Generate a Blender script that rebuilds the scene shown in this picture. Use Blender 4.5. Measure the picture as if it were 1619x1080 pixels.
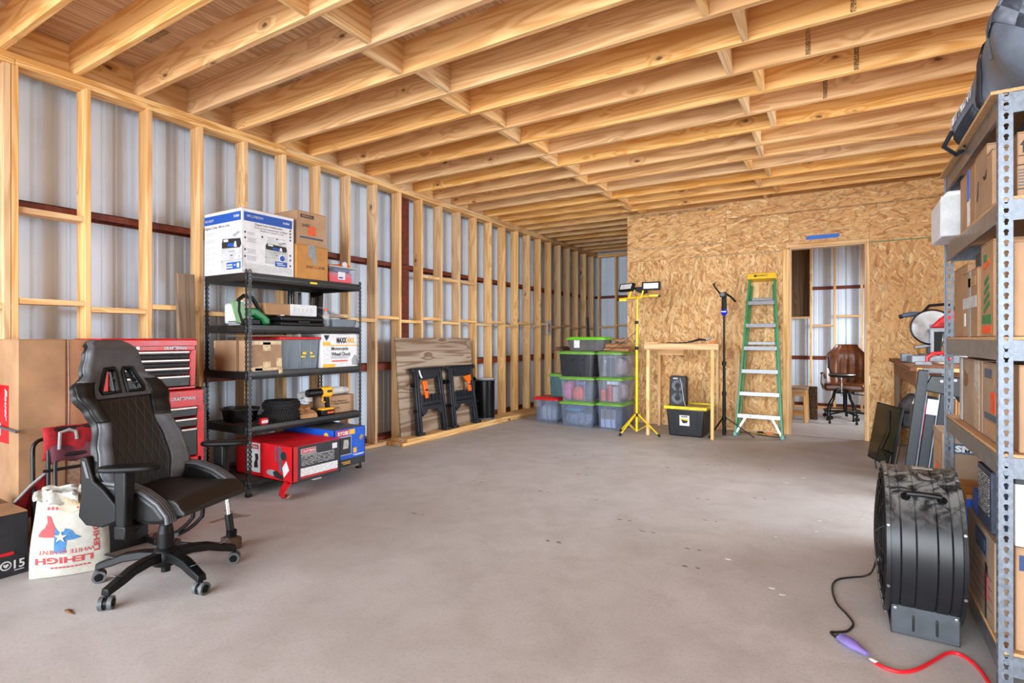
import bpy, bmesh, math, random
from mathutils import Matrix, Vector
random.seed(7)
R = math.radians
PI = math.pi
S = bpy.context.scene
COL = S.collection
for o in list(bpy.data.objects):
    bpy.data.objects.remove(o)

# ------------------------------------------------------------------ camera
cam = bpy.data.cameras.new('camera')
cam.lens = 859.07 / 1619 * 36
cam.sensor_width = 36
cam.shift_y = -(540 - 535.86) / 1619
cam.clip_start = 0.05
cam_o = bpy.data.objects.new('camera', cam)
cam_o.location = (4.6674, 0, 1.2693)
cam_o.rotation_euler = (R(90), 0, 0.546753)
COL.objects.link(cam_o)
S.camera = cam_o
# ------------------------------------------------------------------ light
S.view_settings.view_transform = 'Standard'
S.view_settings.look = 'None'
S.view_settings.gamma = 1
S.view_settings.use_curve_mapping = False
S.view_settings.exposure = 0.30
W = bpy.data.worlds.new('sky'); S.world = W; W.use_nodes = True
bg = W.node_tree.nodes['Background']
bg.inputs[0].default_value = (0.90, 0.95, 1.0, 1)
bg.inputs[1].default_value = 1.4


def area(name, loc, target, sx, sy, power, col=(1, 1, 1), spread=180):
    l = bpy.data.lights.new(name, 'AREA'); l.shape = 'RECTANGLE'
    l.size = sx; l.size_y = sy; l.energy = power; l.color = col; l.spread = R(spread)
    o = bpy.data.objects.new(name, l); COL.objects.link(o)
    o.location = loc
    o.rotation_euler = (Vector(target) - Vector(loc)).to_track_quat('-Z', 'Y').to_euler()
    return o


# daylight pouring in through the open front of the building
area('daylight_through_open_front', (2.6, -9.0, 2.9), (2.9, 6.0, 1.7), 14.0, 6.0, 3000, (0.85, 0.935, 1.0))
# sun from the left, lighting the driveway outside (it does not reach inside)
sl = bpy.data.lights.new('sun', 'SUN'); sl.energy = 7.0; sl.angle = R(1.0); sl.color = (1.0, 0.97, 0.93)
so = bpy.data.objects.new('sun', sl); COL.objects.link(so); so.location = (-8, -6, 12)
so.rotation_euler = Vector((.62, -.03, -.78)).to_track_quat('-Z', 'Y').to_euler()
# added fill light, shining in through a side door opening made for it
area('added_side_door_fill', (10.5, 5.35, 2.4), (3.0, 5.35, 0.9), 6.0, 4.0, 1050, (0.85, 0.935, 1.0))
# added fill light for the small back room, behind an invented window
area('added_back_room_fill', (6.75, 9.7, 1.9), (4.3, 9.7, 0.9), 1.4, 1.2, 110, (0.88, 0.95, 1.0))


# ------------------------------------------------------------------ node helpers
def lin(c):
    def f(x):
        x /= 255.0
        return x / 12.92 if x <= 0.04045 else ((x + 0.055) / 1.055) ** 2.4
    return (f(c[0]), f(c[1]), f(c[2]), 1)


class NT:
    def __init__(s, name):
        s.m = bpy.data.materials.new(name); s.m.use_nodes = True
        s.t = s.m.node_tree; s.b = s.t.nodes['Principled BSDF']
        s.out = s.t.nodes['Material Output']

    def n(s, typ, **kw):
        x = s.t.nodes.new('ShaderNode' + typ)
        for k, v in kw.items():
            setattr(x, k, v)
        return x

    def l(s, a, b):
        s.t.links.new(a, b)

    def inp(s, node, k, v):
        if isinstance(v, bpy.types.NodeSocket):
            s.l(v, node.inputs[k])
        else:
            node.inputs[k].default_value = v

    def coord(s, rand=0.0, scale=(1, 1, 1), rot=(0, 0, 0), loc=(0, 0, 0), kind='Object'):
        tc = s.n('TexCoord'); v = tc.outputs[kind]
        if rand:
            oi = s.n('ObjectInfo')
            m = s.n('VectorMath', operation='SCALE'); m.inputs[0].default_value = (rand, rand * 1.7, rand * .6)
            s.l(oi.outputs['Random'], m.inputs['Scale'])
            a = s.n('VectorMath', operation='ADD'); s.l(v, a.inputs[0]); s.l(m.outputs[0], a.inputs[1]); v = a.outputs[0]
        mp = s.n('Mapping'); s.l(v, mp.inputs[0])
        mp.inputs['Scale'].default_value = scale; mp.inputs['Rotation'].default_value = rot; mp.inputs['Location'].default_value = loc
        return mp.outputs[0]

    def noise(s, vec, scale=5, detail=2, rough=.5, dist=0.0, out=0):
        x = s.n('TexNoise'); s.l(vec, x.inputs['Vector'])
        x.inputs['Scale'].default_value = scale; x.inputs['Detail'].default_value = detail
        x.inputs['Roughness'].default_value = rough; x.inputs['Distortion'].default_value = dist
        return x.outputs[out]

    def ramp(s, fac, stops, interp='LINEAR'):
        r = s.n('ValToRGB'); r.color_ramp.interpolation = interp
        while len(r.color_ramp.elements) < len(stops):
            r.color_ramp.elements.new(.5)
        for e, (p, c) in zip(r.color_ramp.elements, stops):
            e.position = p
            e.color = c if len(c) == 4 else lin(c)
        s.l(fac, r.inputs[0])
        return r.outputs[0]

    def math(s, op, a, b=None, c=None, clamp=False):
        x = s.n('Math', operation=op, use_clamp=clamp)
        for i, v in enumerate((a, b, c)):
            if v is not None:
                s.inp(x, i, v)
        return x.outputs[0]

    def mix(s, f, a, b, mode='MIX'):
        x = s.n('Mix', data_type='RGBA', blend_type=mode)
        s.inp(x, 0, f)
        s.inp(x, 6, lin(a) if isinstance(a, tuple) and len(a) == 3 else a)
        s.inp(x, 7, lin(b) if isinstance(b, tuple) and len(b) == 3 else b)
        return x.outputs[2]

    def bump(s, h, strength=.2, dist=.01):
        x = s.n('Bump'); x.inputs['Strength'].default_value = strength; x.inputs['Distance'].default_value = dist
        s.l(h, x.inputs['Height']); s.l(x.outputs[0], s.b.inputs['Normal'])

    def fin(s, col=None, rough=.5, metal=0.0, spec=.5):
        if col is not None:
            s.inp(s.b, 'Base Color', lin(col) if isinstance(col, tuple) and len(col) == 3 else col)
        s.inp(s.b, 'Roughness', rough); s.inp(s.b, 'Metallic', metal)
        s.inp(s.b, 'Specular IOR Level', spec)
        return s.m


BLK = (0, 0, 0, 1); WHT = (1, 1, 1, 1)
_mats = {}


def plain(name, c, rough=.5, metal=0.0, var=.10, spec=.5, nscale=14.0, bump=0.0, dirt=None, dirtamt=.5):
    """one colour with slight cloudy variation, optional dirt"""
    if name in _mats:
        return _mats[name]
    t = NT(name); v = t.coord(3.0)
    n = t.noise(v, nscale, 4, .6)
    d = tuple(x * (1 - var) for x in c); u = tuple(min(255, x * (1 + var * .6)) for x in c)
    col = t.ramp(n, [(.3, d), (.7, u)])
    if dirt:
        n2 = t.noise(v, nscale * .35, 6, .7, .6)
        f = t.ramp(n2, [(.5, BLK), (.68, WHT)])
        f = t.math('MULTIPLY', f, dirtamt)
        col = t.mix(f, col, dirt)
    if bump:
        t.bump(t.noise(v, nscale * 9, 3, .6), bump, .004)
    rr = t.math('MULTIPLY_ADD', n, .2, rough - .1, clamp=True)
    m = t.fin(col, rr, metal, spec); _mats[name] = m
    return m


def wood(name, light, dark, axis='X', scale=1.0, knots=1.0, rough=.62, ring=26.0, stain=None, contrast=1.0, knotc=(96, 52, 26)):
    """sawn softwood: cathedral grain from contour lines of stretched noise, plus knots"""
    t = NT(name)
    sc = {'X': (.32, 5.0, 5.0), 'Y': (5.0, .32, 5.0), 'Z': (5.0, 5.0, .32)}[axis]
    sc = tuple(a * scale for a in sc)
    v = t.coord(37.0, sc)
    base = t.noise(v, 1.0, 2, .45, .35)
    ks = {'X': (3.6, 7, 7), 'Y': (7, 3.6, 7), 'Z': (7, 7, 3.6)}[axis]
    kv = t.coord(11.0, tuple(a * scale for a in ks))
    nd = t.n('VectorMath', operation='MULTIPLY_ADD')
    t.l(t.noise(kv, 2.0, 2, .5, 0, 1), nd.inputs[0]); nd.inputs[1].default_value = (.35, .35, .35); t.l(kv, nd.inputs[2])
    vo = t.n('TexVoronoi'); t.l(nd.outputs[0], vo.inputs['Vector']); vo.inputs['Scale'].default_value = .62
    dist = vo.outputs['Distance']
    sep = t.n('SeparateColor'); t.l(vo.outputs['Color'], sep.inputs[0])
    on = t.math('GREATER_THAN', sep.outputs[0], 1.0 - .26 * knots)
    halo = t.math('MULTIPLY', t.ramp(dist, [(.0, WHT), (.38, BLK)]), on)
    base2 = t.math('MULTIPLY_ADD', halo, .16, base)
    rings = t.math('SINE', t.math('MULTIPLY', base2, ring * 2.4))
    rf = t.ramp(t.math('MULTIPLY_ADD', rings, .5, .5), [(.25, BLK), (.95, WHT)])
    fine = t.noise(t.coord(37.0, tuple(a * (9 if a > 1 else 2.2) for a in sc)), 3.0, 3, .6)
    tone = t.noise(v, .35, 2, .5)
    mid = tuple((a + b) / 2 for a, b in zip(light, dark))
    c = t.mix(t.math('MULTIPLY', rf, .62 * contrast), light, dark)
    c = t.mix(t.math('MULTIPLY', t.ramp(fine, [(.45, BLK), (.75, WHT)]), .35 * contrast), c, mid)
    c = t.mix(t.math('MULTIPLY', t.ramp(tone, [(.4, BLK), (.65, WHT)]), .35), c, dark)
    oi = t.n('ObjectInfo')
    hs = t.n('HueSaturation'); t.l(c, hs.inputs['Color'])
    t.l(t.math('MULTIPLY_ADD', oi.outputs['Random'], .20, .89), hs.inputs['Value'])
    t.l(t.math('MULTIPLY_ADD', oi.outputs['Random'], .22, .87), hs.inputs['Saturation'])
    c = hs.outputs[0]
    if knots > 0:
        kf = t.math('MULTIPLY', t.ramp(dist, [(.06, WHT), (.11, BLK)]), on)
        kh = t.math('MULTIPLY', t.ramp(dist, [(.08, WHT), (.24, BLK)]), on)
        c = t.mix(t.math('MULTIPLY', kh, .38), c, tuple(x * .68 for x in dark))
        c = t.mix(t.math('MULTIPLY', kf, .86), c, knotc)
    if stain:
        sn = t.noise(t.coord(5.0, sc), .8, 4, .65, .5)
        c = t.mix(t.ramp(sn, [(.48, BLK), (.62, WHT)]), c, stain)
    t.bump(t.math('MULTIPLY_ADD', rf, -.5, fine), .12, .003)
    return t.fin(c, rough, 0, .3)


def osb(name, angs):
    t = NT(name)
    w = t.coord(9.0)
    nv = t.noise(w, 2.2, 2, .5, 0, 1)
    col = None
    spec = [(a_, f_, i_ + 1) for i_, (a_, f_) in enumerate(zip(angs, (25, 24, 21, 26, 22)))]
    base = t.mix(t.noise(w, 40, 3, .6), (196, 152, 98), (222, 182, 128))
    for i, (a, fr, sd) in enumerate(spec):
        mp = t.n('Mapping'); t.l(w, mp.inputs[0])
        mp.inputs['Rotation'].default_value = (0, a, 0); mp.inputs['Location'].default_value = (sd * 3.3, sd, sd * 1.7)
        mp.inputs['Scale'].default_value = (1, 1, 1)
        dv = t.n('VectorMath', operation='MULTIPLY_ADD'); t.l(nv, dv.inputs[0]); dv.inputs[1].default_value = (.14, .14, .14); t.l(mp.outputs[0], dv.inputs[2])
        m2 = t.n('Mapping'); t.l(dv.outputs[0], m2.inputs[0]); m2.inputs['Scale'].default_value = (fr * .38, 6, fr * 1.6)
        vo = t.n('TexVoronoi'); t.l(m2.outputs[0], vo.inputs['Vector']); vo.inputs['Scale'].default_value = 1
        sp = t.n('SeparateColor'); t.l(vo.outputs['Color'], sp.inputs[0])
        mp3 = t.n('Mapping'); t.l(m2.outputs[0], mp3.inputs[0]); mp3.inputs['Scale'].default_value = (1.2, 1, 5)
        gr = t.noise(mp3.outputs[0], 2.0, 2, .6)
        fl = t.ramp(sp.outputs[1], [(.0, (182, 122, 64)), (.14, (214, 162, 100)), (.5, (228, 180, 118)), (.8, (236, 194, 134)), (1, (246, 214, 160))])
        fl = t.mix(t.math('MULTIPLY', gr, .30), fl, (178, 112, 56))
        edge = t.ramp(vo.outputs['Distance'], [(.5, WHT), (.78, (206, 200, 192))])  # darker flake edges: shade between the flakes put into the colour
        fl = t.mix(1.0, fl, edge, 'MULTIPLY')
        if col is None:
            col = t.mix(.85, base, fl)
        else:
            f = t.math('GREATER_THAN', sp.outputs[0], .56)
            col = t.mix(f, col, fl)
    big = t.noise(w, 1.3, 3, .5)
    col = t.mix(t.math('MULTIPLY', t.ramp(big, [(.4, BLK), (.7, WHT)]), .22), col, (172, 120, 66))
    t.bump(t.noise(w, 55, 3, .6), .15, .004)
    return t.fin(col, .55, 0, .35)


def cardboard(name, c, dark=.82):
    t = NT(name); v = t.coord(5.0)
    n = t.noise(v, 4, 4, .6)
    fl = t.n('TexWave'); t.l(t.coord(0, (0, 0, 1)), fl.inputs['Vector']); fl.inputs['Scale'].default_value = 45
    col = t.ramp(n, [(.3, tuple(x * dark for x in c)), (.72, c)])
    col = t.mix(t.math('MULTIPLY', fl.outputs['Fac'], .06), col, tuple(x * .7 for x in c))
    t.bump(t.noise(v, 90, 2, .6), .06, .003)
    return t.fin(col, .78, 0, .25)


def clear_plastic(name, tint, alpha=.45, rough=.25):
    """cloudy storage tote plastic: partly see-through, partly milky"""
    t = NT(name); v = t.coord(3.0)
    n = t.noise(v, 6, 3, .5)
    t.fin(t.ramp(n, [(.3, tuple(x * .9 for x in tint)), (.7, tint)]), rough, 0, .5)
    tr = t.n('BsdfTransparent'); tr.inputs[0].default_value = lin(tuple(min(255, x * 1.12) for x in tint))
    mx = t.n('MixShader'); mx.inputs[0].default_value = alpha
    t.l(tr.outputs[0], mx.inputs[1]); t.l(t.b.outputs[0], mx.inputs[2]); t.l(mx.outputs[0], t.out.inputs[0])
    return t.m


def scribble(name, paper, ink, sx=60.0, sz=220.0, amt=.5):
    """fine print too small to read: broken dark rows"""
    t = NT(name); v = t.coord(2.0, (sx, sx, sz))
    row = t.n('TexWave', bands_direction='Z'); t.l(t.coord(0, (1, 1, 1)), row.inputs['Vector']); row.inputs['Scale'].default_value = sz * .12
    w = t.noise(v, 1.0, 2, .7)
    f = t.math('MULTIPLY', t.math('GREATER_THAN', row.outputs['Fac'], .5), t.math('GREATER_THAN', w, .48))
    return t.fin(t.mix(t.math('MULTIPLY', f, amt), paper, ink), .6)


# ------------------------------------------------------------------ materials
M = {}
M['joist'] = wood('pine_joist', (244, 200, 140), (206, 142, 76), 'X', 1.5, 1.2, ring=26, contrast=1.05)
M['stud'] = wood('pine_stud', (242, 202, 148), (206, 150, 90), 'Z', 1.3, 1.1, contrast=1.1)
M['plate'] = wood('pine_plate', (238, 198, 140), (196, 136, 74), 'Y', 1.2, .6, ring=32, contrast=1.2)
M['blockY'] = wood('pine_blocking', (244, 208, 154), (210, 154, 92), 'Y', 1.3, .4, contrast=1.15)
M['pineX'] = wood('pine_board', (238, 198, 144), (198, 140, 80), 'X', 1.2, .6)
M['deck'] = wood('deck_plywood', (234, 202, 164), (186, 138, 96), 'Y', 1.0, .5, ring=40, contrast=1.2)
M['oldwood'] = wood('weathered_board', (150, 122, 94), (96, 72, 50), 'Z', 1.0, .6, knotc=(60, 42, 28))
M['oldply'] = wood('weathered_plywood', (178, 160, 142), (112, 84, 62), 'Y', 1.1, .9, ring=20, contrast=1.3, knotc=(90, 60, 40))
M['benchwood'] = wood('workbench_wood', (150, 100, 66), (104, 64, 38), 'X', 1.0, .5)
M['benchY'] = wood('workbench_wood_long', (150, 100, 66), (104, 64, 38), 'Y', 1.0, .5)
M['darkply'] = wood('dark_plywood', (110, 82, 54), (72, 50, 30), 'Z', .8, .5)
M['osb'] = osb('strand_board', (.2, 2.6, .9, 2.15, 1.45))
M['osbh'] = osb('strand_board_header', (1.5, .9, 2.3, 2.85, .25))
M['osbedge'] = plain('strand_board_edge', (176, 128, 76), .7, var=.25, nscale=60)
M['metal'] = None
_t = NT('galvanised_siding'); _v = _t.coord(4.0)
_n = _t.noise(_v, 3, 3, .5); _sp = _t.noise(_v, 240, 1, .5)
_c = _t.ramp(_n, [(.3, (212, 226, 245)), (.7, (224, 236, 252))])
_c = _t.mix(_t.math('MULTIPLY', _t.ramp(_sp, [(.5, BLK), (.8, WHT)]), .15), _c, (190, 203, 220))
M['metal'] = _t.fin(_c, .5, .05, .45)
M['iron'] = plain('red_oxide_steel', (116, 46, 28), .6, .0, .25, nscale=20, dirt=(70, 30, 22), dirtamt=.5)
M['tan_card'] = cardboard('cardboard_tan', (188, 150, 118))
M['brown_card'] = cardboard('cardboard_brown', (184, 142, 106))
M['grey_card'] = cardboard('cardboard_greyish', (176, 148, 124))
M['orange_card'] = cardboard('cardboard_orange_brown', (206, 146, 82))
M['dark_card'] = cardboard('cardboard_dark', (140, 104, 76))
M['tape'] = plain('packing_tape', (206, 180, 140), .28, var=.15, nscale=30)
M['cleartape'] = plain('clear_packing_tape', (190, 168, 142), .15, var=.2, nscale=40)
M['duct'] = plain('grey_duct_tape', (140, 142, 146), .35, .1, .15, nscale=60)
M['black'] = plain('black_plastic', (12, 12, 13), .45, var=.25, spec=.28)
M['blackmetal'] = plain('black_painted_steel', (22, 21, 22), .4, .0, .3, nscale=30, dirt=(70, 64, 60), dirtamt=.3)
M['tubeblack'] = plain('black_steel_tube', (28, 26, 28), .35, .3, .2)
M['rubber'] = plain('black_rubber', (19, 18, 19), .75, var=.3, bump=.5, nscale=40)
M['leather'] = plain('black_leatherette', (13, 12, 13), .4, spec=.35, var=.25, bump=.12, nscale=30, dirt=(60, 56, 54), dirtamt=.25)
M['quilt'] = plain('dark_brown_leatherette', (24, 20, 18), .5, var=.2, bump=.2, nscale=40)
M['greyleather'] = plain('grey_leatherette', (82, 84, 90), .42, var=.12, bump=.12, nscale=24, dirt=(78, 80, 84), dirtamt=.4)
M['stitch'] = plain('grey_thread', (84, 76, 70), .8)
M['grey'] = plain('grey_plastic', (88, 90, 94), .5)
M['lightgrey'] = plain('light_grey_plastic', (188, 190, 192), .45)
M['white'] = plain('white_plastic', (222, 222, 224), .4, var=.04)
M['paper'] = plain('white_paper', (222, 222, 226), .6, var=.05)
M['red'] = plain('red_paint', (196, 22, 26), .3, var=.12, dirt=(150, 20, 22), dirtamt=.4)
M['redplastic'] = plain('red_plastic', (206, 26, 34), .35, var=.1)
M['redfabric'] = plain('red_fabric', (160, 22, 32), .85, var=.2, bump=.3, nscale=40)
M['maroon'] = plain('maroon_fabric', (104, 48, 60), .85, var=.2)
M['greyfabric'] = plain('grey_fabric', (150, 146, 146), .85, var=.12)
M['chrome'] = plain('chrome', (214, 216, 220), .18, .95, .06)
M['alu'] = plain('aluminium', (150, 152, 156), .38, .7, .08, nscale=30)
M['handle'] = plain('brushed_pull', (206, 196, 186), .35, .6, .1)
M['zinc'] = plain('galvanised_steel', (120, 128, 139), .42, .45, .14, nscale=50)
M['zincdark'] = plain('galvanised_beam', (128, 126, 126), .36, .6, .25, nscale=18)
M['particle'] = plain('particle_board', (196, 152, 108), .75, var=.22, nscale=160)
M['darkboard'] = plain('dark_shelf_board', (70, 52, 44), .7, var=.2)
M['yellow'] = plain('yellow_paint', (246, 208, 24), .35, var=.06)
M['yellowplastic'] = plain('yellow_plastic', (232, 204, 26), .4, var=.1, dirt=(170, 150, 60), dirtamt=.5)
M['orange'] = plain('orange_plastic', (244, 110, 20), .4, var=.08)
M['drillyellow'] = plain('tool_yellow', (246, 176, 30), .4, var=.06)
M['green'] = plain('green_fibreglass', (30, 132, 78), .4, var=.1)
M['greenlid'] = plain('green_lid', (112, 164, 66), .4, var=.1)
M['brightgreen'] = plain('bright_green_lid', (110, 196, 30), .4, var=.08)
M['toolgreen'] = plain('tool_green', (10, 122, 58), .35, var=.12)
M['palegreen'] = clear_plastic('green_guard', (120, 170, 110), .8)
M['blue'] = plain('blue_plastic', (16, 44, 214), .25, var=.1)
M['bluebox'] = plain('blue_print', (10, 84, 202), .5, var=.1, dirt=(40, 100, 190), dirtamt=.4)
M['blueprint'] = plain('blue_ink', (16, 78, 172), .55, var=.06)
M['navyink'] = plain('navy_ink', (36, 66, 112), .6, var=.1)
M['slateink'] = plain('slate_ink', (72, 86, 104), .6, var=.1)
M['bluetape'] = plain('blue_tape', (28, 104, 206), .5, var=.08)
M['ink'] = plain('black_ink', (36, 34, 34), .6, var=.1)
M['greyink'] = plain('grey_ink', (150, 152, 156), .6, var=.1)
M['lightink'] = plain('pale_grey_ink', (206, 208, 212), .6, var=.06)
M['orangeink'] = plain('orange_ink', (232, 84, 36), .6, var=.06)
M['ochreink'] = plain('ochre_ink', (238, 180, 60), .6, var=.06)
M['redink'] = plain('faded_red_ink', (186, 66, 70), .7, var=.16, nscale=60)
M['blueink'] = plain('faded_blue_ink', (60, 116, 168), .7, var=.2, nscale=60)
M['redprint'] = plain('red_print', (204, 20, 30), .45, var=.06)
M['sack'] = plain('sack_paper', (186, 182, 172), .8, var=.08, dirt=(196, 184, 164), dirtamt=.5, bump=.15, nscale=20)
M['sackdust'] = plain('cement_dust', (190, 176, 156), .95, var=.15)
M['charcoal'] = plain('charcoal_box', (38, 40, 46), .5, var=.2)
M['navybox'] = plain('navy_print_box', (44, 52, 72), .5, var=.3, nscale=30)
M['screen'] = plain('glossy_black_screen', (14, 14, 16), .16, var=.1, spec=.3)
M['bark'] = wood('split_firewood', (186, 140, 98), (140, 92, 58), 'X', 3.0, .2)
M['barkdark'] = plain('tree_bark', (92, 66, 48), .9, var=.4, bump=.6, nscale=30)
M['foam'] = plain('black_foam', (42, 42, 44), .95, var=.4, bump=1.0, nscale=30)
M['clear'] = clear_plastic('clear_tote', (214, 219, 230), .22)
M['smoke'] = clear_plastic('smoky_tote', (150, 148, 150), .42)
M['bluetint'] = clear_plastic('blue_tinted_tote', (186, 196, 216), .26)
M['tealtint'] = clear_plastic('teal_tinted_tote', (140, 176, 180), .36)
M['graytint'] = clear_plastic('grey_tinted_tote', (168, 180, 190), .5)
M['pet'] = clear_plastic('clear_bottle', (225, 228, 230), .3, .1)
M['blacktote'] = plain('black_tote_plastic', (28, 30, 34), .35, var=.2)
M['greytote'] = plain('dark_grey_tote', (46, 48, 54), .3, var=.15)
M['lenscover'] = plain('frosted_lens', (220, 222, 224), .3, var=.06)
M['brownleather'] = plain('brown_leather', (92, 48, 24), .3, var=.35, nscale=8, bump=.1)
M['wornchrome'] = plain('worn_chrome', (170, 166, 160), .3, .7, .2)
M['dustblack'] = plain('dusty_black_steel', (40, 41, 44), .38, .2, .2, nscale=10)
M['sawgrey'] = plain('grey_cast_metal', (146, 152, 160), .45, .4, .15)
M['cloth1'] = plain('cream_cloth', (222, 218, 206), .95, var=.12, bump=.4, nscale=20)
M['cloth2'] = plain('grey_striped_cloth', (150, 152, 156), .95, var=.35, nscale=26, bump=.4)
M['cloth3'] = plain('teal_cloth', (36, 160, 178), .95, var=.15)
M['cloth4'] = plain('pink_cloth', (196, 92, 138), .95, var=.25)
M['cloth5'] = plain('coral_cloth', (226, 84, 70), .95, var=.15)
M['cloth6'] = plain('purple_cloth', (104, 84, 150), .95, var=.2)
M['cloth7'] = plain('navy_cloth', (62, 72, 98), .95, var=.25)
M['cloth8'] = plain('mauve_cloth', (170, 150, 154), .95, var=.2)
M['plug'] = clear_plastic('clear_violet_plug', (176, 160, 232), .5, .12)
M['pinkplastic'] = plain('magenta_plastic', (220, 60, 170), .3)  # one even magenta colour for the plug core
M['cord'] = plain('black_cord', (28, 27, 28), .5)
M['redcord'] = plain('red_cord', (222, 28, 40), .35, var=.06)
M['yellowcord'] = plain('yellow_cord', (216, 164, 60), .5)
M['leaf'] = plain('dry_leaf', (120, 84, 46), .8, var=.3, nscale=60)
M['fleck'] = plain('white_fleck', (224, 220, 214), .8)
M['stainm'] = plain('damp_concrete', (142, 131, 121), .7, var=.15)
M['duffel'] = plain('slate_nylon', (102, 111, 124), .5, var=.18, nscale=8, bump=.15)
M['duffeldark'] = plain('dark_nylon', (34, 38, 48), .6, var=.3)
M['gingham_a'] = plain('checked_nylon_pale', (112, 119, 132), .6, var=.15)
M['gingham_b'] = plain('checked_nylon_dark', (60, 66, 78), .6, var=.15)
M['pinktub'] = plain('pink_sheet', (226, 92, 106), .6, var=.06)
M['bluefold'] = plain('navy_sheet', (40, 66, 118), .6)
M['print_white'] = scribble('fine_print_on_white', (236, 236, 238), (90, 96, 106))
M['print_grey'] = scribble('fine_print_on_grey', (206, 208, 210), (150, 152, 156))
M['print_black'] = scribble('fine_print_on_black', (40, 40, 44), (206, 206, 208), 40, 260, .8)
M['print_card'] = scribble('fine_print_on_card', (184, 142, 102), (96, 74, 54), 70, 240, .6)
M['stampink'] = None
_t = NT('ink_stamp_on_pine'); _v = _t.coord(3.0, (60, 60, 60)); _w = _t.noise(_v, 2.6, 3, .8)
_f = _t.math('GREATER_THAN', _w, .5)
_t.fin((62, 44, 30), .7); _tr = _t.n('BsdfTransparent'); _mx = _t.n('MixShader'); _t.l(_t.math('MULTIPLY', _f, .5), _mx.inputs[0])
_t.l(_tr.outputs[0], _mx.inputs[1]); _t.l(_t.b.outputs[0], _mx.inputs[2]); _t.l(_mx.outputs[0], _t.out.inputs[0])
M['stampink'] = _t.m
# concrete
_t = NT('concrete_floor'); _v = _t.coord(0)
_a = _t.noise(_v, .55, 5, .6, .3); _b = _t.noise(_v, 3.2, 6, .65, .4); _c2 = _t.noise(_v, 70, 3, .6); _d = _t.noise(_v, 9, 5, .7, 1.2)
_c = _t.ramp(_a, [(.3, (177, 172, 171)), (.7, (199, 195, 195))])
_c = _t.mix(_t.math('MULTIPLY', _t.ramp(_b, [(.42, BLK), (.66, WHT)]), .48), _c, (163, 156, 152))
_c = _t.mix(_t.math('MULTIPLY', _t.ramp(_d, [(.56, BLK), (.72, WHT)]), .28), _c, (150, 142, 137))
_c = _t.mix(_t.math('MULTIPLY', _t.ramp(_c2, [(.35, WHT), (.5, BLK)]), .25), _c, (142, 135, 131))
_vo = _t.n('TexVoronoi'); _t.l(_t.coord(0), _vo.inputs['Vector']); _vo.inputs['Scale'].default_value = 2.6
_s2 = _t.n('SeparateColor'); _t.l(_vo.outputs['Color'], _s2.inputs[0])
_sp = _t.math('MULTIPLY', _t.ramp(_vo.outputs['Distance'], [(.035, WHT), (.06, BLK)]), _t.math('GREATER_THAN', _s2.outputs[0], .82))
_c = _t.mix(_t.math('MULTIPLY', _sp, .5), _c, (92, 80, 72))
_t.bump(_t.noise(_v, 26, 5, .6), .08, .006)
M['concrete'] = _t.fin(_c, _t.math('MULTIPLY_ADD', _b, .25, .42), 0, .4)


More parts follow.
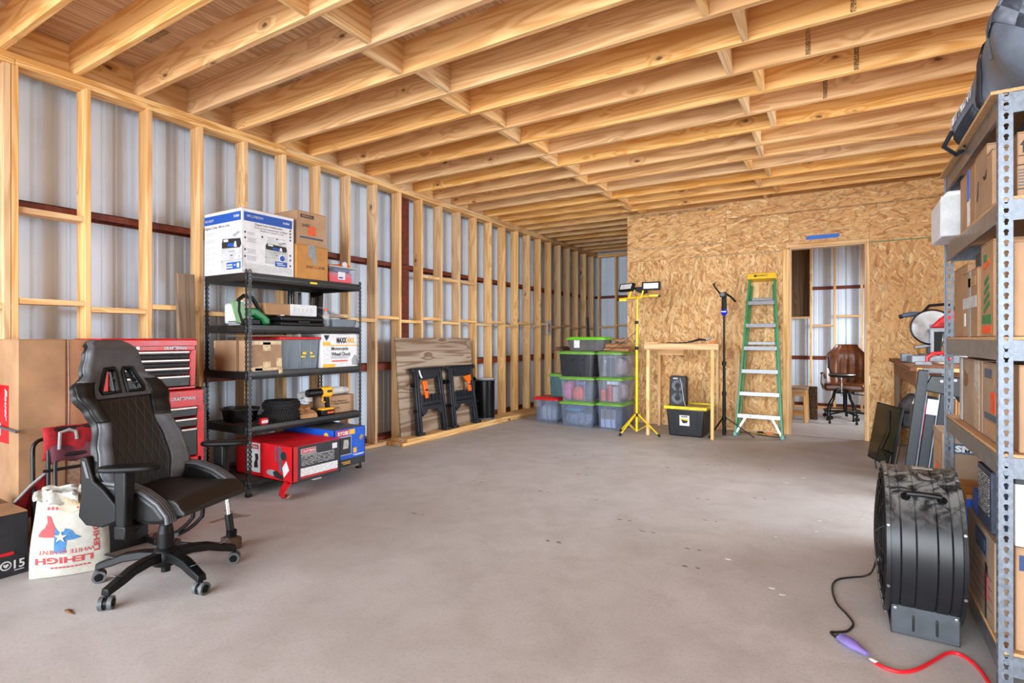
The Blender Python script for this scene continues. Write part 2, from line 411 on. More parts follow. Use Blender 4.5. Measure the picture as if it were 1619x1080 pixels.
# ------------------------------------------------------------------ mesh helpers
class MB:
    def __init__(s):
        s.v = []; s.f = []

    def add(s, vs, fs):
        k = len(s.v); s.v += [tuple(x) for x in vs]; s.f += [tuple(i + k for i in f) for f in fs]
        return s

    def box(s, x0, x1, y0, y1, z0, z1, m=None):
        vs = [(x, y, z) for z in (z0, z1) for y in (y0, y1) for x in (x0, x1)]
        if m is not None:
            vs = [m @ Vector(p) for p in vs]
        return s.add(vs, [(0, 2, 3, 1), (4, 5, 7, 6), (0, 1, 5, 4), (1, 3, 7, 5), (3, 2, 6, 7), (2, 0, 4, 6)])

    def frus(s, x0, x1, y0, y1, z0, z1, k):
        """box whose bottom is shrunk by factor k about its centre"""
        cx, cy = (x0 + x1) / 2, (y0 + y1) / 2
        lo = [(cx + (x - cx) * k, cy + (y - cy) * k, z0) for y in (y0, y1) for x in (x0, x1)]
        hi = [(x, y, z1) for y in (y0, y1) for x in (x0, x1)]
        return s.add(lo + hi, [(0, 2, 3, 1), (4, 5, 7, 6), (0, 1, 5, 4), (1, 3, 7, 5), (3, 2, 6, 7), (2, 0, 4, 6)])

    def beam(s, a, b, w, h, up=(0, 0, 1), w2=None, h2=None):
        """rectangular bar from a to b"""
        a = Vector(a); b = Vector(b); d = (b - a).normalized(); u = Vector(up)
        sd = d.cross(u)
        if sd.length < 1e-4:
            sd = d.cross(Vector((1, 0, 0)))
        sd.normalize(); u = sd.cross(d)
        w2 = w if w2 is None else w2; h2 = h if h2 is None else h2
        vs = []
        for p, ww, hh in ((a, w, h), (b, w2, h2)):
            for i, j in ((-1, -1), (1, -1), (1, 1), (-1, 1)):
                vs.append(p + sd * (ww / 2 * i) + u * (hh / 2 * j))
        return s.add(vs, [(3, 2, 1, 0), (4, 5, 6, 7), (0, 1, 5, 4), (1, 2, 6, 5), (2, 3, 7, 6), (3, 0, 4, 7)])

    def cyl(s, a, b, r, r2=None, n=14, caps=True):
        a = Vector(a); b = Vector(b); r2 = r if r2 is None else r2
        d = (b - a).normalized(); u = d.orthogonal().normalized(); w = d.cross(u)
        vs = []
        for p, rr in ((a, r), (b, r2)):
            for i in range(n):
                t = 2 * PI * i / n
                vs.append(p + u * (rr * math.cos(t)) + w * (rr * math.sin(t)))
        fs = [(i, (i + 1) % n, n + (i + 1) % n, n + i) for i in range(n)]
        if caps:
            fs += [tuple(range(n - 1, -1, -1)), tuple(range(n, 2 * n))]
        return s.add(vs, fs)

    def tube(s, pts, r, n=8, closed=False):
        pts = [Vector(p) for p in pts]; k = len(pts); vs = []; fs = []
        t0 = (pts[1] - pts[0]).normalized(); u = t0.orthogonal().normalized()
        for i, p in enumerate(pts):
            if closed:
                t = (pts[(i + 1) % k] - pts[i - 1]).normalized()
            else:
                t = (pts[min(i + 1, k - 1)] - pts[max(i - 1, 0)]).normalized()
            u = (u - t * u.dot(t))
            u = u.normalized() if u.length > 1e-6 else t.orthogonal().normalized()
            w = t.cross(u); rr = r[i] if isinstance(r, (list, tuple)) else r
            for j in range(n):
                a = 2 * PI * j / n
                vs.append(p + u * (rr * math.cos(a)) + w * (rr * math.sin(a)))
        m = k if closed else k - 1
        for i in range(m):
            for j in range(n):
                a, b = i * n, ((i + 1) % k) * n
                fs.append((a + j, a + (j + 1) % n, b + (j + 1) % n, b + j))
        if not closed:
            fs += [tuple(range(n - 1, -1, -1)), tuple((k - 1) * n + j for j in range(n))]
        return s.add(vs, fs)

    def lathe(s, prof, c=(0, 0, 0), n=24, axis='Z', m=None):
        vs = []; fs = []; k = len(prof)
        for i in range(n):
            t = 2 * PI * i / n
            for r, h in prof:
                a, b = r * math.cos(t), r * math.sin(t)
                p = {'Z': (a, b, h), 'X': (h, a, b), 'Y': (b, h, a)}[axis]
                p = Vector((p[0] + c[0], p[1] + c[1], p[2] + c[2]))
                vs.append(m @ p if m is not None else p)
        for i in range(n):
            for j in range(k - 1):
                a, b = i * k + j, ((i + 1) % n) * k + j
                fs.append((a, b, b + 1, a + 1))
        return s.add(vs, fs)

    def prism(s, poly, lo, hi, axis='Y', m=None):
        """2-D outline extruded along an axis; poly in the other two axes"""
        def P(a, b, h):
            p = {'Y': (a, h, b), 'X': (h, a, b), 'Z': (a, b, h)}[axis]
            return m @ Vector(p) if m is not None else p
        k = len(poly)
        vs = [P(a, b, lo) for a, b in poly] + [P(a, b, hi) for a, b in poly]
        fs = [tuple(range(k)), tuple(range(2 * k - 1, k - 1, -1))]
        fs += [(i, k + i, k + (i + 1) % k, (i + 1) % k) for i in range(k)]
        return s.add(vs, fs)

    def grid(s, P, nu, nv, closed_u=False):
        """P(i,j) on a (nu+1)x(nv+1) lattice"""
        vs = [P(i, j) for j in range(nv + 1) for i in range(nu + 1)]
        fs = [(j * (nu + 1) + i, j * (nu + 1) + i + 1, (j + 1) * (nu + 1) + i + 1, (j + 1) * (nu + 1) + i) for j in range(nv) for i in range(nu)]
        return s.add(vs, fs)

    def build(s, name, mat, parent=None, bevel=0.0, seg=2, smooth=35, kind=None, at=None, sub=0, solid=0.0):
        me = bpy.data.meshes.new(name)
        me.from_pydata(s.v, [], s.f)
        bm = bmesh.new(); bm.from_mesh(me)
        bmesh.ops.remove_doubles(bm, verts=bm.verts, dist=1e-6)
        if not solid and sub >= 0:
            bmesh.ops.recalc_face_normals(bm, faces=bm.faces)
        bm.to_mesh(me); bm.free()
        if smooth:
            me.polygons.foreach_set('use_smooth', [True] * len(me.polygons))
            me.set_sharp_from_angle(angle=R(smooth))
        me.materials.append(mat)
        o = bpy.data.objects.new(name, me); COL.objects.link(o)
        if parent is not None:
            o.parent = parent
        if at is not None:
            o.location = at
        if solid:
            md = o.modifiers.new('solid', 'SOLIDIFY'); md.thickness = solid; md.offset = 0
        if bevel:
            md = o.modifiers.new('bevel', 'BEVEL'); md.width = bevel; md.segments = seg; md.limit_method = 'ANGLE'; md.angle_limit = R(40)
        if sub > 0:
            md = o.modifiers.new('sub', 'SUBSURF'); md.levels = sub; md.render_levels = sub
        if kind:
            o['kind'] = kind
        return o


def thing(name, label, cat, loc=(0, 0, 0), rz=0.0, group=None, rot=None):
    o = bpy.data.objects.new(name, None); COL.objects.link(o)
    o.empty_display_size = .05
    o.location = loc; o.rotation_euler = rot if rot else (0, 0, rz)
    o['label'] = label; o['category'] = cat
    if group:
        o['group'] = group
    return o


def tag(o, label, cat, group=None):
    o['label'] = label; o['category'] = cat
    if group:
        o['group'] = group
    return o


FACE = {'-y': ((1, 0, 0), (0, 0, 1), (0, -1, 0)), '+x': ((0, 1, 0), (0, 0, 1), (1, 0, 0)),
        '-x': ((0, -1, 0), (0, 0, 1), (-1, 0, 0)), '+z': ((1, 0, 0), (0, 1, 0), (0, 0, 1)),
        '+y': ((-1, 0, 0), (0, 0, 1), (0, 1, 0))}


def frame(c, face, rot=0.0):
    if isinstance(face, str):
        U, V, N = [Vector(a) for a in FACE[face]]
    else:
        U, V, N = [Vector(a) for a in face]
    ca, sa = math.cos(R(rot)), math.sin(R(rot))
    U2 = U * ca + V * sa; V2 = V * ca - U * sa
    m = Matrix.Identity(4)
    for i in range(3):
        m[i][0] = U2[i]; m[i][1] = V2[i]; m[i][2] = N[i]; m[i][3] = c[i]
    return m


def decal(parent, name, mat, c, face, w, h, rot=0.0, th=.0012):
    m = frame(c, face, rot)
    return MB().box(-w / 2, w / 2, -h / 2, h / 2, -.0006, th, m).build(name, mat, parent, smooth=0)


def decal_poly(parent, name, mat, c, face, polys, rot=0.0, th=.0012):
    m = frame(c, face, rot); b = MB()
    if isinstance(polys[0][0], (int, float)):
        polys = [polys]
    for p in polys:
        b.prism(p, -.0006, th, 'Z', m)
    return b.build(name, mat, parent, smooth=0, kind='stuff' if len(polys) > 1 else None)


_font_cache = {}


def text(parent, s, mat, c, face, w, h, rot=0.0, name='lettering', th=.0022, bold=.0, shear=0.0):
    """raised lettering as a mesh, fitted to w x h"""
    cu = bpy.data.curves.new('lettering', 'FONT'); cu.body = s; cu.size = 1; cu.resolution_u = 2
    cu.align_x = 'CENTER'; cu.offset = bold; cu.shear = shear; cu.fill_mode = 'FRONT'
    ob = bpy.data.objects.new('lettering', cu)
    me = bpy.data.meshes.new_from_object(ob)
    bpy.data.objects.remove(ob); bpy.data.curves.remove(cu)
    xs = [v.co.x for v in me.vertices]; ys = [v.co.y for v in me.vertices]
    x0, x1, y0, y1 = min(xs), max(xs), min(ys), max(ys)
    m = frame(c, face, rot)
    for v in me.vertices:
        v.co = m @ Vector(((v.co.x - (x0 + x1) / 2) / (x1 - x0) * w, (v.co.y - (y0 + y1) / 2) / (y1 - y0) * h, th))
    me.materials.clear(); me.materials.append(mat); me.name = name
    o = bpy.data.objects.new(name, me); COL.objects.link(o); o.parent = parent
    return o


def dup(o, parent=None, loc=None, rz=None):
    c = o.copy(); COL.objects.link(c)
    if parent is not None:
        c.parent = parent
    if loc is not None:
        c.location = loc
    if rz is not None:
        c.rotation_euler = (0, 0, rz)
    for ch in list(o.children):
        dup(ch, c)
    return c


def hole_strip(b, origin, U, V, w, pitch, count, holes, rect=True):
    """perforated plate: width w along U, count cells of height pitch along V, each with a hole outline (list of 2-D points about the cell centre)"""
    U = Vector(U); V = Vector(V); O = Vector(origin)
    n = len(holes)
    for k in range(count):
        c = O + V * (pitch * (k + .5))
        outer = []
        for (a, q) in holes:
            # radial projection on the cell rectangle
            sx = (w / 2) / abs(a) if abs(a) > 1e-9 else 1e9
            sy = (pitch / 2) / abs(q) if abs(q) > 1e-9 else 1e9
            t = min(sx, sy); outer.append((a * t, q * t))
        vs = [c + U * a + V * q for a, q in holes] + [c + U * a + V * q for a, q in outer]
        fs = [(i, n + i, n + (i + 1) % n, (i + 1) % n) for i in range(n)]
        b.add(vs, fs)
        # corner triangles
        for sx in (-1, 1):
            for sy in (-1, 1):
                cor = (sx * w / 2, sy * pitch / 2)
                for i in range(n):
                    a, q = outer[i], outer[(i + 1) % n]
                    ha = abs(abs(a[0]) - w / 2) < 1e-7; va = abs(abs(a[1]) - pitch / 2) < 1e-7
                    hb = abs(abs(q[0]) - w / 2) < 1e-7; vb = abs(abs(q[1]) - pitch / 2) < 1e-7
                    if (a[0] * sx > 0 and q[0] * sx > 0 and a[1] * sy > 0 and q[1] * sy > 0) and ((ha and vb and not (va or hb)) or (va and hb and not (ha or vb))):
                        b.add([c + U * a[0] + V * a[1], c + U * cor[0] + V * cor[1], c + U * q[0] + V * q[1]], [(0, 1, 2)])
    return b
# =================================================================== the building
SP = .4064                       # 16 inch framing
Y0 = 1.3795                      # far edge of stud 0
ZT = 3.0788                      # underside of the top plate
ZP = 3.155                       # top of the double top plate = underside of joists
XR = 6.10                        # right wall
YW = 8.04                        # strand-board partition
YB = 11.34                       # back wall (stud face)


def struct(o):
    o['kind'] = 'structure'; return o


def empty_struct(name, loc=(0, 0, 0)):
    o = bpy.data.objects.new(name, None); COL.objects.link(o); o.location = loc; o['kind'] = 'structure'; return o


def inst(src, loc, parent, rot=None, name=None):
    c = src.copy(); COL.objects.link(c); c.location = loc; c.parent = parent
    if rot:
        c.rotation_euler = rot
    return c


floor = struct(MB().box(-.36, XR + .3, -1.6, 11.7, -.15, 0).build('floor', M['concrete']))
tag_ground = struct(MB().box(-30, 30, -34, 30, -.17, -.03).build('driveway', M['concrete']))

# ---- left wall: outer skin + siding sheets, girts, studs, plates, blocking
wl = struct(MB().box(-.40, -.385, -1.6, 11.9, 0, 3.5).build('wall_left', M['metal']))


def siding_profile(width, pitch=.3048):
    """inside view of ribbed siding: (along, depth) with depth positive away from the room"""
    p = []; x = 0
    while x < width - .01:
        for a, d in ((0, 0), (.062, 0), (.069, .007), (.086, .007), (.093, 0), (.143, 0), (.150, .007), (.167, .007), (.174, 0), (.234, 0), (.254, .018), (.280, .018), (.300, 0)):
            p.append((x + a, d))
        x += pitch
    p.append((width + .02, 0))
    return p


def siding_sheet(name, z0, z1, axis, parent, mat):
    pr = siding_profile(.9144); vs = []; n = len(pr)
    for z in (z0, z1):
        for a, d in pr:
            vs.append((-d, a, z) if axis == 'Y' else (a, d, z))
    b = MB().add(vs, [(i, i + 1, n + i + 1, n + i) for i in range(n - 1)])
    return b.build(name, mat, parent, smooth=0, sub=-1)


sheet = siding_sheet('siding_sheet', .02, 3.45, 'Y', wl, M['metal'])
for i in range(14):
    loc = (-.302 - .0015 * (i % 2), -1.45 + i * .9144, 0)
    if i == 0:
        sheet.location = loc
    else:
        inst(sheet, loc, wl)
for z0, z1 in ((2.17, 2.222), (.885, .978), (.015, .085)):
    b = MB(); b.box(-.30, -.142, -1.5, 11.5, z1 - .006, z1); b.box(-.148, -.142, -1.5, 11.5, z0, z1); b.box(-.30, -.294, -1.5, 11.5, z0, z1)
    b.build('girt', M['iron'], wl, smooth=0)
# red steel column behind the studs
b = MB(); b.box(-.30, -.15, 5.16, 5.172, 0, 3.3); b.box(-.30, -.15, 5.33, 5.342, 0, 3.3); b.box(-.24, -.228, 5.172, 5.33, 0, 3.3); b.box(-.165, -.15, 5.172, 5.33, 0, 3.3)
b.build('steel_column', M['iron'], wl, bevel=.004)
stud = MB().box(-.14, 0, -.038, 0, 0, ZT - .04).build('stud', M['stud'], wl, bevel=.003, seg=1)
first = True
studys = [Y0 + n * SP for n in range(-6, 25)] + [Y0 - .041]
for i, y in enumerate(studys):
    loc = (random.uniform(-.002, .002), y, .04)
    if i == 0:
        stud.location = loc
    else:
        inst(stud, loc, wl, (random.uniform(-.0008, .0008), 0, random.uniform(-.006, .006)))
for (y0, y1) in ((-1.5, Y0 - .02), (Y0 - .02, 5.2), (5.2, 11.3)):
    MB().box(-.14, .001, y0 + .001, y1 - .001, ZT, ZT + .038).build('top_plate', M['plate'], wl, bevel=.003, seg=1)
for (y0, y1) in ((-1.5, 3.4), (3.4, 8.3), (8.3, 11.3)):
    MB().box(-.14, .002, y0 + .001, y1 - .001, ZT + .0385, ZP).build('top_plate', M['plate'], wl, bevel=.003, seg=1)
for (y0, y1) in ((-1.5, 2.2), (2.2, 7.0), (7.0, 11.3)):
    MB().box(-.14, .001, y0 + .001, y1 - .001, 0, .039).build('sole_plate', M['plate'], wl, bevel=.003, seg=1)
blk = None
for n in range(-6, 24):
    y0 = Y0 + n * SP + .001; zc = 1.528 if n % 2 == 0 else 1.487
    zc += random.uniform(-.008, .008)
    if blk is None:
        blk = MB().box(-.14, -.001, 0, SP - .040, -.019, .019).build('wall_blocking', M['blockY'], wl, bevel=.003, seg=1, at=(0, y0, zc))
    else:
        inst(blk, (0, y0, zc), wl)
for n, zc in ((0, 2.135), (10, 2.09), (11, 2.09), (12, 2.09)):   # scraps nailed under the upper girt
    inst(blk, (-.02, Y0 + n * SP + .001, zc), wl)

# ---- back wall of the building (behind the partition and the passage)
wb = struct(MB().box(-.4, XR + .4, YB + .23, YB + .245, 0, 3.5).build('wall_back', M['metal']))
sheetx = siding_sheet('siding_sheet', .02, 3.45, 'X', wb, M['metal'])
for i in range(8):
    loc = (-.45 + i * .9144, YB + .152 + .0015 * (i % 2), 0)
    if i == 0:
        sheetx.location = loc
    else:
        inst(sheetx, loc, wb)
for z0, z1 in ((2.17, 2.232), (.885, .955), (.02, .09)):
    b = MB(); b.box(-.13, XR, YB + .143, YB + .15, z0, z1); b.box(-.13, XR, YB + .143, YB + .151, z1 - .006, z1)
    b.build('girt', M['iron'], wb, smooth=0)
studb = MB().box(-.019, .019, 0, .089, .04, ZT).build('stud', M['stud'], wb, bevel=.003, seg=1, at=(.02, YB, 0))
for x in (.42, .83, 1.24, 1.65, 2.06, 2.87, 3.28, 3.69, 4.17, 4.545, 4.955, 5.36, 5.77):
    inst(studb, (x, YB, 0), wb)
MB().box(-.0, XR, YB - .001, YB + .089, ZT, ZP).build('top_plate', M['pineX'], wb, bevel=.003, seg=1)
MB().box(-.0, XR, YB - .001, YB + .089, 0, .04).build('sole_plate', M['pineX'], wb, bevel=.003, seg=1)
bx = MB().box(0, .372, .001, .088, -.019, .019).build('wall_blocking', M['pineX'], wb, bevel=.003, seg=1, at=(.0395, YB, 1.53))
for x, z in ((.44, 1.57), (.85, 1.53), (1.26, 1.57)):
    inst(bx, (x, YB, z), wb)
MB().box(4.19, 4.525, YB + .001, YB + .088, 1.49, 1.53).build('wall_blocking', M['pineX'], wb, bevel=.003, seg=1)
MB().box(4.565, 4.935, YB + .001, YB + .088, 1.655, 1.695).build('wall_blocking', M['pineX'], wb, bevel=.003, seg=1)
MB().box(3.71, 4.15, YB + .001, YB + .088, 1.64, 1.68).build('wall_blocking', M['pineX'], wb, bevel=.003, seg=1)
MB().box(3.60, 4.149, YB + .10, YB + .115, 1.67, 3.07).build('plywood_panel', M['darkply'], wb, bevel=.002, seg=1)

# ---- right wall
b = MB()
b.box(XR, XR + .15, -1.6, 4.15, 0, ZP); b.box(XR, XR + .15, 6.55, 9.1, 0, ZP); b.box(XR, XR + .15, 4.15, 6.55, 2.75, ZP); b.box(XR, XR + .15, 10.3, 11.6, 0, ZP); b.box(XR, XR + .15, 9.1, 10.3, 0, 1.1); b.box(XR, XR + .15, 9.1, 10.3, 2.2, ZP)
wr = struct(b.build('wall_right', M['osb'], smooth=0))          # unseen side door and window openings added to let the fill light in

# ---- ceiling: deck panels on joists with blocking
ce = struct(MB().box(-.36, XR + .3, -1.6, 11.7, 3.41, 3.45).build('ceiling', M['deck']))
dk = MB().box(0, 2.436, 0, 1.217, 3.392, 3.409).build('deck_panel', M['deck'], ce, smooth=0)
first = True
for j in range(11):
    for i in range(-1, 3):
        x = -.3 + 2.4384 * i + (1.2192 if j % 2 else 0); y = -1.55 + 1.2192 * j
        if x > XR or x + 2.4 < -.3:
            continue
        if first:
            dk.location = (x, y, 0); first = False
        else:
            inst(dk, (x, y, 0), ce)
JH = .236
# slightly waney lower edge
joist = MB()
nseg = 12; L = XR + .1 + .13
vs = []
for i in range(nseg + 1):
    x = L * i / nseg; w = .004 * abs(math.sin(i * 2.3)) * (1 if i % 3 else .2)
    vs += [(x, w, 0), (x, .038, 0), (x, .038, JH), (x, 0, JH), (x, 0, w * .7 + .001)]
fs = []
for i in range(nseg):
    for j in range(5):
        a, b2 = i * 5 + j, i * 5 + (j + 1) % 5
        fs.append((a, b2, b2 + 5, a + 5))
fs += [(0, 1, 2, 3, 4), tuple(reversed([nseg * 5 + j for j in range(5)]))]
joist.add(vs, fs)
jo = joist.build('joist', M['joist'], ce, smooth=0)
JY = [1.683 + SP * k for k in range(-8, 24)]
for k, y in enumerate(JY):
    loc = (-.13, y, ZP + .0005)
    if k == 0:
        jo.location = loc
    else:
        o = inst(jo, loc, ce, (random.uniform(-.006, .006), random.uniform(-.0005, .0005), 0))
jb = MB().box(-.019, .019, 0, SP - .040, 0, JH - .004).build('joist_blocking', M['blockY'], ce, smooth=0)
first = True
for k, y in enumerate(JY[:-1]):
    kk = k - 8
    for x in (-.125 + .019, (2.075 if kk % 2 else 1.985), (3.985 if kk % 2 else 4.145), XR - .02):
        if kk > 9 and 3.9 < x < 4.3:
            x -= .2
        loc = (x + random.uniform(-.012, .012), y + .039, ZP + .003)
        if first:
            jb.location = loc; first = False
        else:
            inst(jb, loc, ce)
# inked grade stamps across the joists
for k, x in ((10, 4.62), (11, 4.66), (13, 4.72), (14, 4.47), (15, 4.75), (16, 4.55), (9, 4.62)):
    decal(ce, 'grade_stamp', M['stampink'], (x, JY[k] - .001, ZP + .12), '-y', .030, .225, th=.0008)
for x, y in ((.55, 1.95), (1.5, 1.5), (.75, 2.9), (1.3, 2.3)):
    decal(ce, 'grade_stamp', M['stampink'], (x, y, 3.3917), ((0, 1, 0), (1, 0, 0), (0, 0, -1)), .07, .28, th=.0008)

# ---- strand-board partition with a door opening
X0 = 1.845
D0, D1, DZ = 4.07, 4.94, 2.50
wp = empty_struct('wall_partition')
TH = .0115


def board(x0, x1, z0, z1, seed):
    o = MB().box(x0 + .0012, x1 - .0012, 0, TH, z0 + .0012, z1 - .0012).build('strand_board', M['osb' if z0 < 1 else 'osbh'], wp, smooth=0)
    o.location = (0, YW, 0)
    return o


for a, b2, c, d in ((X0, 2.766, .03, 2.44), (2.766, 3.985, .03, 2.44), (4.952, XR, .03, 2.47),
                    (X0, 3.276, 2.44, 2.62), (X0, 3.276, 2.62, ZP - .01), (3.276, D0 - .01, 2.44, 2.945), (D0 - .01, 4.952, DZ + .015, 2.945), (4.952, XR, 2.47, 2.945), (3.276, XR, 2.945, ZP + .012)):
    board(a, b2, c, d, 0)
# framing behind the boards
ws = MB().box(-.019, .019, 0, .089, .04, ZP - .041).build('stud', M['stud'], wp, smooth=0, at=(X0 + .02, YW + TH + .001, 0))
for x in (2.25, 2.766, 3.17, 3.58, 5.36, 5.77, 6.07):
    inst(ws, (x, YW + TH + .001, 0), wp)
for x0, x1, z0, z1 in ((X0, 3.98, 0, .039), (4.96, XR, 0, .039), (X0, XR, ZP - .04, ZP)):
    MB().box(x0, x1, 0, .089, z0, z1).build('wall_plate', M['pineX'], wp, smooth=0, at=(0, YW + TH + .001, 0))
# inked bands and chalk lines
decal(wp, 'ink_band', M['stampink'], (2.53, YW, ZP - .035), '-y', 1.30, .045, rot=-.0, th=.0008)
decal(wp, 'chalk_line', M['stampink'], (4.55, YW, 2.935), '-y', 2.5, .022, th=.0008)
decal(wp, 'edge_paint', plain('green_edge_paint', (96, 132, 92), .7), (5.4, YW, 2.466), '-y', .90, .012, th=.0008)
decal(wp, 'edge_paint', plain('grey_edge_paint', (150, 140, 112), .7), (3.38, YW, 2.441), '-y', 1.2, .010, th=.0008)
decal(wp, 'edge_paint', plain('grey_edge_paint', (150, 140, 112), .7), (2.55, YW, 2.621), '-y', 1.35, .009, th=.0008)
bt = decal_poly(wp, 'blue_tape', M['bluetape'], (4.442, YW, 2.585), '-y', [(-.19, -.018), (-.175, -.028), (.17, -.024), (.195, -.006), (.185, .026), (-.15, .024), (-.18, .006)], rot=-.6, th=.002)
# door frame of rough lumber
dr = empty_struct('door_1')
MB().box(3.985, 4.027, YW - .001, YW + .10, 0, 2.45).build('jamb_stud', M['stud'], dr, bevel=.003, seg=1)
MB().box(4.0275, 4.067, YW - .002, YW + .10, 0, 2.45).build('jamb_stud', M['stud'], dr, bevel=.003, seg=1)
MB().box(4.0675, 4.084, YW + .004, YW + .12, 0, 2.47).build('jamb', M['stud'], dr, bevel=.002, seg=1)
MB().box(4.90, 4.917, YW + .004, YW + .12, 0, 2.47).build('jamb', M['stud'], dr, bevel=.002, seg=1)
MB().box(4.9175, 4.951, YW - .001, YW + .10, 0, 2.47).build('jamb_stud', M['stud'], dr, bevel=.003, seg=1)
MB().box(4.0845, 4.8995, YW + .004, YW + .12, 2.452, 2.47).build('head_jamb', M['pineX'], dr, bevel=.002, seg=1)
MB().box(4.03, 4.951, YW - .001, YW + .10, 2.471, DZ + .014).build('header', M['pineX'], dr, bevel=.003, seg=1)
MB().box(4.0, 5.2, YW - .012, YW - .004, -.0, .0022).build('floor_strip', M['iron'], floor, smooth=0)
# side walls of the back room
MB().box(X0 - .0, X0 + .012, YW + TH + .09, YB - .002, .0, ZP).build('strand_board', M['osb'], wp, smooth=0)

# ---- stains and flecks on the slab
def blob(c, rx, ry, seed, n=14):
    rnd = random.Random(seed)
    return [(c[0] + rx * math.cos(2 * PI * i / n) * rnd.uniform(.6, 1.15), c[1] + ry * math.sin(2 * PI * i / n) * rnd.uniform(.6, 1.15)) for i in range(n)]


def flat(polys, name, mat, th=.0006):
    b = MB()
    for p in polys:
        b.prism(p, 0.0, th, 'Z')
    return b.build(name, mat, floor, smooth=0)


flat([[(.925, 2.10), (.965, 2.13), (.955, 2.19), (.985, 2.24), (1.04, 2.33), (1.035, 2.37), (.96, 2.34), (.90, 2.33), (.865, 2.325), (.86, 2.30), (.905, 2.255), (.915, 2.18)]], 'damp_stain', M['stainm'])
flat([blob((.80, 2.335), .07, .02, 9)], 'damp_stain', M['stainm'])
for i, (x, y, r) in enumerate(((4.1, 3.32, .018), (4.36, 3.05, .02), (4.41, 3.0, .012), (4.24, 5.35, .02), (4.36, 5.62, .02), (4.52, 4.1, .012), (4.53, 4.35, .014), (4.3, 3.85, .01), (4.6, 4.42, .012))):
    flat([blob((x, y), r, r * .5, 20 + i, 9)], 'fleck', M['fleck'], .0012)
rnd = random.Random(5)
for i in range(22):
    x, y = rnd.uniform(1.7, 4.1), rnd.uniform(3.0, 6.2)
    flat([blob((x, y), rnd.uniform(.012, .03), rnd.uniform(.006, .012), 60 + i, 9), blob((x + .07, y + .01), rnd.uniform(.008, .02), .008, 90 + i, 8)], 'dark_spot', plain('dark_spot', (122, 108, 98), .8))
o = MB()
o.add([(-.01, 0, .002), (.012, .010, .006), (.035, .013, .003), (.055, .006, .005), (.085, .004, .002), (.06, -.004, .002), (.035, -.008, .004), (.010, -.009, .002), (.03, .002, .005)], [(0, 1, 8, 7), (1, 2, 8), (2, 3, 8), (3, 4, 5, 8), (5, 6, 8), (6, 7, 8)])
lf = o.build('dry_leaf', M['leaf'], None, solid=.001, at=(1.565, 1.085, 0))
tag(lf, 'small brown curled dry leaf lying on the bare concrete in front of the gaming chair', 'leaf')
# =================================================================== left side
# ---- gaming chair -------------------------------------------------------------
gc = thing('gaming_chair', 'black and grey racing-style gaming chair with quilted back and five-star base', 'chair', (1.615, 1.5, 0), R(20))
sstep = lambda a, b, x: (lambda t: t * t * (3 - 2 * t))(max(0, min(1, (x - a) / (b - a))))


def ipl(tab, t):
    for (a, u), (b, v) in zip(tab, tab[1:]):
        if t <= b:
            k = (t - a) / (b - a); k = k * k * (3 - 2 * k); return u + (v - u) * k
    return tab[-1][1]


WID = [(0, .19), (.10, .24), (.22, .275), (.34, .258), (.49, .218), (.57, .236), (.655, .268), (.71, .255), (.79, .178), (.92, .150), (.97, .122), (1.0, .085)]
BH = .86


def backpt(sx, t, off=0.0, wing=1.0):
    """point on the front of the backrest; sx -1..1 across, t 0..1 up"""
    w = ipl(WID, t); yy = sx * w
    z = .44 + BH * t * math.cos(R(17)); x = -.100 - BH * t * math.sin(R(17))
    x += .035 * math.sin(PI * min(1, t * 1.6)) * .6 + .03 * sstep(.75, 1, t)
    a = abs(sx)
    bol = sstep(.56, .86, a)
    amp = .060 * sstep(.0, .15, t) * (1 - sstep(.60, .84, t))
    x += wing * bol * amp - .030 * sstep(.88, 1.0, a) * (1 if t < .75 else .8)
    if t > .94:
        x -= .04 * sstep(.94, 1, t)
    nx, nz = math.cos(R(17)), math.sin(R(17))
    if off > .02:
        off *= 1 - .35 * sstep(.6, .85, t)
    return Vector((x - off * nx, yy, z - off * nz))


def in_slot(sx, t):
    # two trapezoid openings beside the centre
    yy = sx * ipl(WID, t)
    lo, hi = .672, .808
    if not lo < t < hi:
        return False
    k = (t - lo) / (hi - lo)
    return .024 < abs(yy) < .122 - .046 * k


NU, NV = 64, 84
cells = {}
for j in range(NV):
    for i in range(NU):
        sx = -1 + 2 * (i + .5) / NU; t = (j + .5) / NV
        a = abs(sx)
        if in_slot(sx, t):
            continue
        bound = .64 + .0 * t
        if t > .735 or (t > .628 and a < bound):
            k = 'h'
        elif a < bound:
            k = 'q'
        elif t > .50:
            k = 'u' + ('l' if sx < 0 else 'r')
        else:
            k = 'w' + ('l' if sx < 0 else 'r')
        cells.setdefault(k, []).append((i, j))


def patch(cs, off, wing=1.0):
    b = MB(); idx = {}
    fs = []
    for i, j in cs:
        q = []
        for a, c in ((i, j), (i + 1, j), (i + 1, j + 1), (i, j + 1)):
            if (a, c) not in idx:
                idx[(a, c)] = len(b.v); b.v.append(tuple(backpt(-1 + 2 * a / NU, c / NV, off)))
            q.append(idx[(a, c)])
        fs.append(tuple(q))
    b.f = fs
    return b


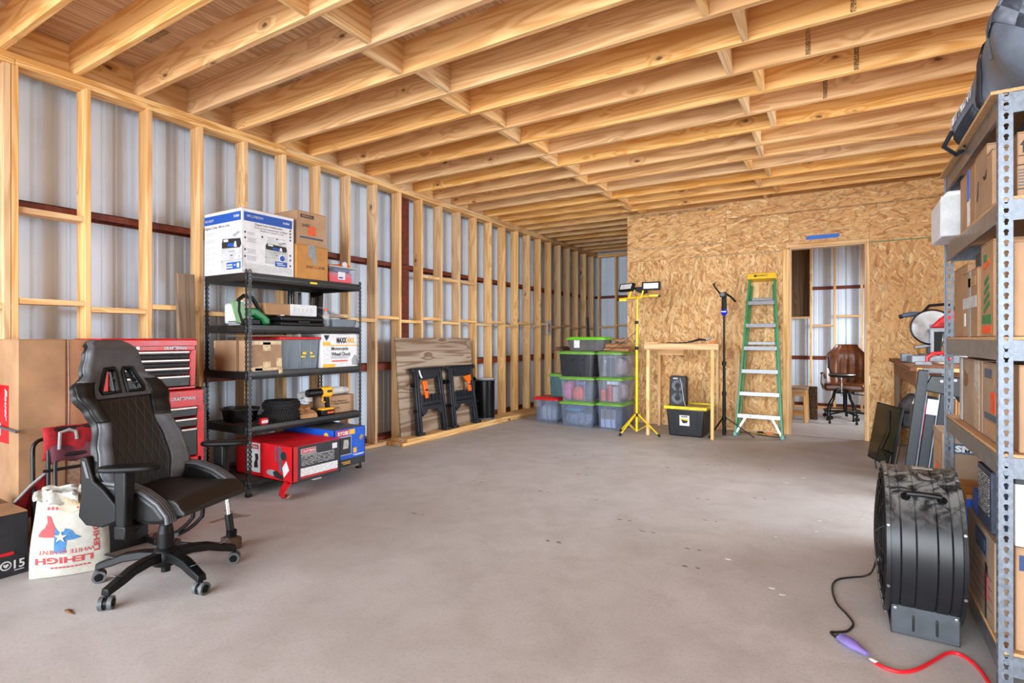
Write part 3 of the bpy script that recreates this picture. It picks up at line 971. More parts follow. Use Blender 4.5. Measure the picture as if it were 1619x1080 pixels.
allc = [c for k in cells for c in cells[k]]
shell = MB()
front = patch(allc, .012); back = patch(allc, .048, .75)
n0 = len(front.v)
shell.v = front.v + back.v
shell.f = list(front.f) + [tuple(n0 + i for i in reversed(f)) for f in back.f]
from collections import Counter
ec = Counter()
for f in front.f:
    for a, c in zip(f, f[1:] + f[:1]):
        ec[(a, c)] += 1
for (a, c), v in list(ec.items()):
    if (c, a) not in ec:
        shell.f.append((c, a, n0 + a, n0 + c))
shell.build('backrest', M['leather'], gc, smooth=60)
for k, nm, mt in (('h', 'headrest_panel', 'greyleather'), ('q', 'quilted_panel', 'quilt'), ('ul', 'upper_bolster', 'leather'), ('ur', 'upper_bolster', 'leather'), ('wl', 'lower_bolster', 'greyleather'), ('wr', 'lower_bolster', 'greyleather')):
    o = patch(cells[k], .004 if k != 'q' else .008).build(nm, M[mt], gc, smooth=60, solid=.010)
# stitched diamonds
b = MB()
for d in (-1, 1):
    for q in range(-8, 12):
        pts = []
        for i in range(30):
            t = .06 + .56 * i / 29
            yy = d * (t - .06) * .55 * BH * .62 + (q - 1) * .05 * d * 1.0
            w = ipl(WID, t)
            if abs(yy) < w * .62:
                pts.append(backpt(yy / w, t, -.0005))
            elif len(pts) > 2:
                break
            else:
                pts = []
        if len(pts) > 3 and (d > 0 or True):
            b.tube(pts, .0010, 4)
b.build('diamond_stitching', M['stitch'], gc, smooth=0)
for sg in (-1, 1):
    lp = []
    for t, yy in ((.664, .022), (.664, .124), (.682, .127), (.816, .078), (.816, .026), (.795, .022)):
        w = ipl(WID, t); lp.append(backpt(sg * yy / w, t, -.004))
    MB().tube(lp, .0105, 8, closed=True).build('slot_frame', M['black'], gc)
    lp2 = [p + Vector((-.028, 0, -.009)) for p in lp]
    MB().tube(lp2, .0105, 8, closed=True).build('slot_frame', M['black'], gc)
# piping along the outline
b = MB()
for sg in (-1, 1):
    b.tube([backpt(sg * .995, t / 40, .006) for t in range(1, 40)], .0045, 6)
b.build('piping', M['black'], gc)
# seat
NUs, NVs = 20, 20


def seatpt(u, v, top):
    x = -.17 + .49 * u; y = (-.20 + .40 * v) * (1.0 + .12 * sstep(.6, 1, u))
    ed = max(abs(v - .5) * 2, 0)
    z = .497 - .010 * math.sin(PI * u) + .012 * (1 - ed ** 3)
    if top:
        z -= .060 * sstep(.84, 1.0, u) ** 1.5
    else:
        z = .405 + .015 * u
    return (x, y, z)


b = MB()
b.grid(lambda i, j: seatpt(i / NUs, j / NVs, True), NUs, NVs)
k = len(b.v)
b.grid(lambda i, j: seatpt(i / NUs, j / NVs, False), NUs, NVs)
rim = [(i, 0) for i in range(NUs)] + [(NUs, j) for j in range(NVs)] + [(i, NVs) for i in range(NUs, 0, -1)] + [(0, j) for j in range(NVs, 0, -1)]
ix = lambda p: p[1] * (NUs + 1) + p[0]
for p, q in zip(rim, rim[1:] + rim[:1]):
    b.add([], []); b.f.append((ix(p), ix(q), k + ix(q), k + ix(p)))
b.build('seat_cushion', M['quilt'], gc, smooth=50, bevel=.018, seg=3)
prof = [(-.18, .400), (-.20, .47), (-.18, .545), (-.11, .572), (.0, .566), (.11, .535), (.20, .485), (.25, .43), (.255, .395), (.17, .385)]
for sg in (-1, 1):
    y0, y1 = (.198, .272) if sg > 0 else (-.272, -.198)
    MB().prism(prof, y0, y1, 'Y').build('seat_bolster', M['leather'], gc, bevel=.022, seg=3, smooth=60)
    b = MB()
    for dy in (-.022, -.008, .006, .02):
        b.tube([(x, (y0 + y1) / 2 + dy, z + .0 - abs(dy) * .12) for x, z in prof[1:9]], .011, 8)
    b.build('bolster_trim', M['greyleather'], gc, smooth=60)
# hinge covers at the back corners
for sg in (-1, 1):
    y = .272 * sg
    MB().prism([(-.20, .70), (-.165, .70), (-.125, .585), (-.07, .55), (.0, .48), (.01, .40), (-.08, .365), (-.17, .37), (-.215, .41), (-.20, .52)], y - .022, y + .022, 'Y').build('hinge_cover', M['black'], gc, bevel=.008, seg=2)
    MB().prism([(-.188, .68), (-.172, .68), (-.146, .60), (-.162, .60)], y + sg * .0225 - .002, y + sg * .0225 + .002, 'Y').build('hinge_badge', M['grey'], gc)
# arms
for sg in (-1, 1):
    y = .315 * sg
    pad = []
    n = 28
    for i in range(n):
        t = 2 * PI * i / n; c, s_ = math.cos(t), math.sin(t)
        pad.append((.128 * abs(c) ** .62 * (1 if c > 0 else -1), .046 * abs(s_) ** .7 * (1 if s_ > 0 else -1)))
    m = Matrix.Translation((.10, y, 0)) @ Matrix.Rotation(R(24 if sg < 0 else 22), 4, 'Z')
    b = MB().prism(pad, .652, .678, 'Z', m)
    b.build('armrest_pad', M['black'], gc, bevel=.010, seg=3, smooth=60)
    b = MB(); b.frus(.042, .112, y - .029, y + .029, .37, .655, .80)
    b.build('arm_post', M['black'], gc, bevel=.010, seg=2)
    b = MB(); b.box(.044, .110, y - .028, y + .028, .335, .40); b.box(.04, .11, y * .5 - abs(y) * .5, y * .5 + abs(y) * .5, .372, .392)
    b.build('arm_socket', M['black'], gc, bevel=.008, seg=2)
MB().box(-.16, .14, -.10, .10, .345, .40).build('tilt_mechanism', M['black'], gc, bevel=.012)
MB().cyl((.02, -.06, .36), (.04, -.30, .355), .006, n=8).build('tilt_lever', M['black'], gc)
b = MB(); b.cyl((0, 0, .105), (0, 0, .25), .040, .038, 20); b.cyl((0, 0, .25), (0, 0, .29), .038, .030, 20); b.cyl((0, 0, .29), (0, 0, .36), .029, n=20); b.cyl((0, 0, .045), (0, 0, .105), .022, n=16)
b.build('gas_lift', M['black'], gc)
MB().lathe([(0, .085), (.058, .085), (.066, .11), (.062, .15), (.045, .172), (.036, .176), (0, .176)], n=24).build('base_hub', M['black'], gc)
for q in range(5):
    a = R(-91.5 + 72 * q); d = Vector((math.cos(a), math.sin(a), 0)); sd = Vector((-d.y, d.x, 0))
    b = MB(); pts = [(.045, .145, .034, .044), (.12, .148, .032, .042), (.20, .138, .030, .040), (.255, .118, .029, .038), (.340, .092, .024, .034)]
    vs = []; fs = []
    for r, z, hw, hh in pts:
        for i, j in ((-1, -.5), (1, -.5), (.8, .5), (-.8, .5)):
            p = d * r + sd * (hw * i) + Vector((0, 0, z + hh * j - .01)); vs.append(p)
    for i in range(len(pts) - 1):
        for j in range(4):
            fs.append((i * 4 + j, i * 4 + (j + 1) % 4, i * 4 + 4 + (j + 1) % 4, i * 4 + 4 + j))
    fs += [(3, 2, 1, 0), tuple(len(vs) - 4 + j for j in range(4))]
    arm = b.add(vs, fs).build('base_arm', M['black'], gc, bevel=.006, seg=2)
    b2 = MB().prism([(-.016, -.04), (.016, -.04), (.012, .035), (-.012, .035)], 0, .003, 'Z', Matrix.Translation(d * .262 + Vector((0, 0, .1275))) @ Matrix.Rotation(a + PI / 2, 4, 'Z') @ Matrix.Rotation(R(-22), 4, 'X'))
    b2.build('foot_pad', M['grey'], arm, smooth=0)
    # twin-wheel caster
    hp = d * .330; ca = a + (PI / 2 + .5 if q in (0, 4) else .25 if q == 1 else 1.2)
    ax = Vector((math.cos(ca), math.sin(ca), 0)); c0 = hp + Vector((0, 0, .031))
    bb = MB(); bb.cyl(hp + Vector((0, 0, .028)), hp + Vector((0, 0, .08)), .008, n=10); bb.cyl(c0 - ax * .010, c0 + ax * .010, .024, n=20)
    cs = bb.build('caster', M['black'], gc)
    for sg in (-1, 1):
        mm = Matrix.Translation(c0 + ax * (.019 * sg)) @ ax.to_track_quat('X', 'Z').to_matrix().to_4x4()
        MB().lathe([(.020, -.009), (.031, -.009), (.031, .009), (.020, .009), (.020, -.009)], n=24, axis='X', m=mm).build('tread', M['grey'], cs)
        h = MB(); h.lathe([(0, -.006), (.020, -.006), (.020, .006), (0, .006)], n=20, axis='X', m=mm)
        for w in range(5):
            aa = 2 * PI * w / 5
            h.box(-.010, .010, -.003, .003, .0, .021, mm @ Matrix.Rotation(aa, 4, 'X'))
        h.build('wheel_hub', M['black'], cs)

# ---- sack of masonry cement --------------------------------------------------------
def sackpt(u, v, side):
    """u across 0..1, v up 0..1"""
    bulge = math.sin(PI * min(1, max(0, u))) ** .55 * math.sin(PI * min(1, .10 + .86 * v)) ** .6
    x = (u - .5) * (.345 - .035 * v + .012 * math.sin(5 * v))
    y = -side * (.078 * bulge + .006)
    y += .012 * math.sin(9 * u + 5 * v) * bulge * .35
    z = .43 * v + .012 * math.sin(7 * u) * v
    if v > .88:
        z += .016 * math.sin(17 * u) * (v - .88) / .12; y += .02 * math.sin(11 * u + side) * (v - .88) / .12
    return Vector((x, y, max(.0, z)))


sk = thing('cement_sack', 'upside-down white paper sack with red LEHIGH lettering and a Texas map, torn open on top', 'sack', (1.083, 1.273, 0), rot=(R(-5), 0, R(57)))
b = MB()
N1, N2 = 26, 26
b.grid(lambda i, j: sackpt(i / N1, j / N2, 1), N1, N2)
k = len(b.v)
b.grid(lambda i, j: sackpt(i / N1, j / N2, -1), N1, N2)
ix = lambda i, j: j * (N1 + 1) + i
for j in range(N2):
    b.f.append((ix(0, j), ix(0, j + 1), k + ix(0, j + 1), k + ix(0, j))); b.f.append((ix(N1, j), k + ix(N1, j), k + ix(N1, j + 1), ix(N1, j + 1)))
for i in range(N1):
    b.f.append((ix(i, 0), k + ix(i, 0), k + ix(i + 1, 0), ix(i + 1, 0)))
b.build('sack_body', M['sack'], sk, smooth=60)


def sack_print(name, mat, polys, lift=.0022):
    """print laid on the curved sack front; poly points are (u,v)"""
    me = bpy.data.meshes.new(name); bmm = bmesh.new()
    for p in polys:
        bmm.faces.new([bmm.verts.new((u, v, 0)) for u, v in p])
    bmesh.ops.triangulate(bmm, faces=bmm.faces[:], ngon_method='EAR_CLIP')
    for _ in range(2):
        bmesh.ops.subdivide_edges(bmm, edges=bmm.edges[:], cuts=1, use_grid_fill=True)
    for v in bmm.verts:
        v.co = sackpt(v.co.x, v.co.y, 1) + Vector((0, -lift, 0))
    bmm.to_mesh(me); bmm.free(); me.materials.append(mat)
    o = bpy.data.objects.new(name, me); COL.objects.link(o); o.parent = sk
    return o


def sack_text(s, mat, u0, u1, v0, v1, flip=False, vert=False, bold=.0):
    cu = bpy.data.curves.new('lettering', 'FONT'); cu.body = s; cu.size = 1; cu.resolution_u = 2; cu.offset = bold
    ob = bpy.data.objects.new('lettering', cu); me = bpy.data.meshes.new_from_object(ob); bpy.data.objects.remove(ob); bpy.data.curves.remove(cu)
    bmm = bmesh.new(); bmm.from_mesh(me); bmesh.ops.triangulate(bmm, faces=bmm.faces); bmm.to_mesh(me); bmm.free()
    xs = [v.co.x for v in me.vertices]; ys = [v.co.y for v in me.vertices]
    mnx, mxx, mny, mxy = min(xs), max(xs), min(ys), max(ys)
    for v in me.vertices:
        a = (v.co.x - mnx) / (mxx - mnx); c = (v.co.y - mny) / (mxy - mny)
        if vert:
            uu = u1 + (u0 - u1) * c; vv = v0 + (v1 - v0) * a
        elif flip:
            uu = u1 + (u0 - u1) * a; vv = v1 + (v0 - v1) * c
        else:
            uu = u0 + (u1 - u0) * a; vv = v0 + (v1 - v0) * c
        v.co = sackpt(uu, vv, 1) + Vector((0, -.0022, 0))
    me.materials.clear(); me.materials.append(mat)
    o = bpy.data.objects.new('lettering', me); COL.objects.link(o); o.parent = sk


sack_text('LEHIGH', M['redink'], .10, .82, .165, .245, flip=True, bold=.03)
sack_text('LEHIGH', M['redink'], .83, .90, .26, .70, vert=True, bold=.03)
sack_text('WHITE CEMENT', M['redink'], .14, .84, .285, .335, flip=True)
# the upside-down state map: red part, blue part, white star
sack_print('map_print', M['redink'], [[(.21, .74), (.27, .725), (.305, .66), (.345, .60), (.345, .485), (.24, .485), (.13, .50), (.13, .53), (.16, .57), (.205, .60), (.235, .66)]])
sack_print('map_print', M['blueink'], [[(.348, .60), (.385, .555), (.43, .545), (.465, .56), (.475, .59), (.52, .585), (.57, .565), (.60, .52), (.69, .475), (.58, .455), (.50, .445), (.485, .30), (.348, .30)]])
_st = [(.425 + (.088 if i % 2 == 0 else .035) * math.cos(R(90 + 36 * i)), .49 + (.072 if i % 2 == 0 else .029) * math.sin(R(90 + 36 * i))) for i in range(10)]
sack_print('star_print', M['sack'], [[(.425, .49), _st[i], _st[(i + 1) % 10]] for i in range(10)], lift=.0055)
sack_print('faint_print', M['redink'], [[(.20 + .06 * i, .80), (.235 + .06 * i, .80), (.235 + .06 * i, .835), (.20 + .06 * i, .835)] for i in range(3)] + [[(.62 + .05 * i, .83), (.65 + .05 * i, .83), (.65 + .05 * i, .86), (.62 + .05 * i, .86)] for i in range(4)] + [[(.30 + .05 * i, .105), (.335 + .05 * i, .105), (.335 + .05 * i, .125), (.30 + .05 * i, .125)] for i in range(10)])
sack_print('dusty_opening', M['sackdust'], [[(.38, .80), (.50, .77), (.62, .80), (.72, .86), (.74, .93), (.60, .965), (.40, .96), (.30, .92), (.32, .85)]])
sack_print('torn_edge', plain('orange_lining', (224, 160, 90), .8), [[(.46, .90), (.60, .875), (.72, .88), (.70, .91), (.58, .915), (.48, .93)]])
sack_print('grimy_patch', plain('grimy_paper', (120, 110, 104), .8, var=.3, nscale=50), [[(.15, .90), (.24, .88), (.34, .90), (.33, .94), (.20, .95)], [(.60, .925), (.72, .915), (.76, .94), (.64, .955)]])
# torn flaps and dusty contents at the top
b = MB()
for (cx_, cy_, z_, w_, h_, tl) in ((-.11, -.02, .425, .10, .05, .5), (-.02, -.055, .41, .13, .06, -.5), (.08, -.02, .44, .09, .055, .4), (.125, .02, .445, .10, .045, -.3), (-.06, .04, .44, .16, .05, .2)):
    b.grid(lambda i, j: (cx_ + w_ * (i / 5 - .5), cy_ - .022 * math.sin(i * 1.3 + j) + .02 * (j / 3) * tl, z_ + h_ * (j / 3 - .5) + .008 * math.sin(i * 2.1)), 5, 3)
b.build('torn_paper', M['sack'], sk, solid=.002, smooth=60)
b = MB().lathe([(0, .40), (.06, .398), (.11, .385), (.13, .36)], n=18, m=Matrix.Scale(.42, 4, (0, 1, 0)))
b.build('cement_powder', M['sackdust'], sk)
MB().grid(lambda i, j: (.005 + .035 * math.cos(i / 6 * PI) + .01 * j, -.035 + .012 * j, .425 + .012 * math.sin(i * 1.7) - .008 * j), 6, 2).build('torn_lining', plain('orange_lining', (224, 160, 90), .8), sk, solid=.002)


# ---- cartons -------------------------------------------------------------------------
def carton(name, label, x0, x1, y0, y1, z0, z1, mat, cat='box', group=None, rz=0.0, flaps=True, bev=.004, tape=None):
    c = ((x0 + x1) / 2, (y0 + y1) / 2, z0)
    t = thing(name, label, cat, c, rz, group)
    w, d, h = (x1 - x0) / 2, (y1 - y0) / 2, z1 - z0
    MB().box(-w, w, -d, d, .0005, h - .004).build('carton_body', mat, t, bevel=bev, seg=2)
    if flaps:
        if w > d:
            for s_ in (-1, 1):
                MB().box(-w, w, *sorted((s_ * .0015, s_ * d)), h - .0038, h).build('flap', mat, t, smooth=0)
        else:
            for s_ in (-1, 1):
                MB().box(*sorted((s_ * .0015, s_ * w)), -d, d, h - .0038, h).build('flap', mat, t, smooth=0)
    if tape:
        if w > d:
            MB().box(-w - .001, w + .001, -.024, .024, h - .09, h + .001).build('tape', M[tape], t, smooth=0)
        else:
            MB().box(-.024, .024, -d - .001, d + .001, h - .09, h + .001).build('tape', M[tape], t, smooth=0)
    return t, w, d, h


# tall cartons in the near corner
bc, w, d, h = carton('tall_carton', 'tall brown carton with a red product label at the left edge of the frame', .012, .42, 1.25, 1.486, 0, 1.268, M['brown_card'])
decal(bc, 'product_label', M['redprint'], (-.075, -d - .001, .80), '-y', .26, .36)
text(bc, 'Bauer', M['white'], (.025, -d - .003, .86), '-y', .20, .04, rot=-90, shear=.3, bold=.02)
decal(bc, 'tool_picture', M['ink'], (-.13, -d - .0025, .92), '-y', .05, .05)
decal(bc, 'print_block', M['print_white'], (-.10, -d - .0025, .70), '-y', .05, .08)
bc2, w2, d2, h2 = carton('tall_carton', 'second tall brown carton with clear tape down its edge, behind the gaming chair', .012, .405, 1.488, 1.63, 0, 1.266, M['brown_card'])
decal(bc2, 'tape', M['cleartape'], (w2, -d2 + .045, .36), '+x', .07, .64)
MB().tube([(w2 + .004, -d2 + .012, 1.262), (w2 + .006, -d2 + .016, .9), (w2 + .004, -d2 + .012, .5)], .002, 5).build('white_string', M['white'], bc2)
rod = MB().cyl((.02, 1.235, .722), (.452, 1.235, .712), .008, n=10).build('grey_bar', M['grey'], None)
tag(rod, 'thin grey metal bar lying across the red label of the tall carton', 'bar')
hold = MB()
# black open box with a brown inside
kb = thing('power_tool_box', 'low black printed box with open brown flaps at the lower left frame edge', 'box', (.60, .86, 0))
b = MB(); b.box(-.27, .27, -.31, .30, .0, .008); b.box(-.27, -.264, -.31, .30, .008, .33); b.box(.264, .27, -.31, .30, .008, .33); b.box(-.264, .264, -.31, -.304, .008, .33); b.box(-.264, .264, .294, .30, .008, .33)
b.build('box_body', M['charcoal'], kb, bevel=.002, seg=1)
MB().box(-.268, -.002, -.308, .298, .3305, .335).build('flap', M['dark_card'], kb, smooth=0)
MB().box(.002, .268, -.308, .298, .3305, .336).build('flap', M['brown_card'], kb, smooth=0)
b = MB()
for q in range(7):
    b.tube([(.05 + .05 * q + .02 * math.sin(q), .05 + .10 * math.sin(i / 5 + q), .341 + .004 * (q % 3)) for i in range(9)], .006, 5)
b.build('straw_packing', plain('paper_straw', (190, 146, 96), .8), kb)
text(kb, '15', M['white'], (.2712, .262, .060), '+x', .046, .046, bold=.02)
circ = lambda r_: [[(r_ * math.cos(2 * PI * i / 20), r_ * math.sin(2 * PI * i / 20)) for i in range(20)]]
decal_poly(kb, 'round_mark', M['white'], (.2705, .207, .062), '+x', circ(.024))
decal_poly(kb, 'round_mark', M['charcoal'], (.2716, .207, .062), '+x', circ(.018))
decal_poly(kb, 'heart_mark', M['white'], (.2727, .207, .062), '+x', [(0, -.012), (.011, .0), (.010, .008), (.004, .009), (0, .004), (-.004, .009), (-.010, .008), (-.011, 0)])
decal_poly(kb, 'tool_picture', M['redprint'], (.2705, .15, .125), '+x', [(-.14, -.012), (.02, -.006), (.06, -.012), (.09, -.01), (.09, .006), (.02, .006), (-.02, .012), (-.14, .012)])
decal_poly(kb, 'tool_picture', M['grey'], (.2705, .13, .148), '+x', [(-.12, -.006), (.01, 0), (.012, .004), (-.12, .01)])
decal(kb, 'underline', M['white'], (.2705, .262, .028), '+x', .04, .004)

# ---- folded camp chair leaning on the cartons
fc = thing('folded_camp_chair', 'folded black tube camp chair with red and grey fabric leaning on the tall cartons', 'chair', (.56, 1.44, 0))


def arc(p0, p1, p2, n=6):
    p0, p1, p2 = Vector(p0), Vector(p1), Vector(p2)
    return [(p0 * (1 - t) ** 2 + p1 * (2 * t * (1 - t)) + p2 * t * t) for t in [i / n for i in range(n + 1)]]


def utube(parent, name, x0, x1, yl, yr, zt, r, lean, mat):
    pts = [(x0, yl - .02, .011)] + arc((x0 + lean * .86, yl, zt - .07), (x0 + lean, yl, zt), (x0 + lean, yl + .06, zt)) + arc((x0 + lean, yr - .06, zt), (x0 + lean, yr, zt), (x0 + lean * .86, yr, zt - .07)) + [(x0, yr, .011)]
    return MB().tube(pts, r, 10).build(name, mat, parent, smooth=60)


utube(fc, 'frame_tube', .09, 0, -.10, .16, .72, .011, -.07, M['tubeblack'])
utube(fc, 'frame_tube', .05, 0, -.155, .175, .66, .011, -.09, M['tubeblack'])
utube(fc, 'seat_tube', .13, 0, -.075, .165, .56, .011, -.09, M['tubeblack'])
MB().tube([(.05, -.13, .48), (.06, .165, .48)], .010, 8).build('cross_bar', M['tubeblack'], fc)
MB().box(.03, .055, .10, .13, .455, .49).build('hinge_block', M['benchwood'], fc, bevel=.003)
b = MB().grid(lambda i, j: (.012 + .026 * math.sin(j / 8 * PI) + .01 * math.sin(i), -.125 + .29 * i / 12, .735 - .20 * j / 8 + .012 * math.sin(i * 1.1) * (j / 8)), 12, 8)
b.build('red_fabric', M['redfabric'], fc, solid=.006, smooth=60)
b = MB().grid(lambda i, j: (.042 + .012 * math.sin(i), -.10 + .28 * i / 10, .62 - .10 * j / 5 + .01 * math.sin(i * 1.3 + j)), 10, 5)
b.build('maroon_fabric', M['maroon'], fc, solid=.005, smooth=60)
MB().tube([(.055, -.055, .60), (.05, -.05, .70), (.045, .0, .712), (.05, .03, .70), (.053, .035, .65)], .010, 6).build('grey_binding', M['greyfabric'], fc)
b = MB().grid(lambda i, j: (.02 - .05 * j / 6 + .01 * math.sin(i), -.26 + .16 * i / 8, .30 + .16 * (i / 8) * (1 - .5 * j / 6) - .16 * j / 6 + .02), 8, 6)
b.build('hanging_fabric', M['redfabric'], fc, solid=.006, smooth=60)
MB().tube([(.028, -.265, .315), (.03, -.18, .41), (.03, -.10, .475)], .008, 6).build('grey_binding', M['greyfabric'], fc)

# ---- black steel frame with a jack behind the chair
sf = thing('wheel_chock_stand', 'black bent steel tube stand on the floor behind the gaming chair base', 'stand', (1.16, 1.76, 0))
MB().tube(arc((-.18, -.05, .03), (.05, -.02, .04), (.12, .06, .18)) + [(.13, .07, .33)], .012, 8).build('bent_tube', M['tubeblack'], sf)
MB().tube(arc((-.18, -.01, .03), (.07, .02, .04), (.15, .10, .18)) + [(.16, .11, .33)], .012, 8).build('bent_tube', M['tubeblack'], sf)
MB().tube([(-.2, -.06, .02), (.05, .02, .02), (.28, .12, .02)], .011, 8).build('floor_tube', M['tubeblack'], sf)
MB().tube([(.0, -.20, .235), (.03, -.16, .245), (.08, -.06, .30), (.12, .02, .335)], .010, 8).build('lever', M['tubeblack'], sf)
MB().box(-.19, -.06, -.07, .02, .012, .05).build('foot_plate', M['blackmetal'], sf, bevel=.006)
for x, y in ((-.14, -.05), (-.09, -.02), (-.11, .0)):
    MB().cyl((x, y, .05), (x, y, .058), .009, n=8).build('bolt', M['zinc'], sf)
MB().tube([(.12, .02, .335), (.16, .11, .335), (.13, .07, .33)], .011, 6).build('top_tube', M['tubeblack'], sf)
jk = thing('screw_jack', 'small rusty jack with a black and silver cylinder standing behind the gaming chair column', 'jack', (1.50, 1.93, 0))
MB().box(-.05, .05, -.04, .04, 0, .07).build('jack_base', plain('rusty_iron', (84, 58, 46), .8, var=.3), jk, bevel=.008)
b = MB(); b.cyl((0, 0, .07), (-.03, 0, .20), .022, n=14); b.cyl((0, 0, .08), (0.004, 0, .11), .03, n=14)
b.build('cylinder', M['black'], jk)
MB().cyl((-.03, 0, .20), (-.055, 0, .31), .012, n=12).build('rod', M['chrome'], jk)
MB().box(-.02, .02, -.03, .03, .31, .345).build('saddle', M['black'], jk, at=(-.055, 0, 0), bevel=.006)
kb2, w, d, h = carton('wheel_print_box', 'small black box printed with a wheel, between the sack and the gaming chair', .78, .96, 1.50, 1.72, 0, .235, M['charcoal'], flaps=True)
decal_poly(kb2, 'wheel_picture', M['rubber'], (w + .001, 0.0, .14), '+x', [[(.07 * math.cos(2 * PI * i / 24), .07 * math.sin(2 * PI * i / 24)) for i in range(24)]])
decal_poly(kb2, 'wheel_picture', M['lightgrey'], (w + .002, 0.0, .14), '+x', [[(.034 * math.cos(2 * PI * i / 20), .034 * math.sin(2 * PI * i / 20)) for i in range(20)]])

# ---- tool chest on rolling cabinet
FX = .55
def drawer(parent, y0, y1, z0, z1, xf):
    o = MB().box(xf, xf + .014, y0, y1, z0 + .003, z1 - .003).build('drawer', M['blackmetal'], parent, bevel=.003)
    h = MB(); h.prism([(xf + .014, z1 - .020), (xf + .026, z1 - .018), (xf + .026, z1 - .006), (xf + .014, z1 - .003)], y0 + .004, y1 - .004, 'Y')
    h.build('drawer_pull', M['handle'], o, bevel=.002, seg=1)


tc = thing('tool_chest', 'red upper tool chest with slim black drawers, on top of the rolling cabinet', 'tool chest', (.33, 1.965, .9))
w0, w1 = -.325, .278
b = MB(); b.box(-.21, .20, w0, w1, .0, .018); b.box(-.21, .20, w0, w1, .285, .352); b.box(-.21, -.195, w0, w1, .018, .285); b.box(-.195, .20, w0, w0 + .04, .018, .285); b.box(-.195, .20, w1 - .04, w1, .018, .285)
b.build('chest_body', M['red'], tc, bevel=.005)
MB().prism([(-.215, .352), (.208, .352), (.208, .318), (.214, .318), (.214, .36), (.20, .372), (-.20, .372), (-.215, .36)], w0 - .004, w1 + .004, 'Y').build('lid', M['red'], tc, bevel=.004)
for q in range(4):
    drawer(tc, w0 + .045, w1 - .045, .252 - .060 * (q if q < 3 else 3) - (.03 if q == 3 else 0), .285 - .060 * q + (.0 if q == 0 else .0), .188) if q < 3 else drawer(tc, w0 + .045, w1 - .045, .022, .105, .188)
for q in range(3):
    MB().box(.18, .19, w0 + .045, w1 - .045, .228 - .06 * q, .25 - .06 * q).build('drawer_gap', M['black'], tc, smooth=0)
text(tc, 'CRAFTSMAN', M['alu'], (.202, .13, .302), '+x', .155, .021, bold=.03)
MB().cyl((.20, -.115, .306), (.208, -.115, .306), .010, n=14).build('lock', M['chrome'], tc)
rc = thing('rolling_tool_cabinet', 'red rolling tool cabinet with black drawers, beneath the red tool chest', 'tool cabinet', (.33, 1.975, 0))
w0, w1 = -.335, .305
b = MB(); b.box(-.23, .24, w0, w1, .10, .125); b.box(-.23, .24, w0, w1, .775, .893); b.box(-.23, -.215, w0, w1, .125, .775); b.box(-.215, .24, w0, w0 + .045, .125, .775); b.box(-.215, .24, w1 - .045, w1, .125, .775); b.box(-.215, .24, w0, w1, .125, .40)
b.build('cabinet_body', M['red'], rc, bevel=.005)
for a, c in ((.70, .775), (.625, .692), (.41, .617)):
    drawer(rc, w0 + .05, w1 - .05, a, c, .228)
text(rc, 'CRAFTSMAN', M['alu'], (.242, .155, .835), '+x', .17, .024, bold=.03)
b = MB(); b.box(-.22, .22, w1, w1 + .035, .12, .905)
ts = b.build('side_tray', M['blackmetal'], rc, bevel=.004)
b = MB()
for i in range(34):
    z = .14 + i * .0225
    for k in range(2):
        y = w1 + .010 + .016 * k
        b.box(-.003, .003, -.006, .006, -.0015, .0015, Matrix.Translation((.2215, y, z + .011 * k)) @ Matrix.Rotation(R(45 if (i + k) % 2 else -45), 4, 'X'))
b.build('tread_bumps', M['zinc'], ts, kind='stuff', smooth=0)
for x in (-.18, .18):
    for y in (-.29, .26):
        MB().cyl((x, y - .015, .05), (x, y + .015, .05), .05, n=18).build('caster', M['black'], rc)

# ---- weathered plank
pk = MB().box(-.018, .018, -.068, .068, 0, 1.80).build('weathered_plank', M['oldwood'], None, bevel=.003, at=(.075, 2.415, .0))
pk.rotation_euler = (R(1.0), R(-.3), 0)
pk.location = (.055, 2.452, .003)
tag(pk, 'grey weathered plank leaning upright between the red tool chest and the black shelf rack', 'plank')
# =================================================================== black shelf rack
bk = thing('black_shelf_rack', 'black perforated steel shelf rack with five levels against the left stud wall', 'shelf', (.31, 3.205, 0))
RX, RY = .305, .60            # half depth, half length
slot = [(-.003, -.0065), (0, -.008), (.003, -.0065), (.0036, 0), (.003, .0065), (0, .008), (-.003, .0065), (-.0036, 0)]
for sx in (-1, 1):
    for sy in (-1, 1):
        b = MB()
        x, y = sx * RX, sy * RY
        hole_strip(b, (x - sx * .019, y, 0), (1, 0, 0), (0, 0, 1), .038, .0381, 48, slot)
        hole_strip(b, (x, y - sy * .019, 0), (0, 1, 0), (0, 0, 1), .038, .0381, 48, slot)
        p = b.build('post', M['blackmetal'], bk, solid=.002, smooth=0)
        MB().box(x - sx * .020 - .022, x - sx * .020 + .022, y - sy * .020 - .022, y - sy * .020 + .022, 0, .02).build('foot_cap', M['black'], p, bevel=.003)
LV = [.128, .558, 1.0, 1.378, 1.798]
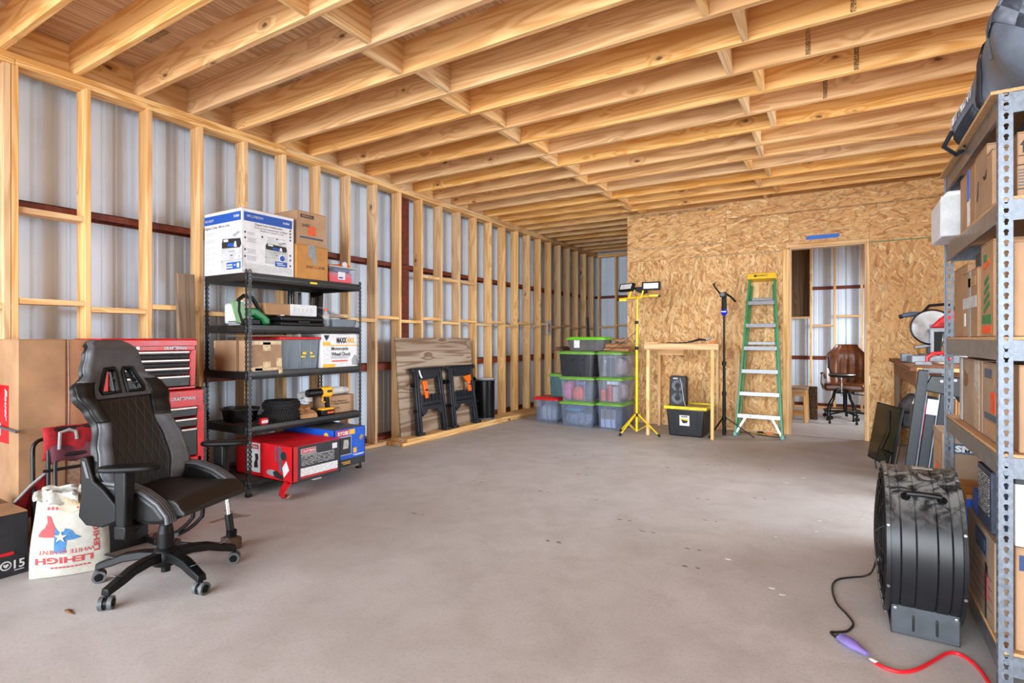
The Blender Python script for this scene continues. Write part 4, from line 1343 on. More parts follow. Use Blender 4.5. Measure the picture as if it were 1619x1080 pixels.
for i, z in enumerate(LV):
    for sx in (-1, 1):
        x = sx * (RX - .004)
        MB().prism([(x - sx * .0, z - .058), (x - sx * .012, z - .06), (x - sx * .014, z + .004), (x + sx * .002, z + .004), (x + sx * .004, z - .02), (x + sx * .006, z - .035), (x + sx * .002, z - .045)], -RY + .004, RY - .004, 'Y').build('beam', M['blackmetal'], bk, bevel=.002, seg=1)
    for sy in (-1, 1):
        y = sy * (RY - .004)
        MB().box(-RX + .018, RX - .018, y - .006, y + .006, z - .058, z + .004).build('end_beam', M['blackmetal'], bk, bevel=.003)
    MB().box(-RX + .016, RX - .016, -RY + .012, RY - .012, z - .014, z).build('shelf_board', M['darkboard'], bk, bevel=.001, seg=1)
    for sy in (-1, 1):
        for dz in (-.018, -.045):
            b = MB(); b.cyl((RX + .002, sy * (RY - .019), z + dz), (RX + .006, sy * (RY - .019), z + dz), .005, n=8); b.cyl((RX - .019, sy * (RY) + sy * .001, z + dz), (RX - .019, sy * (RY) + sy * .005, z + dz), .005, n=8)
            b.build('rivet', M['zinc'], bk)
decal(bk, 'yellow_label', M['yellow'], (RX + .0035, .03, LV[4] - .03), '+x', .075, .016)

# ---- things on the top level
z = LV[4] + .001
pb = thing('printer_carton', 'large white and blue printer carton on the top level of the black rack', 'box', (.310, 2.82, z))
w, d, h = .264, .242, .524
MB().box(-w, w, -d, d, .0005, h - .003).build('carton_body', M['paper'], pb, bevel=.005, seg=2)
for s_ in (-1, 1):
    MB().box(-w + .004, w - .004, *sorted((s_ * .002, s_ * (d - .004))), h - .0028, h).build('flap', M['brown_card'], pb, smooth=0)
# long face (+x): heading bar, picture, small print
fx = w + .0006
decal(pb, 'heading_bar', M['blueprint'], (fx, 0, .458), '+x', .445, .072)
text(pb, 'MFC-L3780CDW', M['white'], (fx + .001, -.125, .462), '+x', .145, .020, shear=.15)
text(pb, 'brother', M['white'], (fx + .001, .165, .462), '+x', .062, .024, bold=.02)
text(pb, 'Digital Color Multifunction', M['ink'], (fx, .0, .402), '+x', .25, .022)
text(pb, 'Tout-en-un numerique couleur', M['ink'], (fx, .02, .377), '+x', .31, .018)
text(pb, 'Multifuncional Digital a Color', M['ink'], (fx, .03, .357), '+x', .22, .014)


def bars(parent, x, rows, name='print_lines', mat='greyink', face='+x', hgt=.003):
    b = MB()
    for (y, zz, ww) in rows:
        c = (x, y, zz) if face == '+x' else (y, x, zz)
        b.box(-ww / 2, ww / 2, -hgt / 2, hgt / 2, -.0004, .0012, frame(c, face))
    return b.build(name, M[mat], parent, smooth=0, kind='stuff')


def printer_picture(parent, c, face, w_, h_):
    """flat print of an all-in-one machine"""
    k = lambda pts: [(a * w_, q * h_) for a, q in pts]
    decal_poly(parent, 'machine_print', M['lightgrey'], c, face, k([(-.5, -.5), (.42, -.5), (.5, -.42), (.5, .05), (.44, .12), (-.46, .12), (-.5, .06)]), th=.0010)
    decal_poly(parent, 'machine_print', M['ink'], c, face, k([(-.46, .05), (.40, .02), (.47, .10), (.42, .25), (-.42, .30), (-.48, .16)]), th=.0014)
    decal_poly(parent, 'machine_print', M['lightink'], c, face, k([(-.44, .28), (.43, .24), (.48, .42), (.20, .38), (.05, .48), (-.28, .50), (-.42, .42)]), th=.0016)
    decal_poly(parent, 'machine_print', M['greyink'], c, face, k([(.05, .34), (.35, .42), (.42, .38), (.15, .28)]), th=.0018)
    decal_poly(parent, 'machine_print', M['blueprint'], c, face, k([(-.2, .08), (.12, .06), (.16, .14), (-.16, .16)]), th=.0018)
    decal_poly(parent, 'machine_print', M['white'], c, face, [k([(.12, .06), (.26, .04), (.22, .18), (.16, .18)]), k([(-.38, .20), (-.16, .19), (-.16, .25), (-.38, .26)])], th=.0020)
    decal_poly(parent, 'machine_print', M['greyink'], c, face, [k([(-.5, -.26), (.5, -.26), (.5, -.25), (-.5, -.25)]), k([(-.12, -.06), (.14, -.06), (.14, -.03), (-.12, -.03)]), k([(-.5, -.30), (-.46, -.30), (-.46, -.24), (-.5, -.24)])], th=.0018)
    decal_poly(parent, 'machine_print', M['ink'], c, face, [k([(-.06, -.15), (.06, -.15), (.06, -.13), (-.06, -.13)]), k([(.36, -.20), (.39, -.20), (.39, -.17), (.36, -.17)])], th=.0018)


printer_picture(pb, (fx, .072, .205), '+x', .215, .215)
bars(pb, fx, [(-.16, .33 - .012 * i, .07 - .01 * (i % 3)) for i in range(2)] + [(-.155, .285 - .010 * i, .085 - .012 * (i % 3)) for i in range(4)] + [(-.155, .195 - .010 * i, .08 - .01 * (i % 3)) for i in range(4)] + [(-.155, .14 - .010 * i, .085 - .012 * (i % 2)) for i in range(4)] + [(.02, .318, .07), (.02, .31, .05), (.12, .315, .075)])
decal_poly(pb, 'icons', M['ink'], (fx, 0, 0), '+x', [[(a - .006, q - .008), (a + .006, q - .008), (a + .006, q + .008), (a - .006, q + .008)] for a, q in ((-.212, .33), (-.212, .285), (-.212, .19), (-.212, .135), (-.06, .312), (.075, .312), (.205, .405), (.205, .378), (.205, .35), (.205, .322), (.205, .19), (.205, .15), (.205, .10))])
decal(pb, 'small_print', M['print_grey'], (fx, -.0, .055), '+x', .44, .05)
decal(pb, 'blue_badge', M['blueprint'], (fx + .0012, .115, .104), '+x', .115, .042)
bars(pb, fx + .0024, [(.10, .112, .06), (.115, .098, .075)], 'badge_print', 'white', hgt=.006)
decal_poly(pb, 'round_badge', M['white'], (fx + .0010, .125, .155), '+x', [[(.030 * math.cos(2 * PI * i / 20), .030 * math.sin(2 * PI * i / 20)) for i in range(20)]], th=.0022)
decal_poly(pb, 'round_badge', M['blueprint'], (fx + .0020, .125, .155), '+x', [[(.024 * math.cos(2 * PI * i / 20), .024 * math.sin(2 * PI * i / 20)) for i in range(20)]], th=.0022)
# short face (-y)
fy = -d - .0006
decal(pb, 'heading_bar', M['blueprint'], (0, fy, .458), '-y', .515, .072)
text(pb, 'MFC-L3780CDW', M['white'], (-.18, fy - .001, .454), '-y', .13, .020, shear=.15)
text(pb, 'brother', M['white'], (.205, fy - .001, .462), '-y', .075, .026, bold=.02)
text(pb, 'Digital Color All-in-One', M['ink'], (-.075, fy, .392), '-y', .36, .030)
printer_picture(pb, (.13, fy, .195), '-y', .285, .34)
bars(pb, fy, [(-.175, .35, .15), (-.175, .335, .12), (-.175, .29, .15), (-.18, .275, .13), (-.19, .04, .11), (-.19, .028, .11)], face='-y')
for q, zz in enumerate((.225, .185, .14, .095)):
    decal(pb, 'feature_tile', M['print_grey'], (-.172, fy, zz), '-y', .15, .034)
decal(pb, 'blue_badge', M['blueprint'], (.16, fy - .0016, .062), '-y', .19, .056)
bars(pb, fy - .003, [(.11, .07, .07), (.11, .05, .08), (.18, .066, .02)], 'badge_print', 'white', face='-y', hgt=.010)
decal(pb, 'badge_print', M['white'], (.225, fy - .003, .062), '-y', .03, .036)

ob, w, d, h = carton('taped_carton', 'orange-brown carton with grey duct tape and handwriting, beside the printer carton', .14, .592, 3.075, 3.415, z, z + .305, M['orange_card'])
decal_poly(ob, 'duct_tape', M['duct'], (w + .001, -.01, .22), '+x', [(-.04, .09), (.035, .09), (.055, -.085), (.02, -.085), (.0, -.02), (-.035, -.02)], th=.002)
text(ob, "DON'T 2 LATER", M['ink'], (w + .0012, .03, .115), '+x', .20, .026, rot=1)
hb, w, d, h = carton('small_moving_carton', 'brown moving carton with an orange square logo, stacked on the orange-brown carton', .16, .56, 3.10, 3.42, z + .306, z + .306 + .305, M['tan_card'])
decal(hb, 'name_bar', M['ink'], (w + .0012, -.05, .262), '+x', .14, .030)
text(hb, 'SMALL', M['tan_card'], (w + .0024, -.05, .262), '+x', .12, .018, bold=.03)
text(hb, 'SHED', M['ink'], (w + .0012, -.065, .180), '+x', .085, .026, rot=2, shear=.2)
decal(hb, 'orange_logo', M['orangeink'], (w + .0014, .0, .138), '+x', .082, .082)
for q, s_ in enumerate(('THE', 'HOME', 'DEPOT')):
    text(hb, s_, M['tan_card'], (w + .0028, -.016 + .016 * q, .156 - .018 * q), '+x', .045, .011, rot=25, bold=.03)
decal(hb, 'name_bar', M['slateink'], (w + .0012, -.0, .072), '+x', .25, .017)
decal(hb, 'small_print', M['print_card'], (w + .0012, 0, .034), '+x', .23, .05)

ct = thing('clear_tote', 'small clear tote with pink and navy contents at the right end of the top level', 'tote', (.39, 3.615, z))
b = MB(); b.frus(-.18, .18, -.165, .16, .001, .155, .92)
b.build('tote_body', M['clear'], ct, bevel=.012)
MB().box(-.19, .19, -.175, .17, .150, .162).build('rim', M['lightgrey'], ct, bevel=.004)
pk1 = MB().box(-.15, .172, -.145, .13, .006, .105).build('pink_sheet_stack', M['pinktub'], None, bevel=.01, at=(.39, 3.60, z))
tag(pk1, 'pink folded item inside the small clear tote on the rack top', 'cloth')
decal(pk1, 'white_sticker', M['paper'], (.174, .0, .075), '+x', .085, .075)
decal(pk1, 'white_sticker_print', M['blueprint'], (.1755, -.01, .055), '+x', .05, .014)
pk2 = MB().box(-.15, .17, -.13, .06, .107, .148).build('navy_sheet_fold', M['bluefold'], None, bevel=.014, at=(.39, 3.65, z))
tag(pk2, 'navy folded sheet lying over the pink item in the small clear tote', 'cloth')
oh = thing('orange_water_toy', 'bright orange flexible toy with a white round valve lying on the small clear tote', 'toy', (.43, 3.62, z + .164))
MB().tube([(0, -.22, .02), (.01, -.17, .035), (.0, -.13, .012), (.0, -.02, .014), (.0, .06, .02), (0, .11, .034), (.0, .16, .036), (0, .20, .018)], [.016, .02, .016, .018, .02, .032, .028, .012], 12).build('body', M['orange'], oh, smooth=60)
MB().cyl((.03, .095, .034), (.052, .095, .034), .03, n=20).build('valve', M['white'], oh, bevel=.004)

# ---- second level
z = LV[3] + .001
ht = thing('hedge_trimmer', 'green electric hedge trimmer with a black loop handle and green guard on the rack', 'trimmer', (.46, 2.72, z))
MB().tube([(.0, -.065, .012), (.0, -.10, .12), (.0, -.095, .21), (.0, -.05, .245), (.0, .02, .235), (.0, .06, .18), (.0, .10, .11)], .017, 10).build('loop_handle', M['black'], ht, smooth=60)
MB().prism([(-.16, .20), (-.06, .19), (-.035, .10), (-.03, .02), (-.07, .01), (-.11, .03)], -.012, .012, 'X').build('hand_guard', M['palegreen'], ht, bevel=.004)
MB().prism([(-.02, .15), (.04, .145), (.10, .11), (.165, .06), (.165, .012), (.11, .008), (.085, .05), (.02, .085), (-.03, .07)], -.045, .045, 'X').build('motor_housing', M['toolgreen'], ht, bevel=.014, seg=3)
MB().box(-.035, .035, -.06, .085, .004, .06).build('rear_grip', M['black'], ht, bevel=.012)
MB().box(-.25, -.03, -.03, .03, .03, .042).build('blade_bar', M['chrome'], ht)
wb_ = thing('white_appliance', 'white moulded plastic appliance lying behind the hedge trimmer', 'appliance', (.115, 2.96, z))
MB().prism([(-.20, .02), (.22, .02), (.22, .16), (.16, .17), (-.02, .205), (-.13, .215), (-.20, .20)], -.09, .09, 'X').build('housing', M['white'], wb_, bevel=.02, seg=3)
MB().cyl((0, -.10, .21), (0, -.10, .228), .04, n=16).build('cap', M['white'], wb_, bevel=.004)
for s_ in (-1, 1):
    MB().box(-.09, .09, s_ * .14 - .02, s_ * .14 + .02, 0, .022).build('foot', M['white'], wb_, bevel=.004)
wx, w, d, h = carton('white_lid_carton', 'brown carton with a white printed sleeve lying on the black tool case', .235, .50, 2.84, 3.36, z + .096, z + .196, M['brown_card'])
MB().box(-w - .002, w + .002, -.02, d + .002, -.001, h + .002).build('white_sleeve', M['paper'], wx, bevel=.003)
decal_poly(wx, 'sleeve_icons', M['lightink'], (w + .0022, .12, .055), '+x', [[(a - .012, -.018), (a + .012, -.018), (a + .012, .018), (a - .012, .018)] for a in (-.10, -.055, -.01, .035, .08)])
tk = thing('black_tool_case', 'flat black moulded tool case on the second level of the rack', 'case', (.46, 3.155, z))
MB().box(-.13, .13, -.225, .225, 0, .040).build('lower_shell', M['black'], tk, bevel=.014, seg=3)
MB().box(-.128, .128, -.222, .222, .041, .088).build('upper_shell', M['black'], tk, bevel=.016, seg=3)
MB().box(.13, .138, -.06, .06, .028, .05).build('latch', M['black'], tk, bevel=.003)
MB().box(-.02, .04, -.17, -.13, .088, .105).build('white_tag', M['paper'], tk, bevel=.004)
gb = thing('plastic_bottle', 'empty clear plastic bottle with an orange cap on the second level of the rack', 'bottle', (.535, 3.44, z))
MB().lathe([(0, .002), (.026, .002), (.031, .01), (.031, .05), (.028, .06), (.031, .07), (.031, .10), (.024, .125), (.013, .145), (.013, .155)], n=18).build('bottle_body', M['pet'], gb)
MB().cyl((0, 0, .152), (0, 0, .176), .0155, n=16).build('bottle_cap', M['orangeink'], gb, bevel=.002)
tr = thing('clear_tray', 'low clear plastic tray at the right end of the second level', 'tray', (.44, 3.645, z))
b = MB(); b.frus(-.13, .13, -.15, .14, .001, .075, .9); b.build('tray_body', M['graytint'], tr, bevel=.008)
MB().box(-.135, .135, -.155, .145, .072, .078).build('tray_rim', M['clear'], tr, bevel=.002)
ld = MB().box(-.14, .14, -.15, .15, 0, .014).build('plastic_plate', M['clear'], None, bevel=.005)
ld.location = (.30, 3.60, z + .145); ld.rotation_euler = (R(-16), R(2), 0)
tag(ld, 'pale plastic lid leaning over the low clear tray on the second level', 'lid')
for i, (x, y, hh, rr) in enumerate(((.08, 3.40, .36, .030), (.09, 3.49, .34, .016), (.10, 3.66, .36, .05))):
    o = thing('black_gloss_panel', ['glossy black upright tube at the back of the second level, left one', 'thin glossy black tube at the back of the second level, middle one', 'wide curved glossy black panel at the back of the second level'][i], 'panel', (x, y, z))
    if i < 2:
        MB().cyl((0, 0, 0), (0, 0, hh), rr, n=16).build('tube', M['screen'], o)
        MB().cyl((0, 0, hh), (0, 0, hh + .008), rr * 1.08, n=16).build('end_cap', M['black'], o)
    else:
        MB().grid(lambda i_, j_: (.04 * math.cos(i_ / 8 * PI * .8 - .4), -.09 + .20 * i_ / 8 + .04 * j_ / 6 * .3, hh * j_ / 6), 8, 6).build('curved_sheet', M['screen'], o, solid=.006, smooth=60)
        MB().box(-.03, .05, -.09, .11, 0, .008).build('foot_strip', M['black'], o)

# ---- third level
z = LV[2] + .001
c1, w, d, h = carton('plain_carton', 'brown carton with worn corners, left end of the third level of the black rack', .11, .42, 2.625, 2.86, z, z + .255, M['tan_card'])
decal(c1, 'tape', M['tape'], (-w + .012, -d - .001, .05), '-y', .024, .09); decal(c1, 'tape', M['tape'], (-w + .012, -d - .001, .22), '-y', .024, .06)
c2, w, d, h = carton('taped_tan_carton', 'tan carton with patches of packing tape on the third level, left of the red-lid tote', .43, .598, 2.645, 2.925, z, z + .255, M['tan_card'])
for (y, zz, ww, hh, rt) in ((.0, .205, .07, .07, 0), (-.0, .055, .07, .05, 0), (0, .235, .27, .03, 0), (.115, .07, .05, .07, 0), (-.09, .02, .10, .04, 6), (.02, .018, .25, .02, 0)):
    decal(c2, 'tape', M['tape'], (w + .0008, y, zz), '+x', ww, hh, rot=rt)
MB().grid(lambda i, j: (w + .006 + .012 * math.sin(j * .6), .10 + .045 * i / 3 * (1 - .1 * j), .02 - .075 * j / 6), 3, 6).build('loose_tape', M['tape'], c2, solid=.0015)
rt = thing('red_lid_tote', 'cloudy blue-grey tote with a red lid in the middle of the third level', 'tote', (.36, 3.12, z))
b = MB(); b.frus(-.20, .215, -.19, .205, .001, .265, .93)
for y in (-.10, .01, .12):
    b.box(.203, .216, y - .004, y + .004, .02, .25)
b.build('tote_body', M['graytint'], rt, bevel=.014)
MB().box(-.215, .232, -.205, .218, .262, .285).build('lid', M['redplastic'], rt, bevel=.008)
decal_poly(rt, 'yellow_mark', M['yellow'], (.2155, .09, .12), '+x', [[(-.06, .012), (-.02, .012), (-.02, .03), (-.06, .03)], [(.02, .012), (.045, .012), (.045, .03), (.02, .03)], [(-.075, -.016), (-.03, -.016), (-.03, -.004), (-.075, -.004)], [(.02, -.016), (.07, -.016), (.07, -.004), (.02, -.004)]])
o = MB().lathe([(0, 0), (.10, 0), (.13, .05), (.12, .13), (.08, .19), (0, .2)], n=18).build('clear_bag_bundle', M['lightgrey'], None, at=(.37, 3.12, z + .006))
tag(o, 'crumpled pale bundle inside the red-lid tote on the third level', 'bag')
sh = MB().box(-.20, .20, -.22, .22, 0, .008).build('cardboard_sheet', M['tan_card'], None, at=(.34, 2.93 + .02, z + .29))
sh.rotation_euler = (0, 0, R(3)); tag(sh, 'flat cardboard sheet lying on the red-lid tote and the cartons of the third level', 'cardboard')
mx = thing('wheel_chock_carton', 'white carton for a motorcycle wheel chock at the right end of the third level', 'box', (.44, 3.565, z))
w, d, h = .15, .218, .312
MB().box(-w, w, -d, d, .0005, h).build('carton_body', M['paper'], mx, bevel=.004)
for s_ in (-1, 1):
    MB().box(*sorted((s_ * .002, s_ * w)), -d, d, h - .001, h + .002).build('flap', M['paper'], mx, smooth=0)
fx = w + .0006
decal(mx, 'heading_panel', M['white'], (fx, .055, .255), '+x', .32, .085)
text(mx, 'MAXX', M['ink'], (fx + .001, .01, .255), '+x', .12, .055, bold=.05)
text(mx, 'HAUL', M['ochreink'], (fx + .001, .125, .255), '+x', .095, .055, bold=.05)
decal(mx, 'orange_rule', M['ochreink'], (fx, .04, .206), '+x', .34, .010)
text(mx, 'Motorcycle', M['ink'], (fx, -.01, .172), '+x', .20, .040, bold=.02)
text(mx, 'Wheel Chock', M['ink'], (fx, .005, .125), '+x', .23, .036, bold=.02)
bars(mx, fx, [(-.01, .098, .22), (-.01, .088, .20)], mat='slateink')
decal(mx, 'orange_rule', M['orangeink'], (fx, -.01, .060), '+x', .19, .012)
decal_poly(mx, 'chock_picture', M['greyink'], (fx, .17, .06), '+x', [(-.03, -.04), (.03, -.045), (.04, .0), (.02, .05), (.0, .055), (-.035, .01)])
decal(mx, 'ochre_patch', M['ochreink'], (fx, -.165, .222), '+x', .085, .035)
decal(mx, 'ochre_patch', M['ochreink'], (fx, -.135, .018), '+x', .14, .034)
decal_poly(mx, 'emblem', M['ink'], (fx, -.165, .28), '+x', [(-.03, .022), (.03, .022), (.022, 0), (.0, -.03), (-.022, 0)])
decal(mx, 'small_print', M['print_white'], (fx, -.16, .12), '+x', .09, .085)
text(mx, 'MAXX HAUL', M['ink'], (0, -d - .001, .25), '-y', .2, .04, bold=.03)

# ---- fourth level
z = LV[1] + .001
pan = thing('cast_iron_pot', 'wide black cast iron pot with loop handles on the fourth level behind the post', 'pot', (.205, 2.80, z))
MB().lathe([(0, .001), (.115, .001), (.130, .02), (.145, .098), (.158, .104), (.158, .112), (.140, .112), (.125, .03), (.11, .015), (0, .014)], n=30).build('pot_body', M['blackmetal'], pan)
for s_ in (-1, 1):
    MB().tube([(s_ * .15, -.05, .10), (s_ * .18, -.04, .105), (s_ * .18, .04, .105), (s_ * .15, .05, .10)], .009, 8).build('loop_handle', M['blackmetal'], pan)
o = MB().box(-.02, .02, -.03, .03, 0, .055).build('red_can', M['redprint'], None, bevel=.006, at=(.56, 2.78, z)); tag(o, 'small red and white packet beside the black pot on the fourth level', 'packet')
decal(o, 'white_band', M['paper'], (.0206, 0, .025), '+x', .058, .022)


def tire(label, zz, y):
    t = thing('knobby_wheel', label, 'tire', (.44, y, zz), 0, 'pair of small tires on the rack')
    MB().lathe([(.075, .012), (.09, .004), (.12, .002), (.146, .014), (.154, .042), (.146, .070), (.12, .082), (.09, .080), (.075, .072), (.082, .042), (.075, .012)], n=40).build('carcass', M['rubber'], t, smooth=60)
    b = MB()
    for i in range(44):
        a = 2 * PI * i / 44
        m = Matrix.Rotation(a, 4, 'Z')
        for k_, (r_, q) in enumerate(((.154, .042), (.150, .022), (.150, .062), (.134, .0795), (.134, .0035))):
            mm = Matrix.Rotation(a + (PI / 44 if k_ % 2 else 0), 4, 'Z')
            b.box(r_ - .006, r_ + .006, -.008, .008, q - .006, q + .006, mm)
    b.build('tread_blocks', M['rubber'], t, kind='stuff', smooth=0)


tire('small knobbly black tire lying on the fourth level, lower of two', z, 3.03)
tire('small knobbly black tire lying on top of the other tire', z + .087, 3.035)


def log(name, label, loc, rz, L_, r, mat='bark', seed=1, group=None, tilt=0.0):
    t = thing(name, label, 'firewood', loc, rz, group, rot=(tilt, 0, rz))
    rnd = random.Random(seed)
    prof = [(-r, 0), (r * .95, 0), (r * .8, r * .75), (r * .1, r * 1.15), (-r * .8, r * .7)]
    n = 7; vs = []
    for i in range(n + 1):
        for a, q in prof:
            vs.append((L_ * (i / n - .5), a * rnd.uniform(.88, 1.1), max(0, q * rnd.uniform(.86, 1.12))))
    k = len(prof); fs = []
    for i in range(n):
        for j in range(k):
            fs.append((i * k + j, i * k + (j + 1) % k, (i + 1) * k + (j + 1) % k, (i + 1) * k + j))
    fs += [tuple(range(k)), tuple(reversed([n * k + j for j in range(k)]))]
    MB().add(vs, fs).build('split_wood', M[mat], t, smooth=0)
    b = MB()
    for i in range(n):
        p, q = Vector(vs[i * k + 1]), Vector(vs[(i + 1) * k + 1]); p2, q2 = Vector(vs[i * k + 2]), Vector(vs[(i + 1) * k + 2])
        e = Vector((0, .004, .002))
        b.add([p + e, q + e, q2 + e, p2 + e, p, q, q2, p2], [(0, 1, 2, 3), (0, 3, 7, 4), (1, 5, 6, 2), (0, 4, 5, 1), (3, 2, 6, 7)])
    b.build('bark', M['barkdark'], t, smooth=0)
    return t


log('split_log', 'pale split log lying between the small tires and the yellow drill', (.52, 3.235, z), R(80), .16, .05, seed=3)
log('split_log', 'pale split log propped up behind the yellow drill', (.43, 3.24, z + .058), R(60), .16, .05, seed=5, tilt=R(12))
dr_ = thing('cordless_drill', 'yellow and black cordless tool standing on its battery on the fourth level', 'drill', (.545, 3.40, z))
m = Matrix.Rotation(R(-18), 4, 'Z')
MB().prism([(-.035, .175), (.065, .165), (.095, .19), (.098, .245), (.07, .268), (-.035, .262)], -.036, .036, 'X').build('motor_housing', M['drillyellow'], dr_, bevel=.016, seg=3)
MB().lathe([(0, -.175), (.033, -.175), (.037, -.16), (.035, -.06), (.040, -.03), (0, -.03)], (0, 0, .217), 20, 'Y').build('nozzle', M['black'], dr_)
MB().lathe([(0, -.1755), (.026, -.1757), (.026, -.176), (0, -.1765)], (0, 0, .217), 16, 'Y').build('nozzle_bore', M['ink'], dr_)
MB().prism([(.015, .18), (.058, .18), (.072, .065), (.03, .065)], -.018, .018, 'X').build('grip', M['black'], dr_, bevel=.008)
MB().prism([(.058, .18), (.066, .18), (.080, .065), (.072, .065)], -.014, .014, 'X').build('grip_back', M['drillyellow'], dr_, bevel=.003)
MB().tube([(0, -.005, .165), (0, -.012, .135), (0, .012, .12), (0, .028, .125)], .006, 8).build('trigger_guard', M['drillyellow'], dr_)
MB().box(-.036, .036, -.035, .10, .048, .07).build('base_plate', M['drillyellow'], dr_, bevel=.006)
MB().box(-.038, .038, -.045, .105, .0, .050).build('battery', M['black'], dr_, bevel=.008)
decal(dr_, 'battery_label', M['orangeink'], (.0386, .055, .026), '+x', .07, .018)
decal_poly(dr_, 'name_plate', M['ink'], (.0365, .045, .222), '+x', [(-.026, -.010), (.026, -.010), (.03, 0), (.026, .012), (-.026, .012), (-.03, 0)])
ca, w, d, h = carton('flat_brown_carton', 'long brown carton with black shipping symbols on the fourth level beside the drill', .36, .525, 3.43, 3.79, z, z + .165, M['tan_card'])
text(ca, 'Cat Advance', M['ink'], (w + .001, .0, .115), '+x', .17, .020)
text(ca, 'Water Resistant', M['ink'], (w + .001, .02, .092), '+x', .19, .020)
text(ca, 'prime', M['ink'], (w + .001, -.03, .048), '+x', .065, .018)
decal_poly(ca, 'ship_symbol', M['ink'], (w + .001, -.115, .12), '+x', [[(-.018, -.022), (.018, -.022), (.018, -.018), (-.018, -.018)], [(-.012, -.015), (-.008, -.015), (-.008, .012), (-.012, .012)], [(.008, -.015), (.012, -.015), (.012, .012), (.008, .012)]])
decal(ca, 'ship_symbol', M['print_card'], (w + .001, -.115, .05), '+x', .04, .075)
pl = thing('poly_roll', 'rolled white plastic sheeting lying on top of the long brown carton', 'roll', (.42, 3.56, z + .167))
MB().tube([(-.01, -.32, .018), (-.005, -.22, .032), (0, -.05, .036), (0, .12, .038), (0, .22, .036)], [.03, .036, .038, .038, .036], 14).build('roll', M['white'], pl, smooth=60)
MB().grid(lambda i, j: (.03 + .006 * math.sin(i), -.30 + .10 * i / 5, .01 - .05 * j / 4), 5, 4).build('loose_end', M['white'], pl, solid=.002)

# ---- bottom level
z = LV[0] + .001
rb = thing('red_saw_carton', 'worn red and black power tool carton sticking out of the bottom level', 'box', (.60, 2.988, z))
w, d, h = .375, .237, .285
b = MB()
N = 10
b.grid(lambda i, j: (-w + 2 * w * i / N, -d + 2 * d * j / N, h - .012 * math.sin(PI * i / N) * math.sin(PI * j / N) - .008 * math.sin(2.5 * i) * math.sin(1.3 * j)), N, N)
b.box(-w, w, -d, -d + .006, 0, h); b.box(-w, w, d - .006, d, 0, h); b.box(w - .006, w, -d, d, 0, h); b.box(-w, -w + .006, -d, d, 0, h); b.box(-w, w, -d, d, 0, .006)
b.build('carton_body', M['redprint'], rb, smooth=0, bevel=.003, seg=1)
fx = w + .0006
decal(rb, 'black_panel', M['charcoal'], (fx, .02, .142), '+x', .42, .278)
decal(rb, 'name_bar', M['white'], (fx + .0012, -.09, .238), '+x', .145, .042)
decal(rb, 'name_bar', M['redprint'], (fx + .0022, -.09, .238), '+x', .137, .036)
text(rb, 'CRAFTSMAN', M['white'], (fx + .0036, -.09, .238), '+x', .125, .022, bold=.03)
decal(rb, 'white_sticker', M['paper'], (fx + .0012, .175, .235), '+x', .05, .045)
decal(rb, 'small_print', M['print_black'], (fx + .0012, .005, .160), '+x', .33, .075)
bars(rb, fx + .001, [(-.08, .21, .15), (.0, .198, .32)], 'print_lines', 'white', hgt=.004)
decal(rb, 'white_panel', M['print_white'], (fx + .0012, .02, .072), '+x', .37, .065)
decal(rb, 'red_rule', M['redprint'], (fx + .0012, .02, .030), '+x', .37, .014)
fy = -d - .0006
decal(rb, 'white_panel', M['paper'], (-.14, fy, .155), '-y', .20, .24)
decal(rb, 'name_bar', M['redprint'], (-.14, fy - .0012, .245), '-y', .16, .036)
text(rb, 'CRAFTSMAN', M['white'], (-.14, fy - .003, .245), '-y', .14, .020, bold=.03)
decal(rb, 'small_print', M['print_white'], (-.18, fy - .0012, .14), '-y', .09, .14)
decal_poly(rb, 'tool_picture', M['ink'], (-.09, fy - .0012, .13), '-y', [(-.03, -.06), (.02, -.055), (.015, .0), (.03, .02), (.02, .06), (-.02, .055), (-.01, .01), (-.03, -.02)])
decal_poly(rb, 'tool_picture', M['slateink'], (.20, fy, .15), '-y', [[(-.05, .11), (-.03, .13), (-.02, .02), (-.035, -.02)], [(.0, .13), (.035, .125), (.045, -.07), (.015, -.075), (.005, .0)]])
decal_poly(rb, 'tool_picture', M['ink'], (.265, fy, .205), '-y', [[(.034 * math.cos(2 * PI * i / 16), .036 * math.sin(2 * PI * i / 16)) for i in range(16)]])
decal_poly(rb, 'tool_picture', M['greyink'], (.17, fy, .055), '-y', [[(-.075 + .07 * math.cos(2 * PI * i / 18) + .02, .025 * math.sin(2 * PI * i / 18)) for i in range(18)]])
decal_poly(rb, 'tool_picture', M['ink'], (.20, fy - .001, .045), '-y', [(-.07, .02), (-.03, .035), (.06, .0), (.06, -.035), (-.05, -.02)])
decal_poly(rb, 'white_diamond', M['paper'], (.30, fy - .001, .10), '-y', [(-.05, .01), (0, .07), (.035, -.0), (-.03, -.065)])
MB().grid(lambda i, j: (w - .11 + .11 * i / 4 - .02 * j / 5 + .01, -d - .004 - .035 * math.sin(j / 5 * PI * .6) * (1 + .2 * i), .008 - .115 * j / 5 + .01 * math.sin(i * 2)), 4, 5).build('torn_flap', M['redprint'], rb, solid=.003, smooth=60)
MB().grid(lambda i, j: (w - .085 + .085 * i / 4, -d - .012 - .03 * math.sin(j / 3 * PI * .6), -.085 - .022 * j / 3 + .006 * math.sin(i * 3)), 4, 3).build('torn_edge', M['tan_card'], rb, solid=.003, smooth=60)
MB().box(w - .06, w + .03, -.06, .02, -.004, -.001).build('paper_scrap', M['paper'], rb, smooth=0)
yb = thing('blue_saw_carton', 'dented blue power tool carton on the bottom level, right of the red carton', 'box', (.53, 3.425, z))
w, d, h = .345, .178, .335
b = MB()
